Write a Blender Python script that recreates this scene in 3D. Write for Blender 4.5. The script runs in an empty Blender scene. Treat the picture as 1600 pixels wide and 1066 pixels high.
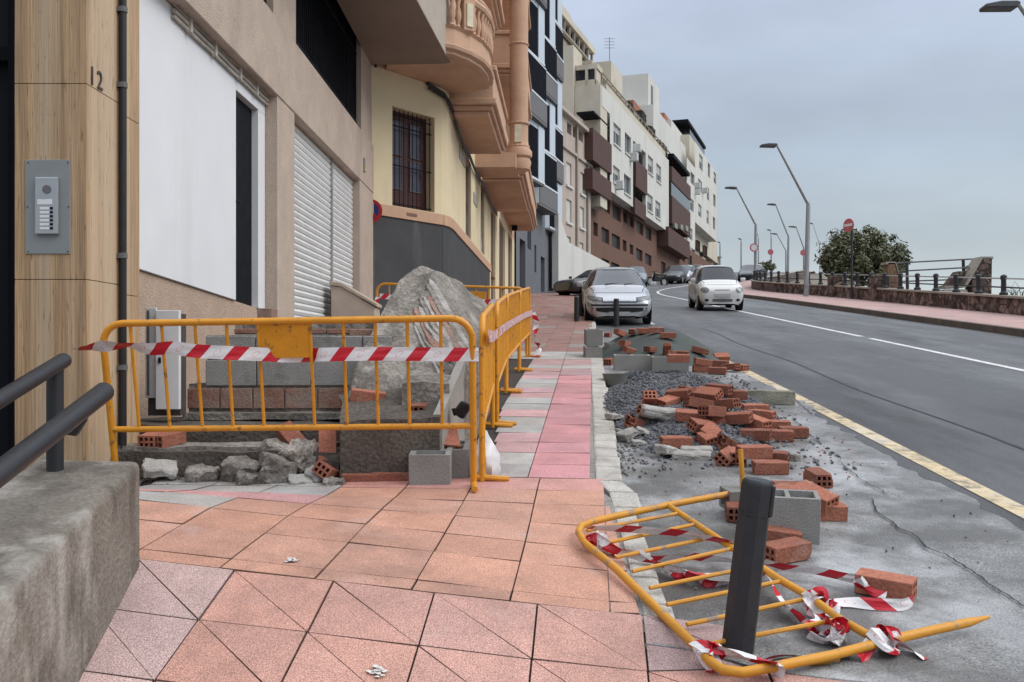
import bpy, bmesh, math, random
from mathutils import Vector, Matrix, noise
from mathutils.bvhtree import BVHTree
R = math.radians
rnd = random.Random(7)
SC = bpy.context.scene
C = SC.collection

# ---------------------------------------------------------------- camera, sky, sun, exposure
F, CX, HY = 1444.0, 800.0, 550.0          # focal length and horizon in photo pixels; the eye is the origin
cam = bpy.data.cameras.new('camera'); cam_o = bpy.data.objects.new('camera', cam); C.objects.link(cam_o)
cam.sensor_width = 36.0; cam.lens = 36.0 * F / 1600; cam.shift_y = (HY - 533.0) / 1600
cam.clip_start = 0.05; cam.clip_end = 60000
cam_o.location = (0, 0, 0); cam_o.rotation_euler = (R(90), 0, 0)
SC.camera = cam_o

SUN_EL, SUN_AZ = R(44), R(104)            # high sun behind cloud, to the right and a little behind
W = bpy.data.worlds.new("World"); SC.world = W; W.use_nodes = True
wn = W.node_tree.nodes; wl = W.node_tree.links
for n in list(wn): wn.remove(n)
wo = wn.new('ShaderNodeOutputWorld'); bg = wn.new('ShaderNodeBackground')
sky = wn.new('ShaderNodeTexSky'); sky.sky_type = 'NISHITA'; sky.sun_disc = False
sky.sun_elevation = SUN_EL; sky.sun_rotation = SUN_AZ; sky.air_density = 1.2; sky.dust_density = 3.0
tc = wn.new('ShaderNodeTexCoord'); sep = wn.new('ShaderNodeSeparateXYZ')
wl.new(tc.outputs['Generated'], sep.inputs[0])
ramp = wn.new('ShaderNodeValToRGB')       # overcast sky: brighter towards the zenith
ramp.color_ramp.elements[0].position = 0.0; ramp.color_ramp.elements[0].color = (0.0, 0.0, 0.0, 1)
e = ramp.color_ramp.elements
cols = [(0.0, (5.8, 6.5, 6.6)), (0.10, (4.6, 5.25, 5.65)), (0.2, (4.2, 4.95, 5.85)), (0.36, (5.0, 5.7, 7.1)), (0.62, (10.5, 11.3, 12.6)), (1.0, (17, 18, 19.5))]
while len(e) < len(cols): e.new(0.5)
for el, (p_, c_) in zip(e, cols):
    el.position = p_; el.color = (c_[0], c_[1], c_[2], 1)
wl.new(sep.outputs['Z'], ramp.inputs[0])
mp = wn.new('ShaderNodeMapping'); mp.inputs['Scale'].default_value = (1.0, 1.0, 3.2)
wl.new(tc.outputs['Generated'], mp.inputs[0])
cn = wn.new('ShaderNodeTexNoise'); cn.inputs['Scale'].default_value = 3.4; cn.inputs['Detail'].default_value = 7; cn.inputs['Roughness'].default_value = 0.48
wl.new(mp.outputs[0], cn.inputs['Vector'])
cr = wn.new('ShaderNodeMapRange'); cr.inputs[1].default_value = .3; cr.inputs[2].default_value = .72; cr.inputs[3].default_value = .87; cr.inputs[4].default_value = 1.13
wl.new(cn.outputs[0], cr.inputs[0])
mul = wn.new('ShaderNodeVectorMath'); mul.operation = 'SCALE'
wl.new(ramp.outputs[0], mul.inputs[0]); wl.new(cr.outputs[0], mul.inputs['Scale'])
mx = wn.new('ShaderNodeMixRGB'); mx.inputs[0].default_value = 0.9
wl.new(sky.outputs[0], mx.inputs[1]); wl.new(mul.outputs[0], mx.inputs[2])
wl.new(mx.outputs[0], bg.inputs[0]); bg.inputs[1].default_value = 0.1
wl.new(bg.outputs[0], wo.inputs[0])

sl = bpy.data.lights.new('sun', 'SUN'); sl.energy = 1.5; sl.angle = R(40); sl.color = (1.0, .96, .9)
so = bpy.data.objects.new('sun', sl); C.objects.link(so)
so.rotation_euler = (R(90) - SUN_EL, 0, R(180) - SUN_AZ + R(0))
SC.view_settings.view_transform = 'Standard'; SC.view_settings.look = 'None'
SC.view_settings.exposure = 0.2; SC.view_settings.gamma = 1.0
SC.render.engine = 'CYCLES'
try:
    SC.cycles.use_denoising = True; SC.cycles.max_bounces = 6
except Exception: pass

# ---------------------------------------------------------------- helpers
def ray(px, py): return Vector(((px - CX) / F, 1.0, (HY - py) / F))
def at(px, py, Y): return ray(px, py) * Y
def lerp(a, b, t): return a + (b - a) * t
def sstep(a, b, x):
    t = max(0., min(1., (x - a) / (b - a))); return t * t * (3 - 2 * t)
def pl(x, pts):
    if x <= pts[0][0]: return pts[0][1]
    for (a, b), (c, d) in zip(pts, pts[1:]):
        if x <= c: return b + (d - b) * (x - a) / (c - a)
    return pts[-1][1]

MATS = {}
def mat(name, col, rough=.85, var=.18, scale=6., bump=.15, bscale=90., spec=.3, metal=0., stain=None, stain2=None,
        stretch=(1, 1, 1), orand=0., vcol=False, fine=.0, coat=0., voro=None):
    if name in MATS: return MATS[name]
    m = bpy.data.materials.new(name); m.use_nodes = True; MATS[name] = m
    nt = m.node_tree; N = nt.nodes; L = nt.links
    b = N['Principled BSDF']
    b.inputs['Roughness'].default_value = rough; b.inputs['Metallic'].default_value = metal
    b.inputs['Specular IOR Level'].default_value = spec
    if coat: b.inputs['Coat Weight'].default_value = coat; b.inputs['Coat Roughness'].default_value = .05
    t = N.new('ShaderNodeTexCoord'); mp = N.new('ShaderNodeMapping'); mp.inputs['Scale'].default_value = stretch
    L.new(t.outputs['Object'], mp.inputs[0])
    vec = mp.outputs[0]
    if orand:
        oi = N.new('ShaderNodeObjectInfo'); ad = N.new('ShaderNodeVectorMath'); ad.operation = 'MULTIPLY_ADD'
        L.new(oi.outputs['Random'], ad.inputs[0]); ad.inputs[1].default_value = (17, 31, 23); L.new(mp.outputs[0], ad.inputs[2])
        vec = ad.outputs[0]
    n1 = N.new('ShaderNodeTexNoise'); n1.inputs['Scale'].default_value = scale; n1.inputs['Detail'].default_value = 8; n1.inputs['Roughness'].default_value = .62
    L.new(vec, n1.inputs['Vector'])
    r1 = N.new('ShaderNodeMapRange'); r1.inputs[1].default_value = .28; r1.inputs[2].default_value = .72
    r1.inputs[3].default_value = 1 - var; r1.inputs[4].default_value = 1 + var
    L.new(n1.outputs[0], r1.inputs[0])
    base = N.new('ShaderNodeVectorMath'); base.operation = 'SCALE'
    if vcol:
        a = N.new('ShaderNodeVertexColor'); a.layer_name = 'Col'; L.new(a.outputs[0], base.inputs[0])
    else:
        base.inputs[0].default_value = col
    L.new(r1.outputs[0], base.inputs['Scale'])
    out = base.outputs[0]
    if fine:
        nf = N.new('ShaderNodeTexNoise'); nf.inputs['Scale'].default_value = bscale; nf.inputs['Detail'].default_value = 3
        L.new(vec, nf.inputs['Vector'])
        rf = N.new('ShaderNodeMapRange'); rf.inputs[1].default_value = .35; rf.inputs[2].default_value = .65; rf.inputs[3].default_value = 1 - fine; rf.inputs[4].default_value = 1 + fine
        L.new(nf.outputs[0], rf.inputs[0])
        sf = N.new('ShaderNodeVectorMath'); sf.operation = 'SCALE'; L.new(out, sf.inputs[0]); L.new(rf.outputs[0], sf.inputs['Scale']); out = sf.outputs[0]
    if voro:      # rubble masonry: (cells per metre, mortar colour, tone spread)
        vv = N.new('ShaderNodeTexVoronoi'); vv.inputs['Scale'].default_value = voro[0]; L.new(vec, vv.inputs['Vector'])
        vs = N.new('ShaderNodeSeparateXYZ'); L.new(vv.outputs['Color'], vs.inputs[0])
        vr = N.new('ShaderNodeMapRange'); vr.inputs[3].default_value = 1 - voro[2]; vr.inputs[4].default_value = 1 + voro[2]; L.new(vs.outputs[0], vr.inputs[0])
        s3 = N.new('ShaderNodeVectorMath'); s3.operation = 'SCALE'; L.new(out, s3.inputs[0]); L.new(vr.outputs[0], s3.inputs['Scale'])
        ve = N.new('ShaderNodeTexVoronoi'); ve.feature = 'DISTANCE_TO_EDGE'; ve.inputs['Scale'].default_value = voro[0]; L.new(vec, ve.inputs['Vector'])
        er = N.new('ShaderNodeMapRange'); er.inputs[1].default_value = .02; er.inputs[2].default_value = .09; er.inputs[3].default_value = 1; er.inputs[4].default_value = 0; L.new(ve.outputs['Distance'], er.inputs[0])
        m3 = N.new('ShaderNodeMixRGB'); L.new(er.outputs[0], m3.inputs[0]); L.new(s3.outputs[0], m3.inputs[1]); m3.inputs[2].default_value = (*voro[1], 1); out = m3.outputs[0]
    if orand:
        ro = N.new('ShaderNodeMapRange'); ro.inputs[3].default_value = 1 - orand; ro.inputs[4].default_value = 1 + orand
        L.new(oi.outputs['Random'], ro.inputs[0])
        s2 = N.new('ShaderNodeVectorMath'); s2.operation = 'SCALE'; L.new(out, s2.inputs[0]); L.new(ro.outputs[0], s2.inputs['Scale']); out = s2.outputs[0]
    for k, st in enumerate((stain, stain2)):
        if not st: continue
        sc, ss, lo, hi, amt = st[:5]
        sv = st[5] if len(st) > 5 else (1, 1, 1)
        m2 = N.new('ShaderNodeMapping'); m2.inputs['Scale'].default_value = sv; m2.inputs['Location'].default_value = (3.1 * k, 7.7 * k, 1.3)
        L.new(vec, m2.inputs[0])
        n2 = N.new('ShaderNodeTexNoise'); n2.inputs['Scale'].default_value = ss; n2.inputs['Detail'].default_value = 9; n2.inputs['Roughness'].default_value = .65
        L.new(m2.outputs[0], n2.inputs['Vector'])
        r2 = N.new('ShaderNodeMapRange'); r2.inputs[1].default_value = lo; r2.inputs[2].default_value = hi; r2.inputs[3].default_value = 0; r2.inputs[4].default_value = amt
        L.new(n2.outputs[0], r2.inputs[0])
        mm = N.new('ShaderNodeMixRGB'); L.new(r2.outputs[0], mm.inputs[0]); L.new(out, mm.inputs[1]); mm.inputs[2].default_value = (*sc, 1)
        out = mm.outputs[0]
    L.new(out, b.inputs['Base Color'])
    rr = N.new('ShaderNodeMapRange'); rr.inputs[1].default_value = .3; rr.inputs[2].default_value = .7; rr.inputs[3].default_value = max(0, rough - .12); rr.inputs[4].default_value = min(1, rough + .12)
    L.new(n1.outputs[0], rr.inputs[0]); L.new(rr.outputs[0], b.inputs['Roughness'])
    if bump:
        nb = N.new('ShaderNodeTexNoise'); nb.inputs['Scale'].default_value = bscale; nb.inputs['Detail'].default_value = 5
        L.new(vec, nb.inputs['Vector'])
        bp = N.new('ShaderNodeBump'); bp.inputs['Strength'].default_value = bump; bp.inputs['Distance'].default_value = .02
        L.new(nb.outputs[0], bp.inputs['Height']); L.new(bp.outputs[0], b.inputs['Normal'])
    return m

class MB:
    def __init__(s): s.v = []; s.f = []; s.m = []; s.mats = []; s.uv = {}; s.col = {}
    def mi(s, m):
        if m not in s.mats: s.mats.append(m)
        return s.mats.index(m)
    def add(s, pts, faces, m=None):
        o = len(s.v); s.v += [Vector(p) for p in pts]
        k = s.mi(m) if m else 0
        for f in faces: s.f.append([i + o for i in f]); s.m.append(k)
        return s
    def hexa(s, p, m=None):   # p: bottom 4 (ccw), top 4
        return s.add(p, [(3, 2, 1, 0), (4, 5, 6, 7), (0, 1, 5, 4), (1, 2, 6, 5), (2, 3, 7, 6), (3, 0, 4, 7)], m)
    def box(s, c, d, rot=None, m=None):
        hx, hy, hz = d[0] / 2, d[1] / 2, d[2] / 2
        P_ = [Vector(p) for p in ((-hx, -hy, -hz), (hx, -hy, -hz), (hx, hy, -hz), (-hx, hy, -hz), (-hx, -hy, hz), (hx, -hy, hz), (hx, hy, hz), (-hx, hy, hz))]
        if rot: P_ = [rot @ p for p in P_]
        return s.hexa([p + Vector(c) for p in P_], m)
    def bx(s, x0, x1, y0, y1, z0, z1, m=None):
        return s.box(((x0 + x1) / 2, (y0 + y1) / 2, (z0 + z1) / 2), (abs(x1 - x0), abs(y1 - y0), abs(z1 - z0)), None, m)
    def tube(s, pts, r, n=10, cap=True, m=None, r2=None):
        pts = [Vector(p) for p in pts]; rings = []
        up = None; o = len(s.v)
        for i, p in enumerate(pts):
            a = pts[max(0, i - 1)]; b = pts[min(len(pts) - 1, i + 1)]
            t = (b - a).normalized()
            if up is None:
                up = Vector((0, 0, 1)) if abs(t.z) < .9 else Vector((1, 0, 0))
            x = t.cross(up).normalized(); up = x.cross(t).normalized()
            rr = r if r2 is None else lerp(r, r2, i / (len(pts) - 1))
            if isinstance(r, (list, tuple)): rr = r[i]
            rings.append([p + x * math.cos(2 * math.pi * k / n) * rr + up * math.sin(2 * math.pi * k / n) * rr for k in range(n)])
        vs = [q for g in rings for q in g]; fs = []
        for i in range(len(pts) - 1):
            for k in range(n):
                fs.append((i * n + k, i * n + (k + 1) % n, (i + 1) * n + (k + 1) % n, (i + 1) * n + k))
        if cap:
            fs.append(tuple(range(n - 1, -1, -1))); fs.append(tuple((len(pts) - 1) * n + k for k in range(n)))
        return s.add(vs, fs, m)
    def prism(s, poly, vec, m=None):
        n = len(poly); a = [Vector(p) for p in poly]; vec = Vector(vec)
        fs = [tuple(range(n - 1, -1, -1)), tuple(range(n, 2 * n))] + [(i, (i + 1) % n, n + (i + 1) % n, n + i) for i in range(n)]
        return s.add(a + [p + vec for p in a], fs, m)
    def disc(s, c, r, nrm, th, n=20, m=None):
        nrm = Vector(nrm).normalized(); c = Vector(c)
        return s.tube([c - nrm * th / 2, c + nrm * th / 2], r, n, True, m)
    def lathe(s, c, prof, n=12, m=None):
        c = Vector(c); vs = []; fs = []
        for r_, z_ in prof:
            for k in range(n): vs.append(c + Vector((r_ * math.cos(2 * math.pi * k / n), r_ * math.sin(2 * math.pi * k / n), z_)))
        for i in range(len(prof) - 1):
            for k in range(n): fs.append((i * n + k, i * n + (k + 1) % n, (i + 1) * n + (k + 1) % n, (i + 1) * n + k))
        fs.append(tuple(range(n - 1, -1, -1))); fs.append(tuple((len(prof) - 1) * n + k for k in range(n)))
        return s.add(vs, fs, m)
    def build(s, name, m=None, parent=None, bevel=0., smooth=False, world=True, seg=1, kind=None, jit=0., sub=0):
        me = bpy.data.meshes.new(name)
        off = Vector((0, 0, 0)); q = parent
        while q is not None and world: off += q.location; q = q.parent
        me.from_pydata([tuple(p - off) for p in s.v], [], s.f)
        for x in (s.mats or [m]): me.materials.append(x)
        if s.mats: me.polygons.foreach_set('material_index', s.m)
        if s.uv:
            u = me.uv_layers.new(name='UVMap')
            for p in me.polygons:
                for li in p.loop_indices:
                    vi = me.loops[li].vertex_index
                    if vi in s.uv: u.data[li].uv = s.uv[vi]
        if s.col:
            ca = me.color_attributes.new('Col', 'FLOAT_COLOR', 'CORNER')
            for p in me.polygons:
                c_ = s.col.get(p.index, (.5, .5, .5))
                for li in p.loop_indices: ca.data[li].color = (*c_, 1)
        bm = bmesh.new(); bm.from_mesh(me)
        if not s.uv and not s.col: bmesh.ops.recalc_face_normals(bm, faces=bm.faces)
        if sub:
            bmesh.ops.subdivide_edges(bm, edges=bm.edges, cuts=sub, use_grid_fill=True)
        if jit:
            for v in bm.verts:
                d = noise.noise_vector(v.co * 3.1 + off) * jit + noise.noise_vector(v.co * 11 + off) * jit * .4
                v.co += d
        if bevel:
            ed = [e_ for e_ in bm.edges if len(e_.link_faces) == 2 and e_.calc_face_angle(0) > .5]
            bmesh.ops.bevel(bm, geom=ed, offset=bevel, segments=seg, profile=.6, affect='EDGES', clamp_overlap=True)
        if smooth:
            for f in bm.faces: f.smooth = True
            for e_ in bm.edges:
                if len(e_.link_faces) == 2 and e_.calc_face_angle(0) > R(40): e_.smooth = False
        bm.to_mesh(me); bm.free()
        o = bpy.data.objects.new(name, me); C.objects.link(o)
        if parent: o.parent = parent
        if kind: o['kind'] = kind
        return o

def thing(name, label, cat, loc=(0, 0, 0), group=None):
    o = bpy.data.objects.new(name, None); C.objects.link(o); o.location = loc; o.empty_display_size = .2
    return tag(o, label, cat, group)
def tag(o, label, cat, group=None):
    o['label'] = label; o['category'] = cat
    if group: o['group'] = group
    return o

class Pln:   # a vertical facade plane seen from the street
    def __init__(s, x0, y0, x1, y1):
        s.p = Vector((x0, y0, 0)); d = Vector((x1 - x0, y1 - y0, 0)); s.L = d.length; s.d = d / s.L; s.n = Vector((s.d.y, -s.d.x, 0))
    def u(s, px, off=0.):
        a = (px - CX) / F; q = s.p + s.n * off
        return (a * q.y - q.x) / (s.d.x - a * s.d.y)
    def z(s, px, py, off=0.):
        return (HY - py) / F * (s.p + s.n * off + s.d * s.u(px, off)).y
    def pt(s, u, z, off=0.): return s.p + s.d * u + s.n * off + Vector((0, 0, z))
    def slab(s, mb, u0, u1, z0, z1, o0, o1, m=None, z0b=None, z1b=None):
        z0b = z0 if z0b is None else z0b; z1b = z1 if z1b is None else z1b
        return mb.hexa([s.pt(u0, z0, o0), s.pt(u1, z0b, o0), s.pt(u1, z0b, o1), s.pt(u0, z0, o1), s.pt(u0, z1, o0), s.pt(u1, z1b, o0), s.pt(u1, z1b, o1), s.pt(u0, z1, o1)], m)
    def wall(s, mb, u0, u1, z0, z1, holes, off=0., rev=.15, m=None):
        us = sorted({u0, u1, *[h[0] for h in holes], *[h[1] for h in holes]}); zs = sorted({z0, z1, *[h[2] for h in holes], *[h[3] for h in holes]})
        us = [q for q in us if u0 - 1e-6 <= q <= u1 + 1e-6]; zs = [q for q in zs if z0 - 1e-6 <= q <= z1 + 1e-6]
        for a, b in zip(us, us[1:]):
            for c, d in zip(zs, zs[1:]):
                mu, mz = (a + b) / 2, (c + d) / 2
                if any(h[0] < mu < h[1] and h[2] < mz < h[3] for h in holes): continue
                mb.add([s.pt(a, c, off), s.pt(b, c, off), s.pt(b, d, off), s.pt(a, d, off)], [(0, 1, 2, 3)], m)
        for h in holes:
            a, b, c, d = h[:4]
            q = [s.pt(a, c, off), s.pt(b, c, off), s.pt(b, d, off), s.pt(a, d, off)]; w = [p - s.n * rev for p in q]
            mb.add(q + w, [(0, 4, 5, 1), (1, 5, 6, 2), (2, 6, 7, 3), (3, 7, 4, 0)], m)
        return mb

# ---------------------------------------------------------------- ground heights (metres, eye = 0)
TH = R(5); CT, ST = math.cos(TH), math.sin(TH)
def uv2xy(u, v): return u * CT + v * ST, -u * ST + v * CT
def xy2uv(x, y): return x * CT - y * ST, x * ST + y * CT
VB = 3.76
def P(y):
    if y <= 56: return -1.3575 + .092 * y
    if y <= 140: return -1.3575 + .092 * 56 + .1 * (y - 56)
    return -1.3575 + .092 * 56 + 8.4 + .02 * (y - 140)
def Zs(x, y):
    u, v = xy2uv(x, y)
    if v < 2.1: z = -.99 - .304 * (VB - 2.1)
    elif v < VB: z = -.99 - .304 * (VB - v)
    elif v < 5.6: z = -.99 + .0815 * (v - VB)
    else: z = lerp(-.84 + .092 * (v - 5.6), P(y), sstep(5.6, 8, v))
    c = -.09 * (1 - sstep(4.6, 5.7, v))
    z += c * (max(-2.2, min(.45, x)) + .3)
    return lerp(z, min(z, P(y) - .08) if v > VB else P(y) - .086, sstep(.5, .95, x)) if v < 4.2 else z
def xk(y): return .426 + .0266 * (y - 3.72) if y < 5.75 else .02 + .08 * y     # sidewalk edge at the kerb
def xc(y):                                                                        # road centre line
    if y <= 44: return 6.55 + .018 * y
    if y <= 61: return 7.342 + .018 * (y - 44) + .0105 * (y - 44) ** 2
    return 7.342 + .306 + 3.0345 + .375 * (y - 61)
def xr(y): return xc(y) + lerp(3.75, 2.9, sstep(38, 58, y))                       # opposite kerb
def xw(y): return xr(y) + lerp(2.95, 2.5, sstep(38, 58, y))                       # face of the low sea wall
def xline(y): return 2.87 + .03 * y if y <= 38 else lerp(2.87 + .03 * y, xc(y) - 3.6, sstep(38, 50, y))
def Sl(x, y): return P(y) - .08
def gravel(x, y):
    d = Vector(((x - 1.70 - .1 * (y - 9.3)) / .90, (y - 9.35) / 2.45)); q = d.length
    h = .30 * max(0, 1 - q ** 1.6)
    return h * (1 + .35 * noise.noise(Vector((x * 2.2, y * 2.2, 0)))) if h > 0 else 0
def sand(x, y):
    d = Vector(((x - 2.38) / 1.0, (y - 15.1) / 1.75)); h = .44 * max(0, 1 - d.length ** 1.7)
    return h * (1 + .3 * noise.noise(Vector((x * 1.7, y * 1.7, 4)))) if h > 0 else 0
def Hs(x, y): return Sl(x, y) + max(gravel(x, y), sand(x, y))
def hit(px, py, fn, lift=0., y0=1.5, y1=120.):
    r = ray(px, py); y = y0
    st = .02
    while y < y1:
        if r.z * y < fn(r.x * y, y) + lift: break
        y += st; st = max(.02, y * .004)
    return Vector((r.x * y, y, r.z * y))
# ---------------------------------------------------------------- materials
m_tile = mat('paving_tile', (0, 0, 0), .62, .15, 5, .25, 210, .4, vcol=True, fine=.46, stain=((.17, .105, .085), 1.6, .5, .74, .55), stain2=((.55, .43, .39), 2.3, .58, .78, .45))
m_grout = mat('grout', (.055, .045, .04), .95, .2)
m_asph = mat('asphalt', (.085, .086, .089), .5, .22, 1.4, .8, 200, .5, fine=.75, stain=((.19, .195, .205), .5, .46, .70, .75, (1.8, .35, 1)), stain2=((.022, .022, .024), .7, .52, .68, .7, (1.3, .22, 1)))
m_conc = mat('slab_concrete', (.20, .197, .192), .4, .34, 3.2, .6, 90, .55, fine=.42, stain=((.42, .425, .43), .95, .49, .64, .9, (1, .8, 1)), stain2=((.085, .08, .072), 1.25, .48, .60, .85))
m_kerb = mat('kerb_stone', (.44, .415, .375), .85, .22, 4, .5, 80, fine=.15, stain=((.16, .14, .12), 3, .5, .7, .6))
m_white = mat('road_paint', (.62, .62, .60), .7, .15, 6, .2, 120, fine=.15, stain=((.16, .16, .165), 14, .55, .62, .8))
m_yell = mat('road_paint_yellow', (.56, .45, .28), .7, .15, 6, .2, 120, fine=.2, stain=((.15, .14, .13), 9, .47, .62, .85), stain2=((.56, .52, .44), 2, .5, .6, .6))
m_dirt = mat('dirt', (.12, .10, .085), .95, .4, 5, .8, 40, fine=.3)
m_grnd = mat('earth', (.16, .14, .11), .95, .3, .4, .5, 4)
m_sea = mat('sea_water', (.10, .15, .17), .25, .2, .02, .3, .4, .5)
m_crack = mat('crack_dark', (.03, .03, .03), .95, .2)

# ---------------------------------------------------------------- ground, sea
def grid(name, xs, ys, fz, m, kind='structure', parent=None):
    b = MB()
    for y in ys:
        for x in xs: b.v.append(Vector((x(y) if callable(x) else x, y, 0)))
    for v in b.v: v.z = fz(v.x, v.y)
    n = len(xs)
    for j in range(len(ys) - 1):
        for i in range(n - 1): b.f.append([j * n + i, j * n + i + 1, (j + 1) * n + i + 1, (j + 1) * n + i]); b.m.append(0)
    o = b.build(name, m, parent, smooth=True)
    if kind: o['kind'] = kind
    return o
def gz(x, y):
    edge = xw(max(y, 0)) + .55
    base = P(max(y, -40)) - .3
    if y < 7 and x < 3.0: base = min(base, Zs(x, max(y, 0)) - .14)
    if x > edge:
        t = x - edge; base -= .35 * min(t, 6) + .55 * max(0, min(t - 6, 90))
    return max(base, -42 if x > 40 else -60)
YS = [-60, -20, -5, 0, 1, 1.6, 2.2, 3, 3.5, 4, 4.5, 5, 5.5, 6, 7, 8, 10, 12, 15, 18, 22, 26, 30, 34, 38, 42, 46, 50, 54, 58, 62, 66, 70, 76, 82, 90, 100, 110, 120, 130, 140, 170, 220, 300, 420, 700]
XS = [-500, -120, -40, -15, -8, -5, -3.5, -2.5, -1.5, -.6, .3, 1, 2, 3, 4, 7, 10]
XS = XS + [lambda y, k=k: xw(max(y, 0)) + k for k in (.5, 2, 5, 9, 23, 53, 103, 400)]
grid('ground', XS, YS, gz, m_grnd)
b = MB(); b.add([(-20000, -3000, -38), (40000, -3000, -38), (40000, 50000, -38), (-20000, 50000, -38)], [(0, 1, 2, 3)]); b.build('sea', m_sea, kind='structure')

# ---------------------------------------------------------------- road
YR = [1.2, 2.4, 3.2] + [4 + k * 1.0 for k in range(48)] + [52 + k * 3 for k in range(40)]
def rz(x, y): return P(y) - .1
grid('road', [lambda y: xline(y) - 1.25 if y < 5 else max(xk(y) + .2, xline(y) - 2.9) if y < 40 else xline(y) - 3.4, lambda y: xline(y) - 1.2, lambda y: xline(y), lambda y: lerp(xline(y), xc(y), .5), lambda y: xc(y), lambda y: (xc(y) + xr(y)) / 2, lambda y: xr(y) + .02], YR, rz, m_asph)
def stripe(name, pts, w, m, dz=.004):
    b = MB()
    for i, (x, y) in enumerate(pts):
        a = Vector(pts[max(0, i - 1)]); c = Vector(pts[min(len(pts) - 1, i + 1)]); t = (c - a).normalized(); n = Vector((t.y, -t.x)) * w / 2
        for q in (Vector((x, y)) - n, Vector((x, y)) + n): b.v.append(Vector((q.x, q.y, rz(q.x, q.y) + dz)))
    for i in range(len(pts) - 1): b.f.append([2 * i, 2 * i + 1, 2 * i + 3, 2 * i + 2]); b.m.append(0)
    return b.build(name, m, kind='structure')
ys = [1.5 + k * .5 for k in range(45)]
stripe('road_edge_line', [(xline(y), y) for y in ys if y < 20.5], .15, m_yell)
for k in range(8):
    y0 = 20.8 + k * 2.6
    stripe('road_edge_line', [(xline(y), y) for y in (y0, y0 + .7, y0 + 1.5)], .13, m_white)
stripe('road_centre_line', [(xc(y) + .4, y) for y in [19.3 + k * .8 for k in range(28)]] + [(lerp(xc(y) + .4, xc(y) - .3, sstep(42, 62, y)), y) for y in [42 + k for k in range(40)]], .14, m_white)
stripe('road_centre_line', [(xc(y) + .4, y) for y in [8 + k * .6 for k in range(19)]], .13, m_white)
# asphalt seam, darker tar line
stripe('asphalt_seam', [(xline(y) + .95 + .05 * math.sin(y), y) for y in [2 + k * .6 for k in range(34)]], .035, mat('tar', (.022, .022, .024), .5))

# concrete parking slab beside the kerb, ragged edge against the asphalt
def slab_r(y): return xline(y) - .22 + .14 * noise.noise(Vector((y * 1.3, 2, 0))) + .09 * noise.noise(Vector((y * 5, 7, 0))) + .03 * noise.noise(Vector((y * 17, 7, 0))) + .12 * sstep(8, 10, y)
b = MB(); NX = 14
ysl = [2.3 + k * .11 for k in range(164)]
def slab_y0(x): return pl(x, [(.4, 3.55), (.55, 3.52), (.74, 3.44), (.91, 3.29), (1.31, 3.18), (2, 3.0), (4, 2.7)])
for j, y in enumerate(ysl):
    for i in range(NX + 1):
        x = lerp(xk(y) + .12, slab_r(y), i / NX); yy = max(y, slab_y0(x)) if y < 4 else y
        b.v.append(Vector((x, yy, Sl(x, yy) + .006 * noise.noise(Vector((x * 2, yy * 2, 0))))))
for j in range(len(ysl) - 1):
    for i in range(NX):
        a = j * (NX + 1) + i
        b.f.append([a, a + 1, a + NX + 2, a + NX + 1]); b.m.append(0)
n0 = len(b.v)
for i in range(NX + 1): b.v.append(b.v[i] - Vector((0, 0, .15)))
for i in range(NX): b.f.append([n0 + i, n0 + i + 1, i + 1, i]); b.m.append(0)
b.build('pavement', m_conc, smooth=True, kind='structure')
def crack(pts, w):
    pp = []
    for (x0, y0), (x1, y1) in zip(pts, pts[1:]):
        for k in range(8): pp.append(hit(lerp(x0, x1, k / 8), lerp(y0, y1, k / 8), Sl))
    b = MB()
    for i, p in enumerate(pp):
        j = Vector((noise.noise(p * 9) * .02, noise.noise(p * 9 + Vector((5, 5, 5))) * .02, 0)); ww = w * (.6 + .8 * abs(noise.noise(p * 6)))
        t = (pp[min(i + 1, len(pp) - 1)] - pp[max(0, i - 1)]).normalized(); n = Vector((t.y, -t.x, 0)) * ww
        for q in (p + j - n, p + j + n): b.v.append(Vector((q.x, q.y, Sl(q.x, q.y) + .011)))
    for i in range(len(pp) - 1): b.f.append([2 * i, 2 * i + 1, 2 * i + 3, 2 * i + 2]); b.m.append(0)
    b.build('pavement_crack', m_crack, kind='structure')
crack([(1362, 782), (1368, 800), (1400, 824), (1436, 845), (1445, 858), (1476, 872), (1520, 895), (1545, 915), (1560, 925), (1605, 958)], .006)
crack([(1238, 655), (1290, 703)], .005); crack([(1310, 722), (1345, 752), (1395, 780)], .005)
crack([(1240, 622), (1252, 635), (1270, 650)], .006)

# ---------------------------------------------------------------- paved sidewalk: one sheet of tiles over grout
sw = MB(); g_i = sw.mi(m_grout); t_i = sw.mi(m_tile)
xs = [-7, -3.4, -2.4, -1.6, -1.0, -.5, 0, .45]
yg = [.6, 1.2, 1.7, 2.1, 2.4, 2.8, 3.2, 3.6, 3.76, 3.9, 4.2, 4.6, 5.0, 5.4, 5.7]
nb = len(sw.v)
for y in yg:
    for x in xs[:-1] + [min(.45, xk(y) + .02), 2.2 if y < 2.7 else lerp(.62, 2.2, max(0, (3.3 - y) / .6)) if y < 3.3 else min(.62, xk(y) + .12)]: sw.v.append(Vector((x, y, Zs(x, y) - .016)))
n = len(xs) + 1
for j in range(len(yg) - 1):
    for i in range(n - 1): sw.f.append([nb + j * n + i, nb + j * n + i + 1, nb + (j + 1) * n + i + 1, nb + (j + 1) * n + i]); sw.m.append(g_i)
yg2 = [5.7 + k * .5 for k in range(20)] + [16 + k * 2 for k in range(16)] + [50, 56]
nb = len(sw.v)
def xl_(y): return pl(y, [(5.7, -.62), (13.2, -.28), (13.25, -4), (18, -3), (60, 3.5)])
for y in yg2:
    for t_ in range(6):
        x = lerp(xl_(y), xk(y) + .19, t_ / 5); sw.v.append(Vector((x, y, Zs(x, y) - .016)))
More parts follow.
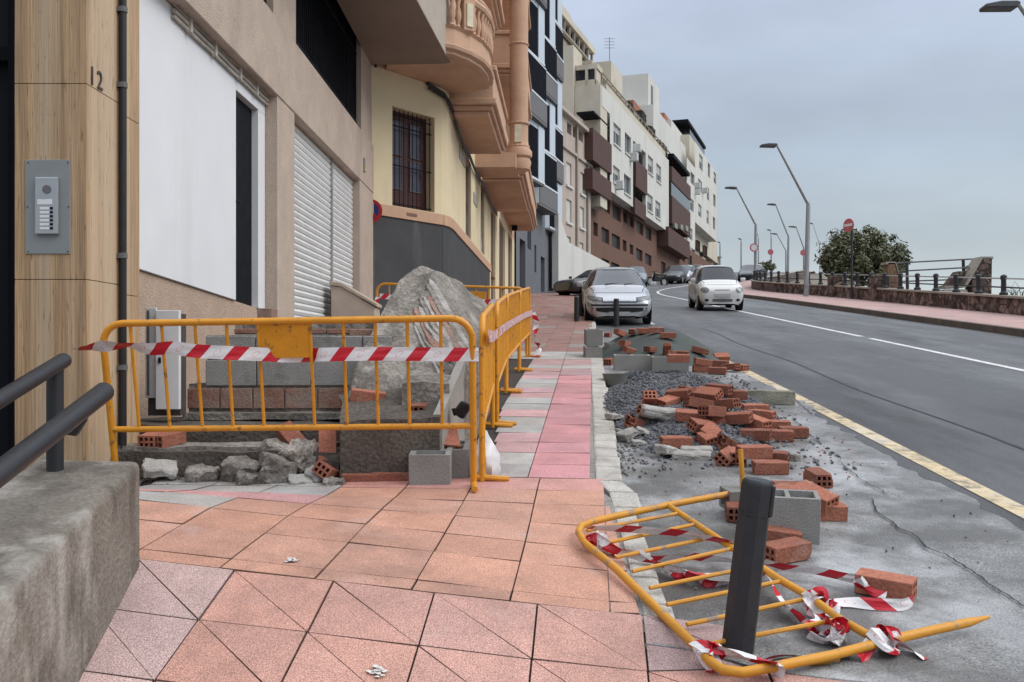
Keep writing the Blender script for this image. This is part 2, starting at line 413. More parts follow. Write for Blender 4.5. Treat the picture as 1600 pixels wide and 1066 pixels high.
for j in range(len(yg2) - 1):
    for i in range(5): sw.f.append([nb + j * 6 + i, nb + j * 6 + i + 1, nb + (j + 1) * 6 + i + 1, nb + (j + 1) * 6 + i]); sw.m.append(g_i)
def tile(poly, col, gap=.0033):
    """poly in (u, v); a thin tile laid on the grout"""
    c = sum((Vector(p) for p in poly), Vector((0, 0))) / len(poly)
    top, bot = [], []
    tilt = rnd.uniform(-.0028, .0028); dz = rnd.uniform(-.0015, .0015)
    for p in poly:
        d = Vector(p) - c; L_ = d.length; q = c + d * max(0, (L_ - gap * 1.4) / L_)
        x, y = uv2xy(q.x, q.y); z = Zs(x, y) + dz + tilt * (1 if d.x > 0 else -1)
        top.append((x, y, z)); bot.append((x, y, z - .014))
    n = len(poly); o = len(sw.v)
    sw.v += [Vector(p) for p in top + bot]
    fs = [list(range(o, o + n))] + [[o + n + i, o + n + (i + 1) % n, o + (i + 1) % n, o + i] for i in range(n)]
    for k, f in enumerate(fs):
        sw.col[len(sw.f)] = col if k == 0 else tuple(c_ * .45 for c_ in col)
        sw.f.append(f); sw.m.append(t_i)
def jc(col, a=.08):
    k = 1 + rnd.uniform(-a, a); h = rnd.uniform(-.03, .03)
    return (col[0] * k * (1 + h), col[1] * k, col[2] * k * (1 - h))
PINK = (.48, .262, .21); ORANGE = (.46, .245, .175); ROSE = (.50, .235, .245); GREYT = (.38, .365, .345); REDB = (.27, .145, .12); DRED = (.25, .05, .045)
du = .424; u0 = -.648; pv = .356
for r_ in range(6):
    v1 = VB - .002 - r_ * pv; v0 = v1 - pv
    for k in range(-5, 6):
        a = u0 + k * du; b_ = a + du
        x, y = uv2xy((a + b_) / 2, (v0 + v1) / 2)
        if x > 2.0 or x < -1.95 or (x > .6 and y > slab_y0(x) + .35): continue
        base = PINK if x > -1.28 else (.50, .345, .315)
        if r_ == 0 and k == 1 + 1: base = (.36, .24, .22)
        k1 = jc(base, .09); k2 = jc(k1, .03)
        tile([(a, v1), (b_, v0), (b_, v1)], k1, .0045); tile([(a, v0), (b_, v0), (a, v1)], k2, .0045)
        if k == 2 and r_ == 0: pass
rows = [VB + .003, 3.885, 4.30, 4.63, 4.98, 5.32, 5.62, 5.93]
ue = [-.338 + .408 * k for k in range(-6, 2)]
for j in range(len(rows) - 1):
    v0, v1 = rows[j], rows[j + 1]
    for i in range(len(ue)):
        a = ue[i]; b_ = a + .408 if i < len(ue) - 1 else a + .10
        cx_, cy_ = uv2xy((a + b_) / 2, (v0 + v1) / 2)
        if cx_ < -2.6: continue
        col = ORANGE
        px_, py_ = CX + F * cx_ / cy_, HY - F * Zs(cx_, cy_) / cy_
        if cx_ < -1.62: col = GREYT if v0 > 4.5 else ORANGE
        if cx_ < -1.62 and 4.9 < v0 < 5.3: col = DRED
        if cx_ < -1.2 and v0 > 5.25: col = GREYT
        elif cx_ < -1.2 and v0 > 4.9: col = (.52, .27, .26)
        elif v0 > 5.55: col = (.53, .265, .225)
        if i == len(ue) - 1: col = (.50, .28, .21)
        b0_, b1_ = b_, b_
        if i == len(ue) - 1:
            b0_, b1_ = [xy2uv(xk(v_ / CT) + .09, v_ / CT - .087 * .5)[0] for v_ in (v0, v1)]
            if b1_ < a + .012: continue
        tile([(a, v0), (b0_, v0), (b1_, v1), (a, v1)], jc(col, .09))
# upper walk: rose strip by the kerb, mixed grey and rose strip by the barriers
v = 5.94; k = 0
while v < 47:
    pv2 = .40 if v < 14 else .8
    cx_, cy_ = uv2xy(-.2, v)
    far = v > 13.3
    lo = -.8175 if not far else uv2xy(0, 0)[0] - 40
    ul = []
    a = -.4175
    while True:
        x, y = uv2xy(a + .4, v)
        if x > xk(y) + .02 or a > 3: break
        ul.append(a); a += .4
    if not ul: ul = [-.4175]
    if far:
        a = -.8175
        while True:
            x, y = uv2xy(a, v); lim = pl(y, [(13, -2.6), (18.5, -1.4), (20, -1.25), (45, .1), (60, 3.4)])
            if x < lim - .3: break
            ul.insert(0, a); a -= .4
    else: ul.insert(0, -.8175)
    for a in ul:
        if not far:
            first = a < -.5
            if first: col = GREYT if 'GGPPGGPGGPPGGPPGPGGP'[k % 20] == 'G' else jc((.50, .30, .30))
            else: col = ROSE
            if v > 11.2: col = (.40, .25, .24) if (k % 4) else GREYT
        else:
            col = REDB if rnd.random() < .9 else (.27, .23, .20)
            if v < 14.6: col = (.40, .37, .34)
        w = .4 if a + .4 < 2.9 else .4
        aa = a + (lerp(.10, -.06, sstep(6, 9, v)) if (not far and a < -.5) else 0)
        tile([(aa, v), (a + w, v), (a + w, v + pv2), (aa, v + pv2)], jc(col, .10))
    v += pv2 + .003; k += 1
sw.build('sidewalk', kind='structure')

# kerb of rough stones and its mortar strip
kb = MB(); y = 3.55; k = 0
while y < 46:
    L_ = .34 + rnd.uniform(-.08, .1); 
    if y > 13: L_ = .8
    xa, xb = xk(y) + (.045 if y > 5.6 else .11), xk(y + L_) + (.045 if y + L_ > 5.6 else .11)
    w = (.175 if y > 5 else .13) + rnd.uniform(-.015, .01); g = .012; z0, z1 = Zs(min(xa, .45) if y < 5.7 else xa, y) + .002, Zs(min(xb, .45) if y < 5.7 else xb, y + L_) + .002
    kb.hexa([(xa, y + g, z0 - .25), (xa + w, y + g, z0 - .25), (xb + w, y + L_ - g, z1 - .25), (xb, y + L_ - g, z1 - .25),
             (xa, y + g, z0), (xa + w, y + g, z0 - .006), (xb + w, y + L_ - g, z1 - .006), (xb, y + L_ - g, z1)])
    y += L_; k += 1
b = MB()
yk_ = [3.62 + k * .2 for k in range(10)] + [5.62 + k * .4 for k in range(60)]
for y in yk_:
    for x in ((xk(y) - .002, xk(y) + .06) if y > 5.6 else (xk(y) - .06, xk(y) + .125)): b.v.append(Vector((x, y, Zs(x, y) - .008 + .004 * noise.noise(Vector((x * 20, y * 9, 1))))))
for k in range(len(yk_) - 1): b.f.append([2 * k, 2 * k + 1, 2 * k + 3, 2 * k + 2]); b.m.append(0)
b.build('kerb_mortar', mat('kerb_mortar', (.25, .235, .215), .95, .3, 6, .6, 60, fine=.2), kind='structure')
kb.build('kerb', m_kerb, bevel=.018, seg=2, jit=.008, kind='structure')

# opposite sidewalk with its kerb
YF = [3 + k * 1.5 for k in range(40)] + [64 + k * 4 for k in range(22)]
grid('right_sidewalk', [lambda y: xr(y) + .15, lambda y: (xr(y) + xw(y)) / 2, lambda y: xw(y) + .1], YF, lambda x, y: P(y) + .05, mat('pink_paving', (.40, .27, .25), .8, .2, 1.2, .2, 60, fine=.12, stain=((.24, .17, .15), 1, .5, .7, .5)))
b = MB()
for ya, yb in zip(YF, YF[1:]):
    p = [(xr(ya), ya), (xr(ya) + .18, ya), (xr(yb) + .18, yb), (xr(yb), yb)]
    b.hexa([(x, y, P(y) - .2) for x, y in p] + [(x, y, P(y) + .052) for x, y in p])
b.build('right_kerb', mat('kerb_dark', (.13, .105, .09), .9, .3, 3, .3, 40), kind='structure')
# ---------------------------------------------------------------- building materials
m_trav = mat('travertine', (.36, .235, .13), .6, .32, .55, .3, 3.2, .3, stretch=(48, 48, .9), fine=.22, stain=((.52, .40, .275), .12, .46, .62, .75, (1, 1, .35)), stain2=((.17, .095, .05), 1.1, .60, .67, .7, (1, 1, 7)))
m_joint = mat('joint_dark', (.06, .045, .035), .95)
m_bgran = mat('beige_render', (.51, .41, .335), .9, .12, 3, .6, 110, .2, fine=.2, stain=((.30, .235, .19), .7, .5, .76, .6, (1, 1, .35)))
m_gran = mat('pink_granite_render', (.47, .35, .27), .9, .1, 4, .6, 90, .2, fine=.22)
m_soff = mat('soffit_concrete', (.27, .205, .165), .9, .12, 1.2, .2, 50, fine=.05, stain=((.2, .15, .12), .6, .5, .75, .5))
m_wpan = mat('white_panel', (.73, .735, .75), .55, .03, 2, .05, 60, .3, stain=((.52, .50, .47), .8, .56, .82, .4, (3, 3, .3)))
m_wmet = mat('white_metal', (.66, .67, .68), .5, .06, 5, .05, 40, .4)
m_black = mat('black_metal', (.008, .009, .012), .7, .2, 6, .05, 80, .1)
m_dglass = mat('dark_glass', (.018, .02, .025), .12, .3, 2, 0, 50, .6)
m_dgrey = mat('anthracite_plaster', (.07, .072, .075), .9, .16, 1.6, .4, 90, .2, fine=.1, stain=((.18, .175, .17), .9, .55, .75, .5, (2.5, 2.5, .3)), stain2=((.04, .04, .042), .7, .55, .75, .5))
m_cream = mat('cream_plaster', (.69, .58, .385), .9, .07, 1.5, .2, 60, .2, fine=.03, stain=((.43, .36, .27), .6, .54, .8, .5, (2, 2, .35)))
m_pinkb = mat('salmon_plaster', (.54, .345, .235), .85, .12, 2, .2, 50, .25, fine=.04, stain=((.32, .17, .11), .8, .55, .78, .5))
m_band = mat('salmon_band', (.52, .33, .22), .85, .1, 3)
m_slate = mat('slate_grey_wall', (.15, .155, .17), .85, .1, 2, .1, 20, fine=.04)
m_blueg = mat('pale_blue_panel', (.52, .58, .64), .5, .06, 1, .03, 20, .4)
m_greyp = mat('grey_panel', (.20, .20, .205), .6, .08, 1, .03, 20, .3)
m_old = mat('old_beige_wall', (.45, .38, .33), .9, .12, .8, .1, 10, stain=((.30, .25, .21), .5, .5, .75, .55, (1, 1, .3)))
m_wht = mat('white_render', (.60, .59, .55), .85, .06, .6, .05, 10, stain=((.36, .34, .30), .5, .52, .76, .55, (1.6, 1.6, .2)))
m_crm2 = mat('cream_render', (.56, .51, .42), .9, .08, .5, .05, 8, stain=((.40, .33, .26), .35, .52, .72, .7, (1, 1, .5)))
m_brickw = mat('brick_facade', (.165, .092, .068), .9, .14, 1.5, .15, 12, stain=((.13, .075, .055), .4, .5, .75, .5), fine=.12)
m_brown = mat('brown_panel', (.085, .044, .036), .7, .1, 1, .05, 15)
m_terra = mat('terracotta', (.33, .14, .09), .9, .15, 3, .3, 20)
m_gplate = mat('intercom_plate', (.22, .235, .235), .45, .06, 6, .05, 100, .5)
m_alu = mat('brushed_metal', (.42, .43, .44), .35, .06, 9, .05, 150, .5, metal=.7)
m_shut = mat('shutter_white', (.66, .66, .65), .5, .06, 4, .05, 40, .4, stain=((.45, .43, .40), 1, .6, .8, .4, (1, 1, .3)))
m_wood = mat('dark_red_wood', (.06, .016, .014), .45, .2, 6, .1, 40, .4)
m_pipe = mat('black_pipe', (.015, .015, .017), .45, .2, 8, .05, 60, .4)

# ---------------------------------------------------------------- beige ground-floor building on the left
PA = Pln(-2.9 + .018 * 5.6, 5.6, -2.9 + .018 * 17.2, 17.2)
A = thing('beige_building', 'beige rendered building with white shop panel and roller shutters under a deep overhang', 'building', (-2.8, 11, -.6))
uE = PA.u(583); zB = 2.95; zT = 3.84
o1 = (.87, PA.u(433), -1.3, zB); o2 = (PA.u(460), PA.u(562), -1.3, zB)
uS0 = .87
b = MB(); PA.wall(b, uS0, uE, -1.3, zB, [o1, o2], 0, .16)
b.add([PA.pt(uE, -1.3), PA.pt(uE, -1.3, -3), PA.pt(uE, zB, -3), PA.pt(uE, zB)], [(0, 1, 2, 3)])
b.build('wall', m_bgran, A)
b = MB(); PA.slab(b, uS0, uE, zB + .004, zT, -3, .012); b.build('beam', m_bgran, A, bevel=.012)
# recessed bay: granite dado with a sloping top, white panel over it
rec = -.162
uA0, uA1 = o1[0] - .3, o1[1] + .02
zl, zr_ = PA.z(222, 424, rec), PA.z(406, 483, rec)
ul_, ur_ = PA.u(222, rec), PA.u(406, rec)
sl_ = (zr_ - zl) / (ur_ - ul_)
zp = lambda u: zl + (u - ul_) * sl_
b = MB(); PA.slab(b, uA0, uA1, -1.3, zp(uA0), rec - .2, rec, z1b=zp(uA1)); b.build('dado', m_gran, A)
ud0, ud1 = PA.u(368, rec + .02), PA.u(403, rec + .02); zdt = PA.z(368, 143, rec); ztop = PA.z(410, 158, rec) + .06
b = MB()
PA.slab(b, uA0, ud0, zp(uA0) + .003, ztop, rec - .1, rec + .025, z0b=zp(ud0) + .003)
PA.slab(b, ud0, uA1 - .03, zdt, ztop, rec - .1, rec + .025)
PA.slab(b, ud1, uA1 - .03, zp(ud1), zdt, rec - .1, rec + .025, z0b=zp(uA1))
b.build('white_panel', m_wpan, A, bevel=.004)
b = MB(); PA.slab(b, ud0 + .003, ud1 - .003, zp(ud0) - .02, zdt - .003, rec - .16, rec - .05); dr = b.build('door', m_black, A)
b = MB(); hz = PA.z(378, 318, rec); PA.slab(b, ud0 + .1, ud0 + .16, hz - .04, hz + .04, rec - .05, rec - .02); PA.slab(b, ud0 + .1, ud0 + .22, hz - .012, hz + .012, rec - .02, rec + .0)
b.build('handle', m_black, dr, bevel=.004)
b = MB(); PA.slab(b, uA0, uA1 - .03, ztop, zB, rec - .3, rec - .01); b.build('lintel_recess', mat('lintel_grey', (.30, .27, .24), .9, .3, 5), A)
# roller shutters in their opening
um = PA.u(517, -.12)
for (a, c) in ((o2[0] + .01, um - .03), (um + .03, o2[1] - .01)):
    b = MB(); z = -.2; pitch = .085
    prof = []
    while z < zB - .02:
        prof += [(z, -.15), (z + .012, -.125), (z + pitch * .55, -.112), (z + pitch * .9, -.128), (z + pitch, -.15)]; z += pitch
    for zz, oo in prof: b.v += [PA.pt(a, zz, oo), PA.pt(c, zz, oo)]
    for i in range(len(prof) - 1): b.f.append([2 * i, 2 * i + 1, 2 * i + 3, 2 * i + 2]); b.m.append(0)
    b.build('roller_shutter', m_shut, A)
b = MB(); PA.slab(b, um - .03, um + .03, -.6, zB, -.16, -.09); PA.slab(b, o2[0], o2[1], -1.3, -.2, -.3, -.1); b.build('shutter_post', mat('shutter_post_grey', (.30, .30, .29), .6), A)
# upper storey with barred windows
w1 = (PA.u(466), PA.u(567), zT + .01, 6.4); w2 = (PA.u(360), PA.u(431), zT + .01, 6.4)
b = MB(); PA.wall(b, uS0, uE, zT, 7.2, [w1, w2], -.03, .22); b.build('upper_wall', m_bgran, A)
for w in (w1, w2):
    b = MB(); PA.slab(b, w[0], w[1], w[2], w[3], -.34, -.25); f = b.build('window', m_dglass, A)
    b = MB()
    n = int((w[1] - w[0]) / .115)
    for i in range(n + 1):
        u = lerp(w[0] + .03, w[1] - .03, i / n); b.tube([PA.pt(u, w[2], -.12), PA.pt(u, w[3], -.12)], .011, 6)
    for z in (4.0, 5.2): PA.slab(b, w[0], w[1], z, z + .03, -.135, -.105)
    b.build('window_grille', m_black, f)
# deep overhang of the first floor
oh = [(-2.75, 8.5), (-2.0, 8.5), (-1.148, 17.1), (-1.25, 17.16), (-2.62, 17.24)]
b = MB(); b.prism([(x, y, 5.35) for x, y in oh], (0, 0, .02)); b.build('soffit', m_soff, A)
b = MB(); b.prism([(x, y, 5.371) for x, y in oh], (0, 0, 1.5)); b.build('balcony_parapet', mat('parapet_beige', (.42, .36, .30), .9, .1, 2, .2, 60), A)
b = MB(); b.prism([(-6, 6.6, 7.2), (-2.75, 6.6, 7.2), (-2.6, 17.2, 7.2), (-6, 17.2, 7.2)], (0, 0, 7)); b.build('upper_storeys', m_bgran, A)
b = MB(); b.tube([PA.pt(PA.u(470), 5.6, .05), PA.pt(uE - .02, 5.62, .05), PA.pt(uE - .02, 5.3, .05)], .025, 6); b.build('soffit_cable', m_pipe, A)

# travertine pier with the entrance
T = thing('apartment_entrance', 'travertine clad entrance pier numbered 12 beside a black entrance door', 'building', (-2.9, 6.0, -.7))
sf = lambda y: -2.72 + .018 * y
y0, y1 = 5.685, 6.46
b = MB(); b.prism([(-3.055, y0 + .02, -1.3), (sf(y0) - .02, y0 + .02, -1.3), (sf(y1) - .02, y1 - .02, -1.3), (-3.055, y1 - .02, -1.3)], (0, 0, 7)); b.build('pier_core', m_joint, T)
zj = [-1.25, -.76, .445, 1.65, 2.85, 4.05]
b = MB()
ymid = 6.21
for za, zb in zip(zj, zj[1:]):
    b.hexa([(-3.06, y0, za + .002), (sf(y0), y0, za + .002), (sf(y0), y0 + .03, za + .002), (-3.06, y0 + .03, za + .002), (-3.06, y0, zb - .002), (sf(y0), y0, zb - .002), (sf(y0), y0 + .03, zb - .002), (-3.06, y0 + .03, zb - .002)])
b.build('front_cladding', m_trav, T, bevel=.002)
b = MB()
for za, zb in zip(zj, zj[1:]):
    for (ya, yb, dz) in ((y0 + .032, ymid - .003, 0), (ymid + .003, y1, -.06)):
        b.hexa([(sf(ya) - .03, ya, za + .002 + dz), (sf(ya), ya, za + .002 + dz), (sf(yb), yb, za + .002 + dz), (sf(yb) - .03, yb, za + .002 + dz),
                (sf(ya) - .03, ya, zb - .002 + dz), (sf(ya), ya, zb - .002 + dz), (sf(yb), yb, zb - .002 + dz), (sf(yb) - .03, yb, zb - .002 + dz)])
b.build('side_cladding', mat('travertine_lit', (.40, .265, .15), .6, .32, .55, .3, 3.2, .3, stretch=(48, 48, .9), fine=.22, stain=((.56, .44, .31), .12, .46, .62, .75, (1, 1, .35)), stain2=((.17, .095, .05), 1.1, .60, .67, .7, (1, 1, 7))), T, bevel=.002)  # same travertine, painted lighter because the street face catches more light
b = MB(); b.bx(-6, -3.065, 5.95, 6.1, -1.3, 4.5); ed = b.build('entrance_door', m_black, T)
b = MB(); b.bx(-3.2, -3.1, 5.86, 5.95, -1.3, 4.5); b.bx(-3.1, -3.066, 5.72, 5.95, -1.3, 4.5); b.bx(-6, -3.1, 5.88, 5.95, 1.85, 1.95); b.build('door_frame', mat('black_frame', (.008, .008, .010), .75, spec=.05), ed, bevel=.006)
# house number
cu = bpy.data.curves.new('num', 'FONT'); cu.body = '12'; cu.size = .165; cu.extrude = .004; cu.space_character = 1.25
to = bpy.data.objects.new('num', cu); C.objects.link(to); bpy.context.view_layer.update()
me = bpy.data.meshes.new_from_object(to.evaluated_get(bpy.context.evaluated_depsgraph_get())); bpy.data.objects.remove(to)
me.materials.clear(); me.materials.append(mat('number_dark', (.06, .05, .045), .5))
no = bpy.data.objects.new('house_number', me); C.objects.link(no); no.parent = T
a_ = -.4605; yn = 2.715 / (.018 - (137 - CX) / F); no.location = Vector((sf(yn) + .004, yn + .02, (HY - 128) / F * yn)) - T.location
no.rotation_euler = (R(90), 0, R(90) - math.atan(.018))

# intercom
yi = 5.684
ic = thing('intercom_panel', 'grey steel intercom panel with six bell buttons fixed to the travertine pier', 'intercom', (*at(75, 320, yi - .004).to_tuple(),))
def ib(b, px0, px1, py0, py1, d0, d1):
    p, q = at(px0, py1, yi), at(px1, py0, yi); b.bx(p.x, q.x, yi - d1, yi - d0, p.z, q.z)
b = MB(); ib(b, 40, 110, 250, 397, -.004, .006); b.build('back_plate', m_gplate, ic, bevel=.002)
b = MB()
for px, py in ((44, 254), (106, 254), (43, 323), (107, 323), (44, 393), (106, 393)): b.disc(at(px, py, yi - .008), .004, (0, 1, 0), .004, 8)
b.build('screw', m_joint, ic)
b = MB(); ib(b, 58, 94, 278, 367, .006, .028); un = b.build('call_unit', m_alu, ic, bevel=.006, seg=2)
b = MB(); b.disc(at(73, 296, yi - .029), .027, (0, 1, 0), .004, 20); b.build('speaker', mat('speaker_grey', (.13, .13, .14), .6, .3, 60), un)
b = MB(); ib(b, 62, 85, 313, 321, .027, .031); b.build('name_plate', m_wmet, un, bevel=.001)
for k in range(6):
    y_ = 325 + k * 6.2
    b = MB(); ib(b, 66, 81, y_, y_ + 4, .027, .031); b.build('bell_label', m_wmet, un, bevel=.001)
    b = MB(); ib(b, 82, 86, y_ - .3, y_ + 3.6, .027, .033); b.build('bell_button', m_black, un, bevel=.001)

# drainpipe on the pier
yd = 2.70 / (.018 - (189.5 - CX) / F)
dp = thing('drainpipe', 'thin black drainpipe running down the travertine pier', 'pipe', (sf(yd) + .03, yd, -.75))
b = MB(); b.tube([(sf(yd) + .03, yd, -.78), (sf(yd) + .03, yd, 6)], .024, 10); b.build('pipe', m_pipe, dp, smooth=True)
for pz in (.62, -.12, 1.75, 2.25):
    b = MB(); b.tube([(sf(yd) + .03, yd, pz), (sf(yd) + .03, yd, pz + .035)], .03, 10); b.bx(sf(yd) - .01, sf(yd) + .03, yd - .03, yd + .03, pz, pz + .03); b.build('pipe_clamp', mat('clamp_grey', (.12, .12, .12), .5), dp)

# cables over the shop panel
cb = MB()
for k, (dz, r_) in enumerate(((0, .022), (-.05, .016), (.05, .012))):
    pts = []
    for i in range(14):
        t = i / 13; u = lerp(PA.u(262, rec), PA.u(411, rec), t); pts.append(PA.pt(u, ztop - .05 + dz + .003 * math.sin(t * 19 + k), rec + .05))
    cb.tube(pts, r_, 8)
for t in (.12, .35, .62, .83):
    u = lerp(PA.u(262, rec), PA.u(411, rec), t); cb.box(PA.pt(u, ztop - .05, rec + .06), (.05, .05, .14))
tag(cb.build('cable_bundle', mat('cable_cover', (.45, .41, .36), .7, .3, 9), smooth=True), 'bundle of pale cables clipped along the top of the white shop panel', 'cable')

# meter cabinet standing in front of the granite dado
mcb = thing('meter_cabinet', 'white metal meter cabinet with one leaf ajar against the granite wall', 'cabinet', tuple(at(255, 645, 6.75)))
ym = 6.72
p0, p1 = at(243, 640, ym), at(280, 485, ym)
b = MB(); b.bx(p0.x, p1.x, ym, ym + .04, p0.z, p1.z); dr = b.build('door', m_wmet, mcb, bevel=.004)
b = MB(); q = at(250, 563, ym); b.bx(q.x - .008, q.x + .008, ym - .015, ym, q.z - .02, q.z + .02); b.build('lock', m_black, dr)
b = MB(); p2, p3 = at(227, 622, ym + .05), at(244, 481, ym + .05); b.bx(p2.x, p3.x, ym + .05, ym + .075, p2.z, p3.z); b.build('open_leaf', mat('cabinet_side', (.58, .59, .58), .5, .08), mcb, bevel=.003)
b = MB(); b.bx(p2.x + .015, p2.x + .03, ym + .042, ym + .05, p2.z + .02, p3.z - .02); b.build('leaf_edge', mat('cabinet_edge', (.10, .10, .10), .7), mcb)
b = MB(); b.bx(p2.x + .01, p1.x - .02, ym + .076, ym + .2, p0.z - .05, p1.z - .02); b.build('housing', mat('cabinet_dark', (.07, .06, .055), .9), mcb)

# alarm box and no parking sign
yA = PA.pt(PA.u(567), 0).y; q = at(567, 263, yA)
al = thing('alarm_box', 'small yellow and grey alarm plate fixed on the beige beam', 'alarm box', tuple(q))
b = MB(); b.box(q + Vector((.015, 0, .055)), (.05, .09, .24)); b.build('housing', mat('alarm_grey', (.25, .25, .25), .5), al, bevel=.005)
b = MB(); b.box(q + Vector((.028, 0, .0)), (.05, .075, .11)); b.build('front', mat('alarm_yellow', (.60, .42, .08), .5), al, bevel=.005)
sc_ = at(578.5, 330, 17.23)
sg = thing('no_parking_sign', 'round blue no parking sign with red rim behind the beige corner pillar', 'sign', tuple(sc_))
m_red = mat('sign_red', (.42, .02, .025), .45, .1, 4); m_blue = mat('sign_blue', (.02, .04, .16), .45, .1, 4)
b = MB(); b.disc(sc_, .225, (0, 1, 0), .012, 32); b.build('rim', m_red, sg)
b = MB(); b.disc(sc_ + Vector((0, -.006, 0)), .165, (0, 1, 0), .012, 32); b.build('disc', m_blue, sg)
b = MB(); b.box(sc_ + Vector((0, -.012, 0)), (.33, .008, .045), Matrix.Rotation(R(45), 3, 'Y')); b.build('bar', m_red, sg)
b = MB(); b.tube([sc_ + Vector((-.02, .02, 0)), sc_ + Vector((-.1, .12, 0))], .015, 6); b.build('bracket', m_alu, sg)

# cheek wall with a sloping cap beside the shutters
cw = thing('cheek_wall', 'short beige cheek wall with sloping cap at the foot of the roller shutters', 'wall', (-2.3, 13.5, -.3))
yw = 13.6; a, c = at(517, 446, yw), at(586, 480, yw)
b = MB(); b.prism([(a.x, yw, -1), (c.x, yw, -1), (c.x, yw, c.z), (lerp(a.x, c.x, .25), yw, a.z - .02), (a.x, yw, a.z)], (0, .5, 0)); b.build('wall', m_bgran, cw, bevel=.01)
b = MB(); b.prism([(a.x - .02, yw - .03, a.z), (lerp(a.x, c.x, .24), yw - .03, a.z - .02), (c.x + .03, yw - .03, c.z), (c.x + .03, yw - .03, c.z + .05), (lerp(a.x, c.x, .24), yw - .03, a.z + .04), (a.x - .02, yw - .03, a.z + .06)], (0, .56, 0)); b.build('cap', mat('cap_beige', (.45, .36, .28), .85), cw, bevel=.008)

# ---------------------------------------------------------------- cream building with the rounded corner
Bt = thing('cream_building', 'cream building with rounded corner, dark plinth and salmon balconies', 'building', (-1.5, 22, .8))
PB1 = Pln(-2.62, 17.26, -1.43, 18.75); PB2 = Pln(-1.24, 20.2, .11, 45)
curve = [(-1.43, 18.75), (-1.345, 18.98), (-1.295, 19.28), (-1.262, 19.7), (-1.24, 20.2)]
zP, zBd, zC = 2.57, 2.78, 5.35
win1 = (PB1.u(613), PB1.u(679), PB1.z(613, 331.0 - 10, 0), PB1.z(613, 165.5))
b1, b2, b3, b4 = MB(), MB(), MB(), MB()
PB1.wall(b1, 0, PB1.L, zP, zC, [win1], 0, .22)
slots = [(PB2.u(727.5), PB2.u(736), PB2.z(727.5, 365), PB2.z(727.5, 240)), (PB2.u(751), PB2.u(757), PB2.z(751, 392), PB2.z(751, 283)),
         (PB2.u(767), PB2.u(774), .4, PB2.z(767, 322)), (PB2.u(780), PB2.u(789), .4, PB2.z(780, 340)), (PB2.u(794), PB2.u(800), .4, PB2.z(794, 362))]
PB2.wall(b1, 0, PB2.L, zP, zC, [s_ for s_ in slots[:2]] + [(s_[0], s_[1], zP + .001, s_[3]) for s_ in slots[2:]], 0, .1)
PB1.slab(b2, -.3, PB1.L, -1, zP, -.5, .03); 
ue_ = PB2.u(764)
PB2.slab(b2, 0, ue_, -1, zP, -.5, .03)
PB1.slab(b3, -.3, PB1.L, zP, zBd, -.02, .06); PB2.slab(b3, 0, ue_ + .3, zP, zBd, -.02, .06)
PB2.slab(b1, ue_, PB2.L, -.5, zP, -.4, -.3)
for (a, c) in zip([ue_] + [s_[1] for s_ in slots[2:]], [s_[0] for s_ in slots[2:]] + [PB2.L]): PB2.slab(b1, a, c, -.5, zP, -.3, .0)
for (p, q) in zip(curve, curve[1:]):
    pl_ = Pln(*p, *q)
    pl_.slab(b1, 0, pl_.L, zP, zC, -.4, 0); pl_.slab(b2, 0, pl_.L, -1, zP, -.5, .03); pl_.slab(b3, 0, pl_.L, zP, zBd, -.02, .06)
b1.build('wall', m_cream, Bt); b2.build('plinth', m_dgrey, Bt); b3.build('band', m_band, Bt)
b = MB(); PB1.wall(b, 0, PB1.L, zC, 16, [], 0); 
upw = [(PB2.u(778), PB2.u(797), zC + .6, 7.9), (PB2.u(778), PB2.u(797), 9.2, 11.4), (PB2.u(740), PB2.u(762), zC + .6, 8), (PB2.u(740), PB2.u(762), 9.2, 11.4)]
PB2.wall(b, 0, PB2.L, zC, 16, upw, 0, .2)
for (p, q) in zip(curve, curve[1:]):
    pl_ = Pln(*p, *q); pl_.slab(b, 0, pl_.L, zC, 16, -.4, 0)
b.build('upper_wall', m_pinkb, Bt)
for w in upw:
    b = MB(); PB2.slab(b, w[0], w[1], w[2], w[3], -.3, -.2); b.build('window', m_dglass, Bt)
for s_ in slots[:2]:
    b = MB(); PB2.slab(b, s_[0], s_[1], s_[2], s_[3], -.15, -.04); b.build('window', m_dglass, Bt)
for s_ in slots[2:]:
    b = MB(); PB2.slab(b, s_[0], s_[1], s_[2], s_[3], -.2, -.09); b.build('doorway', mat('doorway_brown', (.09, .065, .05), .7), Bt)
# barred wooden window on the splayed corner
w = win1
b = MB(); PB1.slab(b, w[0], w[1], w[2], w[3], -.30, -.23); f = b.build('window', m_wood, Bt); f['label'] = 'dark red wooden window with panes and iron bars'
b = MB(); hw = (w[1] - w[0])
for k in range(2):
    a = w[0] + hw * (.07 + .47 * k); c = a + hw * .38
    for (za, zb) in ((.20, .52), (.55, .9)):
        PB1.slab(b, a + hw * .05, c - hw * .05, lerp(w[2], w[3], za), lerp(w[2], w[3], zb), -.232, -.222)
b.build('pane', mat('pane_grey', (.05, .05, .075), .15, .35, 5, 0, 30, .6), f)
b = MB()
for k in range(2):
    a = w[0] + hw * (.07 + .47 * k); c = a + hw * .38
    for (za, zb) in ((.20, .52), (.55, .9)):
        u0_, u1_, z0_, z1_ = a + hw * .05, c - hw * .05, lerp(w[2], w[3], za), lerp(w[2], w[3], zb)
        for q in ((u0_, u0_ + .012, z0_, z1_), (u1_ - .012, u1_, z0_, z1_), (u0_, u1_, z0_, z0_ + .012), (u0_, u1_, z1_ - .012, z1_)): PB1.slab(b, *q, -.222, -.21)
b.build('sash', mat('sash_grey', (.16, .14, .15), .6), f)
b = MB()
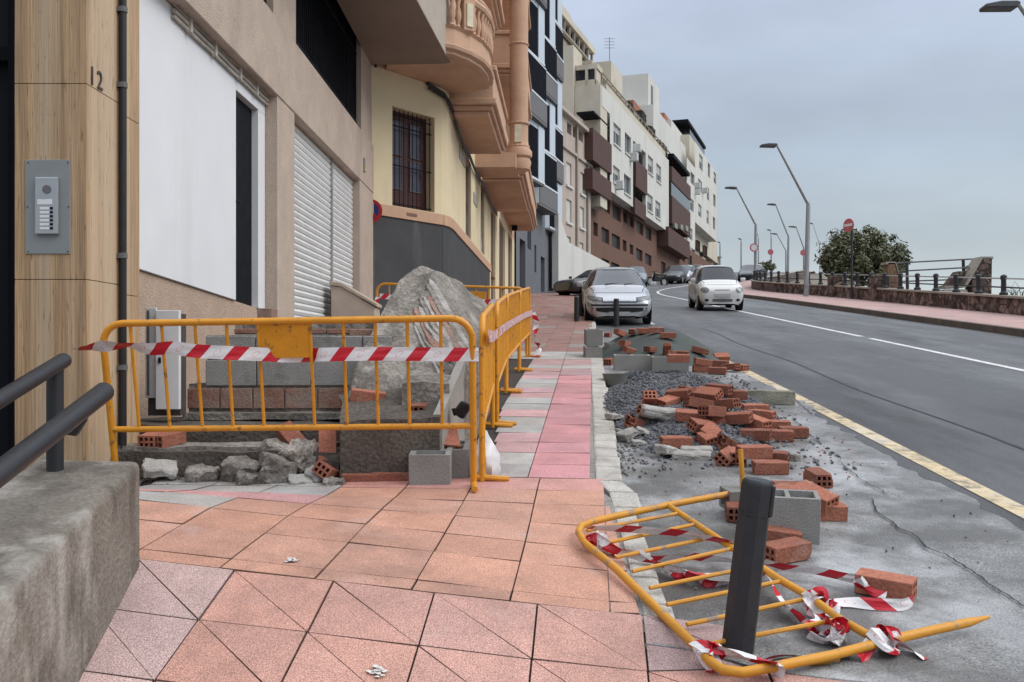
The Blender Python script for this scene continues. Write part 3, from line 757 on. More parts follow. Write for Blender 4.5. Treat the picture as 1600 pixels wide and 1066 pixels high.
for k in range(10):
    u = lerp(w[0] + .04, w[1] - .04, k / 9); b.tube([PB1.pt(u, w[2], -.1), PB1.pt(u, w[3], -.1)], .008, 6)
for zz in (.03, .42, .82, .93): PB1.slab(b, w[0], w[1], lerp(w[2], w[3], zz), lerp(w[2], w[3], zz) + .02, -.11, -.09)
b.build('window_grille', m_black, f)
for (x0, x1, ya, yb) in ((717, 726, 227, 258), (739.5, 745, 300, 328)):
    b = MB(); u0_, u1_ = PB2.u(x0), PB2.u(x1); PB2.slab(b, u0_, u1_, PB2.z(x0, yb - 12), PB2.z(x0, ya), 0, .02); b.build('wall_plaque', mat('plaque_grey', (.33, .30, .25), .6, .15, 9), Bt)
b = MB(); u_ = PB1.u(632); PB1.slab(b, u_, u_ + .28, zP + .07, zP + .13, .05, .068); b.build('band_mark', mat('mark_dark', (.2, .12, .09), .9, .4, 20), Bt)
# dark cables under the balconies
cbl = [PB1.pt(PB1.L * .75, zC - .02, .06)] + [Vector((x + .05, y, zC - .12 - .09 * k)) for k, (x, y) in enumerate(curve)] + [PB2.pt(u, zC - .56 - .04 * math.sin(u * 2), .06) for u in (1, 2.5, 4, 6, 8, 10, 12)]
b = MB(); b.tube(cbl, .035, 6); b.tube([p + Vector((0.02, 0, -.09)) for p in cbl], .022, 6); tag(b.build('wall_cable', m_pipe), 'black cables strung along the cream wall beneath the salmon balconies', 'cable')

# the rounded corner balcony with balusters
out = [(-2.3, 16.6), (-1.75, 16.45), (-1.35, 16.5), (-1.03, 16.7), (-.75, 17.05), (-.53, 17.5), (-.41, 18.0), (-.37, 18.5), (-.40, 19.0)]
def ring(offx, zz):
    cc = Vector((-1.5, 18.3)); r_ = []
    for x, y in out:
        d = Vector((x, y)) - cc; q = cc + d * (1 + offx / d.length); r_.append(Vector((q.x, q.y, zz)))
    return r_
inn = [(-1.25, 19.3), (-1.5, 18.9), (-2.4, 17.6)]
bal = MB()
prof = [(-.16, zC + .02), (-.08, zC + .05), (-.08, zC + .10), (.0, zC + .13), (.02, zC + .19), (-.03, zC + .22), (-.05, zC + .50), (-.0, zC + .54)]
for (a, c) in zip(prof, prof[1:]):
    r0, r1 = ring(*a), ring(*c)
    for i in range(len(out) - 1): bal.add([r0[i], r0[i + 1], r1[i + 1], r1[i]], [(0, 1, 2, 3)])
bot = ring(*prof[0]); bal.add(bot + [Vector((x, y, zC + .02)) for x, y in inn], [tuple(range(len(bot) + 3))])
top = ring(*prof[-1]); bal.add(top + [Vector((x, y, zC + .54)) for x, y in inn], [tuple(range(len(top) + 3))])
bl = bal.build('balcony', m_pinkb, Bt); bl['label'] = 'rounded salmon corner balcony with balusters'
rail = MB(); rr_ = ring(-.05, zC + 1.14)
rail.tube(rr_, .085, 8); rail.tube([p + Vector((0, 0, .1)) for p in rr_], .06, 8); rail.build('balcony_rail', m_pinkb, bl, smooth=True)
rb = ring(-.06, zC + .54)
def along(rg, t):
    t *= len(rg) - 1; i = min(int(t), len(rg) - 2); return rg[i].lerp(rg[i + 1], t - i)
vase = [(.035, 0), (.055, .03), (.03, .07), (.06, .2), (.062, .27), (.028, .42), (.05, .5), (.05, .56)]
for t in [.36 + k * .045 for k in range(14)]:
    if .43 < t < .52: continue
    b = MB(); b.lathe(along(rb, t), vase, 8); b.build('baluster', m_pinkb, bl, smooth=True)
pp = along(rb, .475); b = MB(); b.box(pp + Vector((0, 0, .28)), (.24, .2, .56), Matrix.Rotation(R(35), 3, 'Z')); pd = b.build('pedestal', m_pinkb, bl, bevel=.01)
b = MB(); b.box(pp + Vector((.06, -.085, .28)), (.13, .04, .42), Matrix.Rotation(R(35), 3, 'Z')); b.build('pedestal_plaque', mat('pale_plaque', (.66, .60, .45), .7), pd)
# box balconies and bays along the street front
def oX(y, o): return -.36 + .0545 * (y - 18.5) + o
def boxbal(ya, yb, z0, o=0., par=.85):
    mb_ = MB(); wx = lambda y: -1.24 + .0545 * (y - 20.2) - .1
    for (i0, za, zb) in ((.16, z0, z0 + .1), (.08, z0 + .1, z0 + .2), (0, z0 + .2, z0 + .34), (.06, z0 + .34, z0 + .34 + par), (0, z0 + .34 + par, z0 + .46 + par)):
        mb_.prism([(wx(ya), ya + i0, za), (oX(ya, o) - i0, ya + i0, za), (oX(yb, o) - i0, yb - i0, za), (wx(yb), yb - i0, za)], (0, 0, zb - za))
    return mb_.build('box_balcony', m_pinkb, Bt, bevel=.02)
boxbal(19.2, 23.3, 4.95, 0, .55); boxbal(26.9, 33, 4.98, .30, .7); boxbal(34.5, 43, 5.6, .2, .7)
boxbal(20.5, 23.5, 8.1, -.1); boxbal(27, 33, 8.1, .28); boxbal(19.8, 23.5, 11.3, 0); boxbal(27, 33, 11.3, .25)
tw = Vector((.19, 25.4, 0))
b = MB(); b.lathe(tw, [(.12, 4.9), (.30, 5.0), (.34, 5.2), (.30, 5.3), (.36, 5.35), (.36, 5.5), (.27, 5.62), (.255, 5.8), (.25, 16)], 14)
b.prism([(-1, 24.75, 4.95), (.1, 24.75, 4.95), (.2, 26.2, 4.95), (-1, 26.2, 4.95)], (0, 0, .4)); tw_o = b.build('corner_column', m_pinkb, Bt, smooth=True)
for zz in (8.4, 11.6): 
    b = MB(); b.lathe(tw, [(.27, zz), (.285, zz + .03), (.27, zz + .06)], 14); b.build('column_ring', m_pinkb, tw_o)
for zz in (5.55,):
    for dz_ in (.05, .68):
        b = MB(); b.lathe(tw, [(.29, zz + dz_), (.30, zz + dz_ + .03), (.29, zz + dz_ + .06)], 14); b.build('column_ring', m_pinkb, tw_o)
    b = MB(); b.box(tw + Vector((-.02, -.26, zz + .4)), (.2, .05, .48)); b.build('column_plaque', mat('pale_plaque', (0, 0, 0)), tw_o)
b = MB(); b.prism([(-6, 20.2, -1), (-1.7, 20.2, -1), (-.5, 45, -1), (-6, 45, -1)], (0, 0, 17)); b.build('rear_block', m_cream, Bt)
b = MB(); q = at(804, 352, 41); b.box(q, (.25, .3, .45)); b.tube([q, q + Vector((-.5, 0, .25))], .03, 6); tag(b.build('wall_lantern', m_black, bevel=.03), 'small black lantern bracketed to the far end of the cream building', 'lamp')
# ---------------------------------------------------------------- modern grey building with angular bays
Ct = thing('grey_building', 'modern slate grey building with pale blue angular bay windows', 'building', (1.2, 50, 3.2))
PC = Pln(.2, 45.2, 2.55, 57.5)
dh = [(PC.u(812), PC.u(821), 2.0, PC.z(812, 372)), (PC.u(845), PC.u(851), 3.0, PC.z(845, 400))]
sw_ = [(PC.u(824), PC.u(830), PC.z(824, 388), PC.z(824, 330)), (PC.u(835), PC.u(838), PC.z(835, 425), PC.z(835, 382))]
b = MB(); PC.wall(b, 0, PC.L, 1, 9.6, dh + sw_, 0, .3); b.build('wall', m_slate, Ct)
for w in dh + sw_:
    b = MB(); PC.slab(b, *w, -.4, -.28); b.build('window' if w in sw_ else 'door', m_dglass, Ct)
b = MB(); PC.slab(b, 0, PC.L, 8.4, 27, -4, -.02); b.build('upper_wall', m_blueg, Ct)
m_bdark = mat('bay_glass', (.007, .008, .012), .8, .2, 2, 0, 10, .05); m_bgrey = mat('bay_grey', (.16, .16, .162), .7, .1, 1, .03, 20, .2); m_bwhite = mat('bay_white', (.60, .63, .66), .6)
ubs = [(.3, 4.3), (4.3, 8.3), (8.3, 12.4)]
zst = [8.9, 8.0, 7.3]
for c_, ((a, d), zs0) in enumerate(zip(ubs, zst)):       # saw-tooth bays: a narrow pale cheek, a long face opening toward the street
    for k in range(6):
        fl = (k + c_) % 2
        z0 = zs0 + k * 3.15; z1 = z0 + 3.0; a_ = a + (.0 if fl else .9); o0, o1 = (.45, .95) if fl else (.30, .80)
        sh = .70 if c_ == 2 else .9; o0 *= sh; o1 *= sh
        foot = [PC.pt(a_, z0, -.05), PC.pt(a_ + .2, z0, o0), PC.pt(d - .1, z0, o1), PC.pt(d, z0, -.05)]
        b = MB(); b.prism(foot, (0, 0, z1 - z0)); by = b.build('bay', m_blueg, Ct)
        ex = lambda q, e_: [p + PC.n * e_ * (0 if i in (0, 3) else 1) + Vector((0, 0, q)) for i, p in enumerate(foot)]
        b = MB(); b.prism(ex(-.12, .04), (0, 0, .119)); b.build('bay_soffit', m_bgrey, by)
        f1 = Pln(foot[1].x, foot[1].y, foot[2].x, foot[2].y); f0 = Pln(foot[0].x, foot[0].y, foot[1].x, foot[1].y)
        b = MB()
        if fl: f1.slab(b, .35, f1.L * .97, z0 + 1.15, z1 - .12, -.02, .03)
        else: f1.slab(b, .12, f1.L * .62, z0 + .12, z1 - .3, -.02, .03)
        b.build('bay_window', m_bdark, by)
        b = MB()
        if fl: f1.slab(b, .05, f1.L - .02, z0 + .02, z0 + 1.05, -.02, .05)
        else: f1.slab(b, f1.L * .64, f1.L - .02, z0 + .02, z1 - .1, -.02, .05)
        b.build('bay_cladding', m_bgrey if fl else m_blueg, by)
        b = MB()
        if fl: f1.slab(b, .02, f1.L, z0 + 1.05, z0 + 1.15, -.02, .07)
        else: f1.slab(b, .02, f1.L, z0 - .02, z0 + .1, -.02, .07)
        b.build('bay_edge', m_bwhite, by)
b = MB(); PC.slab(b, 0, PC.L, 1, 27, -8, -4); b.build('rear_block', m_slate, Ct)

# ---------------------------------------------------------------- old beige building
Dt = thing('old_beige_building', 'weathered beige building with white shutters and a roof gallery', 'building', (4, 63, 4.3))
PD = Pln(2.75, 58.9, 5.75, 67.4)
def rect(p, x0, x1, y0, y1):   # photo rectangle at its left edge -> (u0, u1, z0, z1)
    return (p.u(x0), p.u(x1), p.z(x0, y1), p.z(x0, y0))
dw = [rect(PD, 885, 893, 252, 288), rect(PD, 885, 893, 310, 346), rect(PD, 884.5, 892, 368, 398), rect(PD, 907, 913, 268, 302), rect(PD, 906, 912.5, 322, 355), rect(PD, 905.5, 911.5, 378, 408)]
gal = [rect(PD, 886, 893, 190, 207), rect(PD, 895, 902, 196, 213), rect(PD, 904, 911, 202, 218)]
ztD = PD.z(886, 184)
b = MB(); PD.wall(b, -2.5, PD.L, 2, ztD, dw + gal, 0, .3); PD.slab(b, -2.5, PD.L, 2, ztD, -7, -.6); b.build('wall', m_old, Dt)
for w in dw:
    b = MB(); PD.slab(b, *w, -.25, -.1); f = b.build('window', mat('white_shutter', (.55, .53, .50), .7, .1, 3), Dt)
    b = MB(); PD.slab(b, w[0] - .15, w[1] + .15, w[2] - .15, w[2], -.02, .12); b.build('sill', m_wht, f)
for w in gal:
    b = MB(); PD.slab(b, *w, -.5, -.3); b.build('gallery_opening', m_dglass, Dt)
b = MB(); PD.slab(b, -2.5, PD.L + .05, ztD, ztD + .25, -7, .35); PD.slab(b, -2.5, PD.L, ztD - 2.2, ztD - 2.0, -.1, .15); b.build('cornice', m_old, Dt)
b = MB(); PD.slab(b, -3, -.3, 2, ztD + 4.5, -8, .1); b.build('stair_tower', m_crm2, Dt)
for i in range(2):
    u = PD.u(899.5 + 17 * i); b = MB(); b.tube([PD.pt(u, 4, .1), PD.pt(u, ztD, .1)], .09, 6); b.build('rainwater_pipe', mat('pipe_beige', (.33, .27, .23), .8), Dt)
rw = MB(); rw.prism([PD.pt(-3.3, PD.z(862, 455), 1.2), PD.pt(PD.L, PD.z(918, 445), 1.4), PD.pt(PD.L, PD.z(918, 412), 1.4), PD.pt(-1, PD.z(873, 385), 1.2), PD.pt(-3.3, PD.z(866, 345), 1.2)], -PD.n * .4)
tag(rw.build('retaining_wall', m_wht), 'white stepped retaining wall at the foot of the weathered beige building', 'wall')

# ---------------------------------------------------------------- white and brick apartment block beyond the bend
Et = thing('white_brick_building', 'long white apartment block on a brown brick base with balconies', 'building', (10, 80, 6))
PE = Pln(5.9, 69, 5.9 + .353 * 68, 69 + 68)
UE = PE.u(1120)
zsof = PE.z(953, 298)
up = .9    # the white storeys stand proud of the brick base
uW0, uW1 = PE.u(953, up), PE.u(1045, up)
# brick base
lowA = [(927, 934, 297, 316), (940, 953, 306, 327), (957, 970, 317, 340), (974, 980, 330, 346), (984, 990, 338, 353), (995, 1005, 344, 363), (1009, 1018, 353, 372),
        (1032, 1041, 372, 387), (1043, 1048, 377, 391), (1054, 1058, 384, 398), (1062, 1070, 388, 405), (1075, 1081, 397, 412)]
lowB = [(927, 934, 346, 367), (940, 952, 354, 377), (956, 969, 364, 385), (973, 979, 374, 391), (984, 989.5, 381, 396), (994, 1004, 387, 405), (1008, 1018, 395, 412), (1090, 1094, 375, 390), (1101, 1105, 383, 400)]
dor = [(940, 952, 403, 424), (955, 968, 409, 428), (1033, 1040, 408, 426)]
hb = [rect(PE, *q) for q in lowA + lowB]; hd = [(PE.u(q[0]), PE.u(q[1]), 2.8, PE.z(q[0], q[2])) for q in dor]
zt_b = PE.z(927, 285)
b = MB(); PE.wall(b, 0, UE - 1, 2, zt_b, hb + hd, 0, .25); PE.slab(b, 0, UE - 1, 2, zt_b, -14, -.5); b.build('brick_base', m_brickw, Et)
for q in hb + hd:
    b = MB(); PE.slab(b, *q, -.35, -.2); b.build('window' if q in hb else 'doorway', mat('louvre_dark', (.022, .018, .018), .5, .2, 4), Et)
# white storeys, first block
rows_w = [(958.5, 970, 190, 223), (976.5, 986, 206, 237), (1012.5, 1021.5, 242, 268), (1026, 1034, 255, 281), (958, 968.5, 257, 284), (975, 985.5, 270.5, 300),
          (1011.5, 1020, 285, 311), (1025, 1033, 297, 322), (1011.5, 1020, 301 + 12, 327 + 12), ]
rows_w = [(958.5, 970, 190, 223), (976.5, 986, 206, 237), (1012.5, 1020.5, 241, 268), (1025.5, 1033, 254, 281), (958, 968.5, 257, 284), (975, 985.5, 270.5, 300), (1011.5, 1020, 301, 327.5), (1024, 1032, 312, 338)]
def rect2(x0, x1, y0, y1, off=up): return (PE.u(x0, off), PE.u(x1, off), PE.z(x0, y1, off), PE.z(x0, y0, off))
hw_ = [rect2(*q) for q in rows_w]
z1w = PE.z(944, 137, up)
bw = MB(); ub0, ub1 = PE.u(989, up), PE.u(1009, up)
zs0 = PE.z(953, 298, up)
PE.wall(bw, uW0, uW1, zs0, z1w, hw_ + [(ub0, ub1, zs0 + .0, PE.z(994, 224, up))], up, .3)
PE.slab(bw, 0, uW1, zs0 + .01, z1w, -14, -.6)
PE.slab(bw, PE.u(922), uW0 + .02, PE.z(927, 172), z1w, -.6, up); PE.slab(bw, uW0, uW1, zs0, zs0 + .2, -.5, up - .01)
bw.build('wall', m_wht, Et)
def blind(q, f):
    r_ = rnd.random(); b = MB(); um_ = (q[0] + q[1]) / 2
    PE.slab(b, um_ - .04, um_ + .04, q[2], q[3], up - .2, up - .15)
    if r_ < .75: PE.slab(b, q[0], q[1], q[3] - (q[3] - q[2]) * (.2 + .5 * r_), q[3], up - .2, up - .16)
    b.build('roller_blind', mat('blind_white', (.45, .45, .43), .7, .15, 2), f)
for q in hw_:
    b = MB(); PE.slab(b, *q, up - .3, up - .2); f = b.build('window', mat('window_grey', (.07, .08, .09), .2, .3, 2, 0, 10, .5), Et)
    b = MB(); PE.slab(b, q[0], q[1], q[2] - .12, q[2], up - .05, up + .1); b.build('sill', m_wht, f)
    blind(q, f)
def ebox(name, m, x0, x1, y0, y1, o0, o1, off=up, parent=None):
    b = MB(); q = rect2(x0, x1, y0, y1, off); PE.slab(b, *q, o0, o1); return b.build(name, m, parent or Et)
b = MB(); PE.slab(b, ub0, ub1, zs0, PE.z(994, 224, up), -.6, -.5); PE.slab(b, PE.u(922), uW0, 2 + zt_b * 0 + zs0, PE.z(927, 172), -.62, -.55); b.build('balcony_recess', m_dglass, Et)
for q in ((991, 1009, 249, 291), (989.5, 1007, 308.5, 334)): ebox('balcony', m_brown, *q, up - .2, up + .15)
for q in ((924, 953.5, 200, 250), (923.5, 953, 263, 295)): ebox('balcony', m_brown, *q, -.3, up + .12)
ebox('awning', m_black, 928, 953.5, 173, 176, -.4, up - .02)
# second block
u2 = PE.u(1045); o2_ = up
sec = [(1079, 1085, 267, 285), (1091, 1097, 278, 296), (1091, 1096, 317, 336), (1078, 1084, 308, 327), (1076, 1082, 354, 372), (1092.6, 1098, 239, 262), (1106, 1109.5, 253, 275), (1104.5, 1108, 291, 311), (1104, 1107.5, 327.5, 348), (1115, 1119, 267, 284), (1114.5, 1118, 302, 321), (1114, 1117.5, 338, 357)]
h2 = [rect2(*q) for q in sec]
uS = PE.u(1073, up); uS2 = PE.u(1086, up); uEnd = PE.u(1120, up)
b = MB(); PE.wall(b, uS, uS2, PE.z(1074, 383, up), PE.z(1062, 232, up), [q for q in h2 if q[1] < uS2], up, .3)
PE.wall(b, uS2, uEnd, PE.z(1086, 347, up), PE.z(1077, 208, up), [q for q in h2 if q[0] > uS2], up, .3)
PE.slab(b, uW1, uEnd, PE.z(1086, 347, up) - 3, PE.z(1077, 208, up), -14, -.7); PE.slab(b, uS2, uEnd, PE.z(1086, 347, up), PE.z(1086, 347, up) + .3, -.6, up - .01)
PE.slab(b, uEnd - .2, uEnd, PE.z(1086, 347, up), PE.z(1077, 208, up), -.7, up - .01)
b.build('wall', m_wht, Et)
for q in h2:
    if q[1] < uS2 or q[0] > uS2:
        b = MB(); PE.slab(b, *q, up - .3, up - .2); blind(q, b.build('window', mat('window_grey', (0, 0, 0)), Et))
ebox('glazed_balcony', m_dglass, 1046, 1075, 283, 308, -.5, up + .2)
for q in ((1046, 1075.5, 260, 284), (1046, 1075, 306, 349), (1040, 1074, 354, 384)): ebox('balcony', m_brown, *q, -.5, up + .28)
b = MB(); PE.slab(b, uW1, uS, PE.z(1046, 384, up), PE.z(1046, 250, up), -.75, -.65); b.build('balcony_recess', m_dglass, Et)
ebox('awning', m_black, 1048, 1074, 240, 246, -.5, up + .3)
for q in ((1049, 1053, 348, 356), (1058, 1062, 350, 358), (1066, 1070, 352, 360)): ebox('balcony_plants', mat('balcony_clutter', (.25, .25, .22), .9, .5, 3), *q, up - .1, up + .4)
# set-back upper storeys, terraces and roof boxes
zA = z1w
def pbox(name, m, x0, x1, yt, off, dep, zlow=None, th=None):
    """a box whose front face spans x0..x1 in the photo with its top at yt, standing off metres behind the facade"""
    b = MB(); u0_, u1_ = PE.u(x0, off), PE.u(x1, off); zt = PE.z(x0, yt, off); PE.slab(b, u0_, u1_, zlow if th is None and zlow is not None else zt - (th or 1), zt, off - dep, off); return b.build(name, m, Et)
b = MB()
PE.slab(b, -.6, 1.5, zA - 9, zA, -1.1, up - .03); PE.slab(b, -.9, 1.6, zA - 9, zA + 3.0, -4, -1.12); PE.slab(b, -.4, 1.2, zA, zA + .45, -1.1, .5)
PE.slab(b, -.4, 1.2, zA + 1.25, zA + 1.6, -1.1, .6); PE.slab(b, -.4, 1.0, zA, zA + 1.25, -.35, -.15); PE.slab(b, -.4, 1.0, zA, zA + 1.25, .38, .5)
b.build('gable', m_crm2, Et)
b = MB(); PE.slab(b, -.2, .8, zA + .45, zA + 1.25, -1.09, .37); b.build('loggia_opening', m_dglass, Et)
b = MB(); PE.slab(b, 1.2, PE.u(1040, up), zA, zA + .5, -.2, up - .02); b.build('parapet', m_crm2, Et)
b = MB(); PE.slab(b, 1.7, PE.u(1000, -2.5), zA, zA + 1.7, -12, -2.6); b.build('penthouse', m_crm2, Et)
zU = 27.5
b = MB(); PE.slab(b, 2.4, 14.4, zA + 1.7, zU - 1.2, -13, -4.2); PE.slab(b, 2.0, 14.6, zU - .5, zU, -13, -3.4); b.build('upper_terrace', m_crm2, Et)
b = MB(); PE.slab(b, 2.2, 14.2, zU - 1.3, zU - .5, -12.5, -3.9); b.build('terrace_gap_shade', mat('terrace_dark', (.03, .028, .02), .8, .5, 4), Et)  # dark box filling the gap under the roof slab, painted as its shade
b = MB()
for k in range(9): PE.slab(b, 2.2 + k * 1.5, 2.4 + k * 1.5, zU - 1.5, zU - .5, -3.75, -3.55)
PE.slab(b, 2.0, 14.6, zU - 1.6, zU - 1.45, -3.8, -3.5); b.build('upper_balustrade', mat('rail_beige', (.33, .29, .24), .7), Et)
pbox('roof_box', m_crm2, 868, 893, -6, -4.6, 3, zU)
b = MB(); PE.slab(b, 12.8, 17.3, zA, 25.7, -3.0, -1.5); b.build('stair_head', m_crm2, Et)
b = MB(); PE.slab(b, 29.7, 36, zA, 29.4, -5.2, -1.5); b.build('stair_head', m_wht, Et)
b = MB(); PE.slab(b, 31.2, 32.2, 26.4, 28.6, -1.52, -1.46); b.build('stair_window', m_dglass, Et)
pbox('penthouse', m_crm2, 1012, 1046, 178, -2.2, 8, zA - 3)
pbox('roof_tiles', m_terra, 1038, 1064, 176, -2.0, 6, th=1.0); pbox('roof_tiles', m_terra, 990, 1012, 156, -2.0, 2, th=.8)
pbox('penthouse', m_wht, 1049, 1077, 187, -1.4, 7, zA - 4)
pbox('penthouse', m_crm2, 1077, 1121, 210, -.3, 8, zA - 6)
pbox('terrace_room', m_dglass, 1078, 1101, 190, -1.0, 4, zA - 4)
pbox('terrace_awning', m_black, 1075, 1103, 186, -.8, 4.5, th=.35)
b = MB()
for k in range(20):
    u = lerp(1, PE.u(1042), k / 19); b.tube([PE.pt(u, zA + .5, up - .3), PE.pt(u, zA + 1.3, up - .3)], .05, 5)
for zz in (.9, 1.3): b.tube([PE.pt(1, zA + zz, up - .3), PE.pt(PE.u(1042), zA + zz, up - .3)], .06, 5)
b.build('terrace_railing', mat('rail_beige', (.33, .29, .24), .7), Et)
b = MB(); PE.slab(b, 2.2, PE.u(1000, -.6), zA + 2.45, zA + 2.75, -2.6, -.5)
for k in range(6): PE.slab(b, 2.3 + k * 3.2, 2.55 + k * 3.2, zA, zA + 2.45, -.9, -.55)
b.build('terrace_pergola', mat('pergola_cream', (.42, .37, .30), .9, .2, 1), Et)
for i, (x0, x1, y0, y1, o_) in enumerate(((985, 990, 158, 172, -.3), (1003, 1010, 172, 190, -.3), (1018, 1024, 196, 208, -.2), (1032, 1042, 218, 234, .3))):
    b = MB(); PE.slab(b, PE.u(x0, o_), PE.u(x1, o_), PE.z(x0, y1, o_), PE.z(x0, y0, o_), o_ - 1, o_); b.build('terrace_plant' if i % 2 else 'terrace_opening', mat('terrace_dark', (.03, .028, .02), .8, .5, 4), Et, jit=.12, sub=3)
b = MB(); p = PE.pt(PE.u(966, -6), PE.z(966, 104, -6), -7); b.tube([p, p + Vector((0, 0, 3.4))], .05, 5)
for k in range(4): b.tube([p + Vector((-.6, 0, 2.2 + k * .35)), p + Vector((.6, 0, 2.2 + k * .35))], .03, 4)
b.build('aerial', mat('aerial_grey', (.25, .26, .28), .5), Et)
for (x, y) in ((990, 232), (985, 246), (962, 290), (1086, 290), (1098, 298), (1086, 300)):
    b = MB(); q = PE.pt(PE.u(x, up), PE.z(x, y, up), up + .25); b.box(q, (.8, .5, .7), Matrix.Rotation(-math.atan(.353), 3, 'Z')); b.build('air_conditioner', mat('aircon_white', (.55, .55, .53), .6), Et, bevel=.04)
# low far building at the crest
fb = thing('far_building', 'tiny pale house standing at the far crest of the road', 'building', (35, 150, 12))
q = at(1116, 420, 150); b = MB(); b.box(q + Vector((0, 3, 0)), (2.2, 5, 3.6)); b.build('wall', m_crm2, fb)
b = MB(); b.box(q + Vector((0, 3, 1.9)), (2.5, 5.4, .25)); b.build('roof', m_terra, fb)
b = MB(); b.box(q + Vector((.3, .47, .3)), (.7, .1, 1.2)); b.build('window', m_dglass, fb)
# ---------------------------------------------------------------- sea wall, railing, ruins and bush on the right
m_stone = mat('rubble_stone', (.125, .085, .072), .95, .4, 5.5, .9, 9, fine=.3, stain=((.30, .25, .22), 2.6, .55, .66, .6), voro=(3.6, (.03, .026, .024), .75))
m_cop = mat('coping', (.30, .27, .23), .9, .15, 3, .3, 30)
m_rail = mat('rail_dark', (.035, .035, .04), .5, .2, 5)
sw_t = thing('sea_wall', 'low dark rubble stone wall with coping along the seaward pavement', 'wall', (xw(30), 30, P(30)))
YW = [9 + k * 1.5 for k in range(40)] + [70 + 3 * k for k in range(14)]
b, c_ = MB(), MB()
for ya, yb in zip(YW, YW[1:]):
    p = [(xw(ya), ya), (xw(ya) + .38, ya), (xw(yb) + .38, yb), (xw(yb), yb)]
    b.hexa([(x, y, P(y) - .6) for x, y in p] + [(x, y, P(y) + .50) for x, y in p])
    p = [(xw(ya) - .04, ya), (xw(ya) + .42, ya), (xw(yb) + .42, yb), (xw(yb) - .04, yb)]
    c_.hexa([(x, y, P(y) + .501) for x, y in p] + [(x, y, P(y) + .56) for x, y in p])
b.build('wall', m_stone, sw_t); c_.build('coping', m_cop, sw_t)
rl = thing('railing', 'black railing with two rails and stout posts on the sea wall', 'railing', (xw(30) + .19, 30, P(30) + .56))
y = 10.2; k = 0; tops = []
while y < 66:
    x = xw(y) + .19; z = P(y) + .56
    b = MB(); b.lathe((x, y, z), [(.12, 0), (.12, .06), (.075, .10), (.07, .42), (.09, .46), (.09, .54), (.04, .58)], 8)
    b.build('post', m_rail, rl, smooth=True); tops.append((x, y, z)); y += 1.45
for h in (.22, .47):
    b = MB(); b.tube([(x, y_, z + h) for x, y_, z in tops], .025, 6); b.build('rail', m_alu if h > .3 else m_rail, rl)
def stub(px, w, h, lab):
    y = 20.
    while (xw(y) + .1) / y * F + CX > px: y += .1
    q = Vector((xw(y) + .18, y, P(y))); b = MB(); b.box(q + Vector((0, 0, h / 2 - .2)), (.55, w, h + .4)); b.build
    o = b.build('stone_pier', m_stone, bevel=.04, jit=.03); return tag(o, lab, 'stone pier')
stub(1372, .6, 1.05, 'square rubble stone pier interrupting the sea wall right of the bush')
stub(1304, .7, .95, 'rough rubble stone pier in the sea wall left of the no entry sign')

Y_ = 35.5
st_ = thing('beach_stair_pillar', 'leaning rubble stone pillar with pale edge at the near side of the beach stair', 'pillar', tuple(at(1396, 460, Y_)))
b = MB(); b.prism([at(1387, 462, Y_), at(1408, 462, Y_), at(1407, 440, Y_), at(1399, 411, Y_), at(1388, 411, Y_)], (0, .5, 0)); b.build('shaft', mat('brown_stone', (.19, .12, .075), .95, .4, 5, .8, 9, fine=.25), st_)
b = MB(); b.prism([at(1385, 409, Y_), at(1400, 409, Y_), at(1409, 441, Y_), at(1406, 441, Y_), at(1398, 413, Y_), at(1385, 413, Y_)], (0, .55, 0)); b.build('edging', m_cop, st_)
Y2 = 31.5
st2 = thing('beach_stair_wall', 'tall rubble stone pillar with a sloping coping and steps of the beach stair', 'wall', tuple(at(1530, 470, Y2)))
b = MB(); b.prism([at(1518, 470, Y2), at(1549, 470, Y2), at(1550, 404, Y2), at(1536, 404, Y2), at(1520, 432, Y2)], (0, .5, 0)); b.build('shaft', m_stone, st2)
b = MB(); b.prism([at(1533, 401, Y2), at(1552, 401, Y2), at(1552, 405, Y2), at(1537, 405, Y2), at(1510, 449, Y2), at(1476, 450, Y2), at(1476, 446, Y2), at(1508, 445, Y2)], (0, .6, 0)); b.build('coping', m_cop, st2)
b = MB(); b.prism([at(1474, 470, Y2), at(1519, 470, Y2), at(1510, 452, Y2), at(1476, 452, Y2)], (0, .5, 0)); b.build('low_wall', mat('pale_stone', (.34, .31, .27), .95, .4, 6, .8, 9), st2)
b = MB(); b.prism([at(1480, 446, Y2), at(1500, 446, Y2), at(1512, 424, Y2), at(1497, 424, Y2)], (0, .4, 0)); b.build('steps', m_stone, st2)
hr = thing('beach_stair_rail', 'three thin horizontal pipe rails strung between the two beach stair pillars', 'railing', tuple(at(1470, 450, 33)))
for (a, c) in (((1402, 411), (1536, 404)), ((1404, 424), (1515, 418)), ((1407, 440), (1490, 437))):
    b = MB(); b.tube([at(*a, 35.7), at(*c, 31.8)], .03, 6); b.build('rail', mat('rail_steel', (.16, .17, .18), .5), hr)
for (a, c) in (((1505, 406), (1506, 430)), ((1519, 413), (1521, 440)), ((1417, 411), (1418, 458))):
    b = MB(); b.tube([at(*a, 33), at(*c, 33)], .055, 6); b.build('post', m_rail, hr)
b = MB(); b.tube([at(1505, 421, 33), at(1534, 404, 32.4)], .04, 6); b.build('handrail', m_rail, hr)

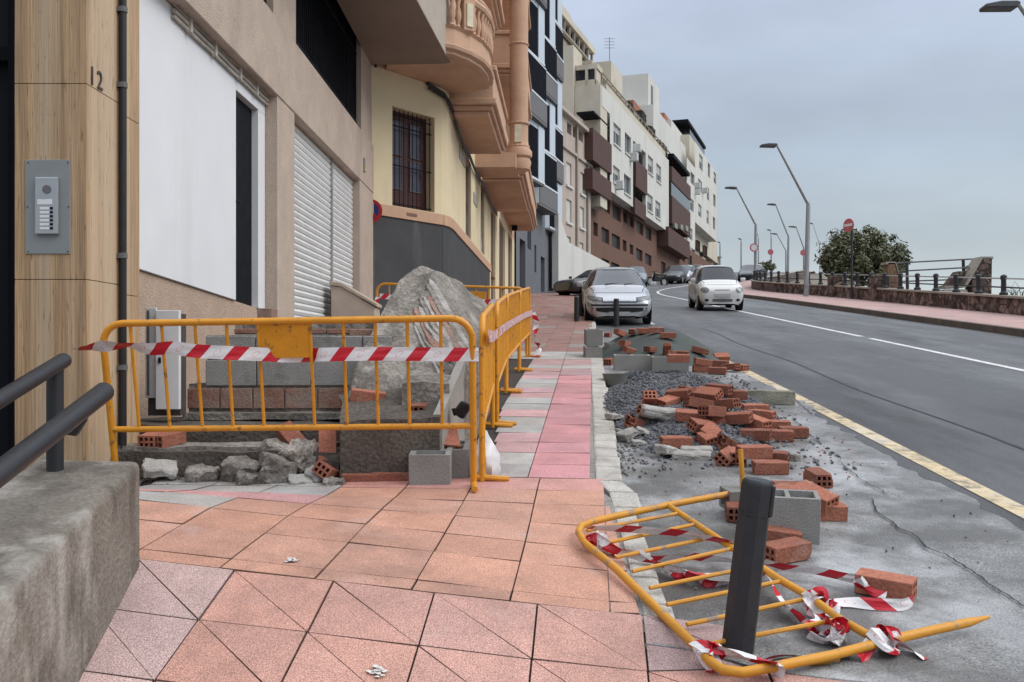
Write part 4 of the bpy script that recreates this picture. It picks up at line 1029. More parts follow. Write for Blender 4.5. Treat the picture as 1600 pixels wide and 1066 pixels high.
def leafy(name, label, cat, base, lobes, n, size, seed, m_leaf, m_bark, trunk_h=1.0, group=None):
    r = random.Random(seed); t = thing(name, label, cat, tuple(base), group); base = Vector(base)
    b = MB(); b.tube([base - Vector((0, 0, .5)), base + Vector((.08, 0, trunk_h * .5)), base + Vector((-.05, .05, trunk_h))], .14, 7, r2=.09)
    for (c, rx, ry, rz_) in lobes:
        for k in range(4):
            d = Vector((r.uniform(-1, 1) * rx, r.uniform(-1, 1) * ry, r.uniform(-.3, .8) * rz_)) * .7
            b.tube([base + Vector((0, 0, trunk_h * .7)), (base + Vector((0, 0, trunk_h)) + base + Vector(c)) * .5 + Vector((r.uniform(-.2, .2), r.uniform(-.2, .2), 0)), base + Vector(c) + d], .05, 5, r2=.012)
    b.build('trunk', m_bark, t)
    tot = sum(l[1] * l[2] * l[3] for l in lobes)
    lb = MB()
    for (c, rx, ry, rz_) in lobes:
        nc = max(8, int(46 * (rx * ry * rz_ / tot) * len(lobes))); cl = []
        for k in range(nc):
            d = Vector((r.gauss(0, 1), r.gauss(0, 1), r.gauss(0, 1))).normalized() * r.uniform(.55, 1.05)
            cl.append((Vector(c) + Vector((d.x * rx, d.y * ry, d.z * rz_)), r.uniform(.2, .42) * min(rx, rz_)))
        for k in range(int(n * rx * ry * rz_ / tot)):
            cc, cr_ = r.choice(cl)
            d = Vector((r.gauss(0, 1), r.gauss(0, 1), r.gauss(0, 1))).normalized() * (r.random() ** .45) * cr_
            p = base + cc + d; s_ = size * r.uniform(.6, 1.4)
            ax = (d.normalized() + Vector((r.uniform(-.8, .8), r.uniform(-.8, .8), r.uniform(-.3, 1)))).normalized()
            u_ = ax.orthogonal().normalized(); u_.rotate(Matrix.Rotation(r.uniform(0, 6.28), 3, ax)); w_ = ax.cross(u_)
            lb.add([p - u_ * s_, p + w_ * s_ * .45, p + u_ * s_, p - w_ * s_ * .45], [(0, 1, 2, 3)])
    lb.build('crown', m_leaf, t); return t
def leafmat(name, c1, c2):
    m = mat(name, c1, .6, .3, .9, 0, 10, .3, stain=(c2, 2.2, .46, .6, .8), fine=.4); return m
m_leaf = leafmat('bush_leaf', (.15, .155, .088), (.078, .086, .048)); m_bark = mat('bark', (.10, .08, .06), .95, .3, 6, .5, 20)
q = at(1345, 447, 46)
leafy('bush', 'large rounded dark green bush growing behind the sea wall railing', 'bush', q, [((-.55, 0, 1.5), 1.35, 1.3, 1.25), ((.15, 0, 2.0), 1.0, 1.0, .85), ((1.1, .1, 1.3), 1.1, 1.1, 1.2), ((-1.4, 0, 1.1), .7, .8, .8), ((1.75, 0, .9), .6, .7, .7), ((.2, -.2, .7), 1.6, 1.0, .7)], 17000, .105, 3, m_leaf, m_bark, .7)
q = at(1197, 424, 110); leafy('shrub', 'small dark shrub far along the bend beside the lamp posts', 'shrub', q, [((0, 0, .6), 1.1, 1, .6), ((-.9, 0, .4), .8, .7, .5)], 900, .2, 5, m_leaf, m_bark, .3)
q = at(1590, 466, 27); b = MB()
for k in range(18):
    d = Vector((rnd.uniform(-.25, .15), 0, 0)); h = rnd.uniform(.2, .5)
    b.tube([q + d, q + d + Vector((rnd.uniform(-.1, .1), 0, h * .6)), q + d + Vector((rnd.uniform(-.25, .25), rnd.uniform(-.1, .1), h))], .012, 4, r2=.003)
tag(b.build('weed', leafmat('weed_green', (.05, .07, .03), (.03, .04, .02))), 'spindly weed growing on top of the sea wall at the railing', 'plant')
for i, (px, py, s_, lab) in enumerate(((1306, 452, .34, 'pale boulder heaped by the stone pier below the bush'), (1316, 462, .28, 'small brown boulder lying lowest in the heap below the bush'), (1322, 447, .36, 'grey boulder at the top of the heap below the bush'))):
    q = at(px, py, 41.5); b = MB(); b.box(q, (s_ * 1.6, s_ * 1.5, s_ * 1.8), Matrix.Rotation(i, 3, 'Y'))
    tag(b.build('boulder', mat('pale_stone', (0, 0, 0)), bevel=.09, seg=2, sub=2, jit=.09), lab, 'boulder', 'boulders below the bush')

# ---------------------------------------------------------------- street lamps and road signs
m_galv = mat('galvanised', (.30, .32, .33), .45, .08, 5, .03, 60, .5, metal=.4)
m_lampd = mat('lamp_head_dark', (.07, .075, .08), .5, .1, 5)
def lamp(Y, base, bend, top, head, r, lab, second=None):
    b0 = at(*base, Y); t = thing('street_lamp', lab, 'street lamp', tuple(b0), 'street lamps along the seaward side')
    p1, p2, p3 = at(*bend, Y), at(*top, Y), at(*head, Y)
    b = MB(); b.tube([b0 - Vector((0, 0, .4)), b0 + (p1 - b0) * .97, p1 + Vector((0, 0, .05)), p1.lerp(p2, .04) + Vector((0, 0, .03)), p2], [r, r * .85, r * .8, r * .75, r * .5], 8); b.build('pole', m_galv, t, smooth=True)
    b = MB(); d = p3 - p2; n_ = Vector((0, 1, 0)); w = r * 1.7
    b.prism([p2 + Vector((.06, 0, .05)), p2 + Vector((0, 0, .09)), p2 + d * .5 + Vector((0, 0, .1)), p3 + Vector((0, 0, .05)), p3 - Vector((0, 0, .03)), p2 - Vector((0, 0, .05))], (0, w * 2, 0)); b.build('lamp_head', m_lampd, t, bevel=.02)
    if r > .08:
        b = MB(); b.box(b0 + Vector((0, -r - .01, .7)), (.13, .03, .35)); b.build('hatch', m_galv, t)
    return t
lamp(41, (1259, 466), (1263, 320), (1214, 227), (1190, 227), .115, 'tallest grey bent street lamp standing on the seaward pavement left of the bush')
lamp(66, (1180, 444), (1181, 352), (1151, 294), (1134, 293), .12, 'grey bent street lamp nearest the white apartment block')
lamp(84, (1231, 430), (1232, 370), (1212, 320), (1200, 319), .11, 'bent street lamp between the tallest lamp and the next one to the left')
lamp(112, (1256, 425), (1256, 388), (1244, 355), (1233, 354), .12, 'bent street lamp partly covered by the pole of the tallest lamp')
lamp(120, (1228, 426), (1228, 392), (1214, 366), (1206, 365), .11, 'short distant bent street lamp just left of another lamp pole')
lamp(135, (1205, 424), (1205, 372), (1204, 360), (1199, 359), .11, 'distant straight street lamp carrying a round sign')
lamp(140, (1158, 428), (1158, 380), (1158, 374), (1154, 373), .12, 'distant straight street lamp above the white hatchback')
lamp(150, (1125, 424), (1125, 384), (1125, 379), (1121, 378), .12, 'farthest straight street lamp at the corner of the white block')
lamp(140, (1185, 428), (1185, 372), (1184, 366), (1181, 366), .10, 'distant thin street lamp behind the bent lamp near the white block')
lamp(130, (1281, 430), (1281, 384), (1270, 350), (1262, 348), .07, 'thin distant lamp rising behind the left edge of the bush')
YL = 18.6; lamp(YL, (1650, 520), (1668, 120), (1592, 7), (1541, 9), .09, 'nearest street lamp, only its dark head reaching into the top corner')
m_spink = mat('sign_faded_red', (.46, .13, .14), .5, .1, 4); m_swh = mat('sign_white', (.62, .60, .60), .5)
def rsign(px, py, Y, rad, yaw, lab, white=False):
    q = at(px, py, Y); t = thing('road_sign', lab, 'road sign', tuple(q)); n_ = Vector((math.sin(yaw), -math.cos(yaw), 0))
    b = MB(); b.disc(q, rad, n_, .03, 20); b.build('disc', m_spink, t)
    b = MB(); b.disc(q + n_ * .018, rad * .72, n_, .01, 20); b.build('face', m_swh if white else m_spink, t); return t, q, n_
t, q, n_ = rsign(1326, 352, 37.5, .27, R(-62), 'red no entry sign with white bar on a dark pole before the bush')
b = MB(); tx = Vector((n_.y, -n_.x, 0)); b.box(q + n_ * .03, (.42, .02, .1), Matrix.Rotation(R(-62), 3, 'Z')); b.build('bar', m_swh, t)
p0 = at(1331, 472, 37.55); b = MB(); b.tube([p0, at(1331, 347, 37.55)], .05, 8); b.build('pole', m_rail, t)
rsign(1178, 387, 65.7, .30, 0, 'round white sign with red ring on the lamp nearest the white block', True)
rsign(1204, 394, 134, .42, 0, 'round faded red sign on a distant straight lamp')
rsign(1255, 395, 100, .33, 0, 'round faded red sign peeping left of the tallest lamp pole')

# ---------------------------------------------------------------- vehicles
m_glass = mat('car_glass', (.012, .014, .018), .12, .1, 3, 0, 10, .5)
m_wind = mat('windscreen_glass', (.02, .024, .035), .05, .1, 3, 0, 10, .75, coat=.7)
m_tyre = mat('tyre', (.015, .015, .015), .85, .2, 10); m_rim = mat('rim_metal', (.35, .35, .36), .4, .1, 5, metal=.6)
m_trim = mat('car_trim', (.018, .018, .02), .55, .2, 6); m_hl = mat('headlight', (.16, .17, .185), .2, .3, 20, 0, 10, .5, coat=.3); m_plate = mat('number_plate', (.44, .44, .43), .5)
m_chrome = mat('chrome', (.55, .55, .56), .15, .05, 5, metal=.9)
def paint(n, c, metal=0.): return mat(n, c, .3, .03, 1, .0, 10, .5, metal=metal, coat=.5)
def make_car(name, label, loc, yaw, L, W_, H, pm, style, group=None, detail=True, pitch=math.atan(.092)):
    t = thing(name, label, 'car', loc, group); t.rotation_euler = (pitch, 0, yaw); t.rotation_mode = 'XYZ'
    h = W_ / 2
    if style == 'hatch':
        S_ = [(0, .24, .50, .60, .60, .64, .45), (.06, .20, .56, .68, .80, .82, .62), (.28, .18, .66, .79, .93, .95, .74), (.27 * L, .18, .80, .93, .98, .98, .78), (.295 * L, .18, .83, .98, .98, .98, .74),
              (.45 * L, .18, .86, H - .05, .99, .99, .66), (.6 * L, .18, .88, H, .99, .99, .67), (.80 * L, .18, .90, H - .07, .98, .98, .63), (.95 * L, .22, .92, H - .42, .95, .95, .66), (L, .30, .75, .86, .80, .84, .55)]
    elif style == 'city':
        S_ = [(0, .24, .55, .66, .62, .66, .46), (.05, .20, .62, .74, .82, .84, .62), (.2, .18, .74, .88, .93, .95, .72), (.20 * L, .18, .84, .98, .98, .98, .76), (.225 * L, .18, .86, 1.02, .98, .98, .72),
              (.42 * L, .18, .90, H - .04, .99, .99, .68), (.6 * L, .18, .92, H, .99, .99, .69), (.86 * L, .18, .94, H - .05, .98, .98, .66), (.97 * L, .22, .95, 1.05, .95, .95, .68), (L, .30, .80, .9, .82, .86, .6)]
    else:
        S_ = [(0, .26, .50, .62, .60, .64, .45), (.07, .20, .58, .70, .82, .84, .62), (.3, .18, .68, .80, .93, .95, .74), (.28 * L, .18, .80, .92, .98, .98, .78), (.30 * L, .18, .83, .96, .98, .98, .74),
              (.46 * L, .18, .86, H - .04, .99, .99, .64), (.58 * L, .18, .88, H, .99, .99, .65), (.74 * L, .18, .90, H - .1, .98, .98, .62), (.86 * L, .2, .92, 1.02, .96, .96, .68), (L, .30, .75, .9, .82, .86, .62)]
    mw_ = m_wind if style == 'hatch' else m_glass; mats_ = [pm, m_glass, m_trim, mw_]
    v, f, mi_ = [], [], []; nr = 12
    for (y, zl_, zb, zt, wl_, wb, wt) in S_:
        half = [(0, zl_), (wl_ * h * .8, zl_), (wl_ * h, zl_ + .14), (wb * h, lerp(zl_ + .14, zb, .62)), (wb * h * .985, zb), (lerp(wb, wt, .85) * h, lerp(zb, zt, .80)), (wt * h * .9, zt - .012), (0, zt)]
        ring_ = half + [(-x, z) for x, z in half[-2:0:-1]]
        nr = len(ring_)
        v += [(x, y, z) for x, z in ring_]
    for i in range(len(S_) - 1):
        for k in range(nr):
            f.append((i * nr + k, i * nr + (k + 1) % nr, (i + 1) * nr + (k + 1) % nr, (i + 1) * nr + k))
            kk = k if k < 7 else 13 - k     # band from the bottom up: 4 = side glass, 5/6 = roof
            m_ = 0
            if kk == 4 and 4 <= i <= 7: m_ = 1
            if kk in (5, 6) and i in (4, 7): m_ = 3 if i == 4 else 1
            if kk in (0, ): m_ = 2
            mi_.append(m_)
    f.append(tuple(range(nr - 1, -1, -1))); mi_.append(0); f.append(tuple((len(S_) - 1) * nr + k for k in range(nr))); mi_.append(0)
    me = bpy.data.meshes.new(name); me.from_pydata(v, [], f)
    for m_ in mats_: me.materials.append(m_)
    me.polygons.foreach_set('material_index', mi_)
    bm = bmesh.new(); bm.from_mesh(me); bmesh.ops.recalc_face_normals(bm, faces=bm.faces)
    cl = bm.edges.layers.float.get('crease_edge') or bm.edges.layers.float.new('crease_edge')
    for e_ in bm.edges:
        if len({fc.material_index for fc in e_.link_faces}) > 1: e_[cl] = .75
    bm.to_mesh(me); bm.free()
    to = bpy.data.objects.new('tmp', me); C.objects.link(to); sm = to.modifiers.new('s', 'SUBSURF'); sm.levels = sm.render_levels = 2 if detail else 1
    bpy.context.view_layer.update()
    ev = bpy.data.meshes.new_from_object(to.evaluated_get(bpy.context.evaluated_depsgraph_get())); bpy.data.objects.remove(to)
    bm = bmesh.new(); bm.from_mesh(ev); bvh = BVHTree.FromBMesh(bm)
    for (nm, ids, m_) in (('body', (0,), pm), ('window_glass', (1,), m_glass), ('underbody', (2,), m_trim), ('windscreen', (3,), mw_)):
        b2 = bm.copy(); bmesh.ops.delete(b2, geom=[fc for fc in b2.faces if fc.material_index not in ids], context='FACES')
        for fc in b2.faces: fc.smooth = True; fc.material_index = 0
        m2 = bpy.data.meshes.new(nm); b2.to_mesh(m2); b2.free(); m2.materials.append(m_)
        o = bpy.data.objects.new(nm, m2); C.objects.link(o); o.parent = t
    bm.free()
    def front(x, z):
        r_ = bvh.ray_cast(Vector((x, -2, z)), Vector((0, 1, 0))); return r_[0].y if r_[0] else .1
    def patch(nm, m_, x0, x1, z0, z1, off=.012, cut=lambda a, c: c, nx=8, nz=4, parent=None, thick=.03):
        b = MB()
        for j in range(nz + 1):
            for i in range(nx + 1):
                a = i / nx; x = lerp(x0, x1, a); z = lerp(z0, z1, cut(a, j / nz)); b.v.append(Vector((x, front(x, z) - off, z)))
        n_ = nx + 1
        for j in range(nz):
            for i in range(nx): b.f.append([j * n_ + i, j * n_ + i + 1, (j + 1) * n_ + i + 1, (j + 1) * n_ + i]); b.m.append(0)
        o_ = len(b.v); b.v += [p + Vector((0, thick, 0)) for p in b.v]
        rim_ = [i for i in range(n_)] + [j * n_ + nx for j in range(1, nz + 1)] + [nz * n_ + i for i in range(nx - 1, -1, -1)] + [j * n_ for j in range(nz - 1, 0, -1)]
        for i in range(len(rim_)): a_, c2 = rim_[i], rim_[(i + 1) % len(rim_)]; b.f.append([a_, a_ + o_, c2 + o_, c2]); b.m.append(0)
        return b.build(nm, m_, parent or t, world=False, smooth=True)
    wr = .30 if L < 3.7 else .315
    def side(y, z=.5):
        r_ = bvh.ray_cast(Vector((3, y, z)), Vector((-1, 0, 0))); return r_[0].x if r_[0] else h * .95
    for (y, s_) in ((.19 * L, 1), (.19 * L, -1), (.80 * L, 1), (.80 * L, -1)):
        sx_ = side(y); b = MB(); x = s_ * (sx_ - .105); b.tube([(x - .1, y, wr), (x - .085, y, wr), (x + .085, y, wr), (x + .1, y, wr)], [wr * .85, wr, wr, wr * .85], 20)
        wo_ = b.build('wheel', m_tyre, t, world=False, smooth=True)
        b = MB(); b.tube([(x + s_ * .07, y, wr), (x + s_ * .108, y, wr)], wr * .62, 14)
        b.build('rim', m_rim, wo_, world=False, smooth=True)
        b = MB(); xa = s_ * (sx_ - .012); b.tube([(xa - s_ * .02, y, wr + .04), (xa, y, wr + .04)], wr * 1.16, 20); b.build('wheel_arch', m_trim, t, world=False)
    if not detail:
        for s_ in (1, -1): patch('headlight', m_hl, s_ * h * .55, s_ * h * .86, .55, .70, nx=4, nz=2)
        patch('grille', m_trim, -h * .4, h * .4, .32, .48, nx=4, nz=2)
        return t
    for s_ in (1, -1):
        b = MB(); b.box((s_ * (h + .07), .315 * L, 1.0 if style != 'city' else 1.02), (.17, .09, .12), Matrix.Rotation(s_ * .2, 3, 'Z')); mo = b.build('wing_mirror', pm, t, world=False, bevel=.03, seg=2, smooth=True)
        b = MB(); b.box((s_ * (h + .07), .315 * L + .05, 1.0 if style != 'city' else 1.02), (.13, .012, .09)); b.build('mirror_glass', m_glass, mo, world=False)
        b = MB(); b.box((s_ * h * .99, .46 * L, .83), (.03, .16, .03)); b.build('handle', pm, t, world=False, bevel=.008)
    if style == 'hatch':
        for s_ in (1, -1):
            patch('headlight_surround', m_trim, s_ * h * .47, s_ * h * .94, .545, .745, off=.008, cut=lambda a, c: lerp(.25 + .2 * a, .75 + .25 * a, c))
            patch('headlight', m_hl, s_ * h * .50, s_ * h * .92, .56, .73, off=.016, cut=lambda a, c: lerp(.28 + .2 * a, .73 + .25 * a, c))
            patch('fog_lamp', m_chrome, s_ * h * .70, s_ * h * .79, .345, .40, nx=4, nz=2)
        patch('grille', m_trim, -h * .78, h * .78, .315, .455, cut=lambda a, c: lerp(.0 + .45 * abs(a * 2 - 1) ** 2, 1 - .1 * abs(a * 2 - 1), c))
        patch('bumper_strip', m_trim, -h * .93, h * .93, .485, .53, nx=14, nz=1)
        patch('chrome_bar', m_trim, -h * .48, h * .48, .575, .60, nx=8, nz=1)
        patch('chrome_bar', m_chrome, -h * .3, h * .3, .622, .636, nx=8, nz=1)
        patch('number_plate', m_plate, -.26, .26, .24, .345, off=.04, nx=4, nz=2)
        patch('bumper_lip', m_trim, -h * .8, h * .8, .185, .215, nx=8, nz=1)
    elif style == 'city':
        for s_ in (1, -1):
            patch('headlight', m_hl, s_ * h * .56, s_ * h * .90, .60, .79, cut=lambda a, c: .5 + (c - .5) * math.sqrt(max(.05, 1 - (2 * a - 1) ** 2)))
            patch('fog_lamp', m_trim, s_ * h * .58, s_ * h * .74, .32, .41, nx=4, nz=3, cut=lambda a, c: .5 + (c - .5) * math.sqrt(max(.1, 1 - (2 * a - 1) ** 2)))
        patch('grille', mat('grille_grey', (.12, .12, .12), .6, .3, 30), -h * .42, h * .42, .30, .415, cut=lambda a, c: .5 + (c - .5) * (1 - .25 * abs(2 * a - 1)))
        patch('number_plate', m_plate, -.26, .26, .47, .575, off=.025, nx=4, nz=2)
        patch('bonnet_bar', mat('bar_grey', (.30, .30, .29), .5), -h * .32, h * .32, .69, .715, nx=8, nz=1)
        patch('bumper_lip', m_trim, -h * .7, h * .7, .205, .24, nx=8, nz=1)
    def seam(pts):
        b = MB(); b.tube(pts, .0085, 5); b.build('panel_gap', m_trim, t, world=False)
    def top(x, y): r_ = bvh.ray_cast(Vector((x, y, 3)), Vector((0, 0, -1))); return r_[0] + Vector((0, 0, .001)) if r_[0] else Vector((x, y, .9))
    for s_ in (1, -1):
        seam([top(s_ * h * lerp(.70, .80, k / 7), lerp(.17, .285, k / 7) * L * (1 if k else .7)) for k in range(8)])
        for yy in (.325, .55, .76):
            seam([Vector((s_ * (side(yy * L, z) + .001), yy * L, z)) for z in (.32, .45, .58, .7, .82)])
        seam([Vector((s_ * (side(y * L, .30) + .001), y * L, .30)) for y in (.3, .45, .6, .72)])
    seam([Vector((x * h, front(x * h, .80 if style != 'city' else .86) - .001, .80 if style != 'city' else .86)) for x in (-.66, -.4, -.2, 0, .2, .4, .66)])
    seam([Vector((x * h, front(x * h, H - .10) - .004, H - .10)) for x in (-.58, -.3, 0, .3, .58)])
    for s_ in (1, -1): seam([Vector((s_ * lerp(.86, .60, k / 5) * h, front(s_ * lerp(.86, .60, k / 5) * h, lerp(1.0, H - .1, k / 5)) - .004, lerp(1.0, H - .1, k / 5))) for k in range(6)])
    # wipers and dark interior line at the windscreen base
    b = MB(); b.tube([(-.3, .30 * L, S_[4][3] + .02), (.22, .325 * L, S_[4][3] + .06)], .012, 5); b.tube([(.2, .30 * L, S_[4][3] + .02), (.62 * h, .325 * L, S_[4][3] + .05)], .012, 5); b.build('wiper', m_trim, t, world=False)
    return t
p_sil = paint('silver_paint', (.48, .49, .51), .5); p_wht = paint('white_paint', (.66, .655, .63)); p_blk = paint('black_paint', (.02, .022, .026)); p_gry = paint('grey_paint', (.17, .18, .20), .3)
make_car('parked_car', 'silver parked hatchback facing down the street behind the brick heaps', (2.665, 22.9, P(22.9) - .1), R(-3), 4.26, 1.76, 1.47, p_sil, 'hatch')
make_car('small_car', 'small white hatchback driving down the road toward the viewer', (6.92, 30.4, P(30.4) - .1), R(-4), 3.5, 1.54, 1.53, p_wht, 'city')
make_car('parked_car', 'black car parked across the pavement behind the silver hatchback', (2.35, 43.6, P(43.6) - .02), R(-52), 4.4, 1.78, 1.42, p_blk, 'saloon', pitch=0)
def gcar(px, py, yaw, pm, st, lab, L=4.1):
    q = hit(px, py, lambda x, y: P(y) - .1, y0=30, y1=200); return make_car('parked_car', lab, tuple(q), yaw, L, 1.75, 1.48, pm, st, 'cars parked along the far bend', detail=False)
gcar(992, 449, R(-8), p_gry, 'hatch', 'grey car parked close behind the silver hatchback')
gcar(1047, 444, R(-22), p_blk, 'saloon', 'dark car parked nearest the motorbike by the brick base')
gcar(1061, 443, R(-22), p_sil, 'hatch', 'pale silver car second in the far row by the brick base')
gcar(1079, 441, R(-22), p_gry, 'saloon', 'dark grey car parked last in the far row, left of the white hatchback')
gcar(1167, 440, R(-20), p_blk, 'hatch', 'dark car far down the road right behind the white hatchback')
gcar(1176, 438, R(-20), p_wht, 'hatch', 'white car far down the road by the end of the sea wall')
# motorbike
q = hit(1016, 446, lambda x, y: P(y) - .1, y0=30, y1=120)
mt = thing('motorbike', 'black motorbike parked beside the brick base behind the silver car', 'motorbike', tuple(q)); mt.rotation_euler = (0, 0, R(-60))
for y in (0, 1.3):
    b = MB(); pts = [(0, y + .30 * math.cos(a), .30 + .30 * math.sin(a)) for a in [k * math.pi / 9 for k in range(19)]]; b.tube(pts, .06, 6, cap=False); w_ = b.build('wheel', m_tyre, mt, world=False)
    b = MB(); b.disc((0, y, .3), .2, (1, 0, 0), .04, 12); b.build('rim', m_rim, w_, world=False)
b = MB(); b.prism([(-.14, .25, .3), (-.14, 1.0, .35), (-.14, 1.05, .6), (-.14, .35, .75)], (.28, 0, 0)); b.build('engine', m_trim, mt, world=False, bevel=.04)
b = MB(); b.prism([(-.13, .3, .75), (-.13, .75, .72), (-.13, .75, .88), (-.13, .35, 1.0)], (.26, 0, 0)); b.build('tank', p_blk, mt, world=False, bevel=.05, seg=2)
b = MB(); b.prism([(-.13, .75, .74), (-.13, 1.5, .8), (-.13, 1.55, .88), (-.13, .78, .84)], (.26, 0, 0)); b.build('seat', m_trim, mt, world=False, bevel=.03)
b = MB(); b.tube([(0, 0, .3), (0, .3, .95)], .04, 6); b.build('fork', m_chrome, mt, world=False)
b = MB(); b.tube([(-.36, .38, 1.05), (0, .28, 1.0), (.36, .38, 1.05)], .02, 6); b.build('handlebar', m_trim, mt, world=False)
# ---------------------------------------------------------------- low ramp wall with handrails (front left)
m_cwall = mat('ramp_concrete', (.18, .158, .132), .85, .22, 2.6, .6, 55, .3, fine=.16, stain=((.37, .345, .31), 1.5, .5, .60, .8, (1.2, 1.2, .7)), stain2=((.095, .08, .066), 1.9, .49, .6, .9, (1.3, 1.3, .5)))
m_railg = mat('handrail_paint', (.017, .018, .021), .45, .1, 12, .04, 150, .45, stain=((.12, .12, .12), 20, .68, .78, .5))
rw_t = thing('ramp_wall', 'low stained grey concrete parapet wall at the front left corner', 'wall', (-1.75, 3.0, -1.2))
def wx(y): return -1.555 - .12 * (y - 3.88)
yE = 3.88; zE = -.457; sl0 = .155
b = MB(); n = 9
for i in range(n):
    y = lerp(1.0, yE, i / (n - 1)); zt = zE + sl0 * (y - yE)
    if i == n - 1: zt -= .0
    x = wx(y); b.v += [Vector((x - .44, y, -1.9)), Vector((x, y, -1.9)), Vector((x, y, zt)), Vector((x - .44, y, zt + .01))]
for i in range(n - 1):
    for k in range(4): b.f.append([i * 4 + k, i * 4 + (k + 1) % 4, (i + 1) * 4 + (k + 1) % 4, (i + 1) * 4 + k]); b.m.append(0)
b.f += [[3, 2, 1, 0], [(n - 1) * 4 + k for k in range(4)]]; b.m += [0, 0]
b.build('wall', m_cwall, rw_t, bevel=.035, seg=3, smooth=True, jit=.006)
hrl = thing('handrail', 'dark grey double tube handrail fixed on the ramp wall', 'handrail', tuple(at(85, 738, 3.72)))
b = MB()
pu = at(100, 563, 3.74); du_ = Vector((.02, 1, .30)).normalized()
pL = at(163, 612, 3.35); 
up_pts = [pu, pu - du_ * 2.4]
b.tube([pu + du_ * .01, pu, pu - du_ * 2.6], [.027, .031, .031], 16); b.build('upper_rail', m_railg, hrl, smooth=True)
b = MB(); dl = Vector((.02, 1, .315)).normalized(); b.tube([pL + dl * .01, pL, pL - dl * 2.4], [.032, .036, .036], 16); b.build('lower_rail', m_railg, hrl, smooth=True)
b = MB(); pb = at(86, 741, 3.72); pt_ = at(86, 578, 3.72); b.tube([pb - Vector((0, 0, .03)), pt_], .033, 14); po = b.build('post', m_railg, hrl, smooth=True)
b = MB(); b.tube([pt_ + Vector((0, 0, -.01)), pt_ + Vector((.01, 0, .05))], .016, 8); b.tube([pb + Vector((0, 0, -.012)), pb + Vector((0, 0, .008))], .055, 16); b.build('post_flange', m_railg, po, smooth=True)
b = MB(); q0 = at(88, 672, 3.7); q1 = at(118, 676, 3.55); q2 = at(131, 655, 3.4); b.tube([q0, q1, q2.lerp(q1, .4), q2, at(128, 640, 3.38)], .014, 8); b.build('bracket', m_railg, hrl, smooth=True)
b = MB(); b.disc(at(68, 716, 3.0), .007, (.5, -1, 0), .012, 8); b.build('screw', m_alu, hrl)

# ---------------------------------------------------------------- dig behind the barrier: dirt, ledges, block wall, broken stair
m_mort = mat('rough_mortar', (.235, .212, .185), .95, .28, 4.5, 1.0, 30, .2, fine=.28, stain=((.11, .098, .087), 2.6, .47, .62, .8), stain2=((.42, .395, .365), 6, .55, .68, .6))
m_dark = mat('damp_concrete', (.10, .085, .072), .95, .3, 4, .8, 40, fine=.25, stain=((.05, .043, .037), 2.5, .5, .65, .7), stain2=((.27, .25, .22), 6, .62, .75, .5))
m_cb = mat('cement_block', (.27, .265, .25), .95, .12, 6, .6, 160, .2, fine=.15, orand=.1)
m_cbd = mat('cement_block_dusty', (.30, .295, .28), .95, .15, 4, .6, 120, .2, fine=.12, stain=((.11, .10, .09), 3, .55, .7, .6))
m_bk = mat('hollow_brick', (.30, .115, .075), .88, .16, 9, .4, 60, .25, fine=.14, orand=.34, stain=((.40, .27, .22), 7, .56, .72, .6), stain2=((.14, .058, .043), 4, .55, .72, .6))
m_bkd = mat('brick_dusty', (.25, .125, .09), .9, .28, 5, .5, 50, fine=.15, stain=((.27, .225, .19), 4, .46, .66, .8))
xsd = [-3.2 + .13 * k for k in range(24)]; ysd = [5.70 + .13 * k for k in range(66)]
def dz(x, y):
    q = Vector((x, y, 0)); base = Zs(x, y) - .03 if y > 6 else Zs(x, max(y, 5.95)) - .03 - .02
    lim = xl_(y) - .02
    h = .05 * noise.noise(q * 2.3) + .03 * noise.noise(q * 7) + .012 * noise.noise(q * 23)
    if y < 5.95: base = Zs(x, y) - .05; h *= .4
    base -= .10 * sstep(lim - .15, lim + .12, x)
    return base + h
grid('dirt', xsd, ysd, dz, m_dirt, kind='stuff')
ls = thing('unfinished_steps', 'two broken damp concrete steps in the dig behind the front barrier', 'steps', (-1.9, 6.4, -.8))
b = MB(); b.bx(-2.85, -1.12, 6.02, 6.7, -1.1, -.655); b.build('step', m_dark, ls, sub=7, jit=.03, smooth=False)
b = MB(); b.bx(-2.85, -1.05, 6.58, 7.5, -1.1, -.52); b.build('step', m_dark, ls, sub=7, jit=.025)
b = MB(); b.bx(-2.75, -1.2, 6.10, 6.45, -.66, -.628); b.build('step_edge', m_mort, ls, sub=6, jit=.02)
bw = thing('block_wall', 'stepped half-built wall of red brick and grey cement block courses', 'wall', (-1.8, 7.2, -.5))
Yb = 7.05
def course(name, m_, px0, px1, y0, y1, Yf, step, dep=.2, parent=bw):
    b = MB(); x0, x1 = at(px0, y1, Yf).x, at(px1, y1, Yf).x; z0, z1 = at(0, y1, Yf).z, at(0, y0, Yf).z
    x = x0
    while x < x1 - .03:
        w = min(step * rnd.uniform(.97, 1.03), x1 - x); o_ = rnd.uniform(-.006, .006)
        b.bx(x + .004, x + w - .004, Yf + o_, Yf + dep, z0 + .006, z1 - .004); x += w
    o = b.build(name, m_, parent, bevel=.006, jit=.003); 
    return o
course('brick_course', m_bkd, 292, 612, 606, 640, Yb, .25)
course('block_course', m_cbd, 320, 612, 562, 604, Yb, .40)
course('block_course', m_cbd, 320, 612, 524, 561, Yb, .40)
course('brick_course', m_bkd, 365, 600, 513, 523, Yb + .35, .25)
course('block_course', m_cbd, 365, 545, 522, 556, Yb + .35, .40)
course('block_course', m_cbd, 395, 580, 497, 512, Yb + .6, .40)
course('brick_course', m_bkd, 545, 600, 514, 545, Yb + .3, .25)
b = MB()
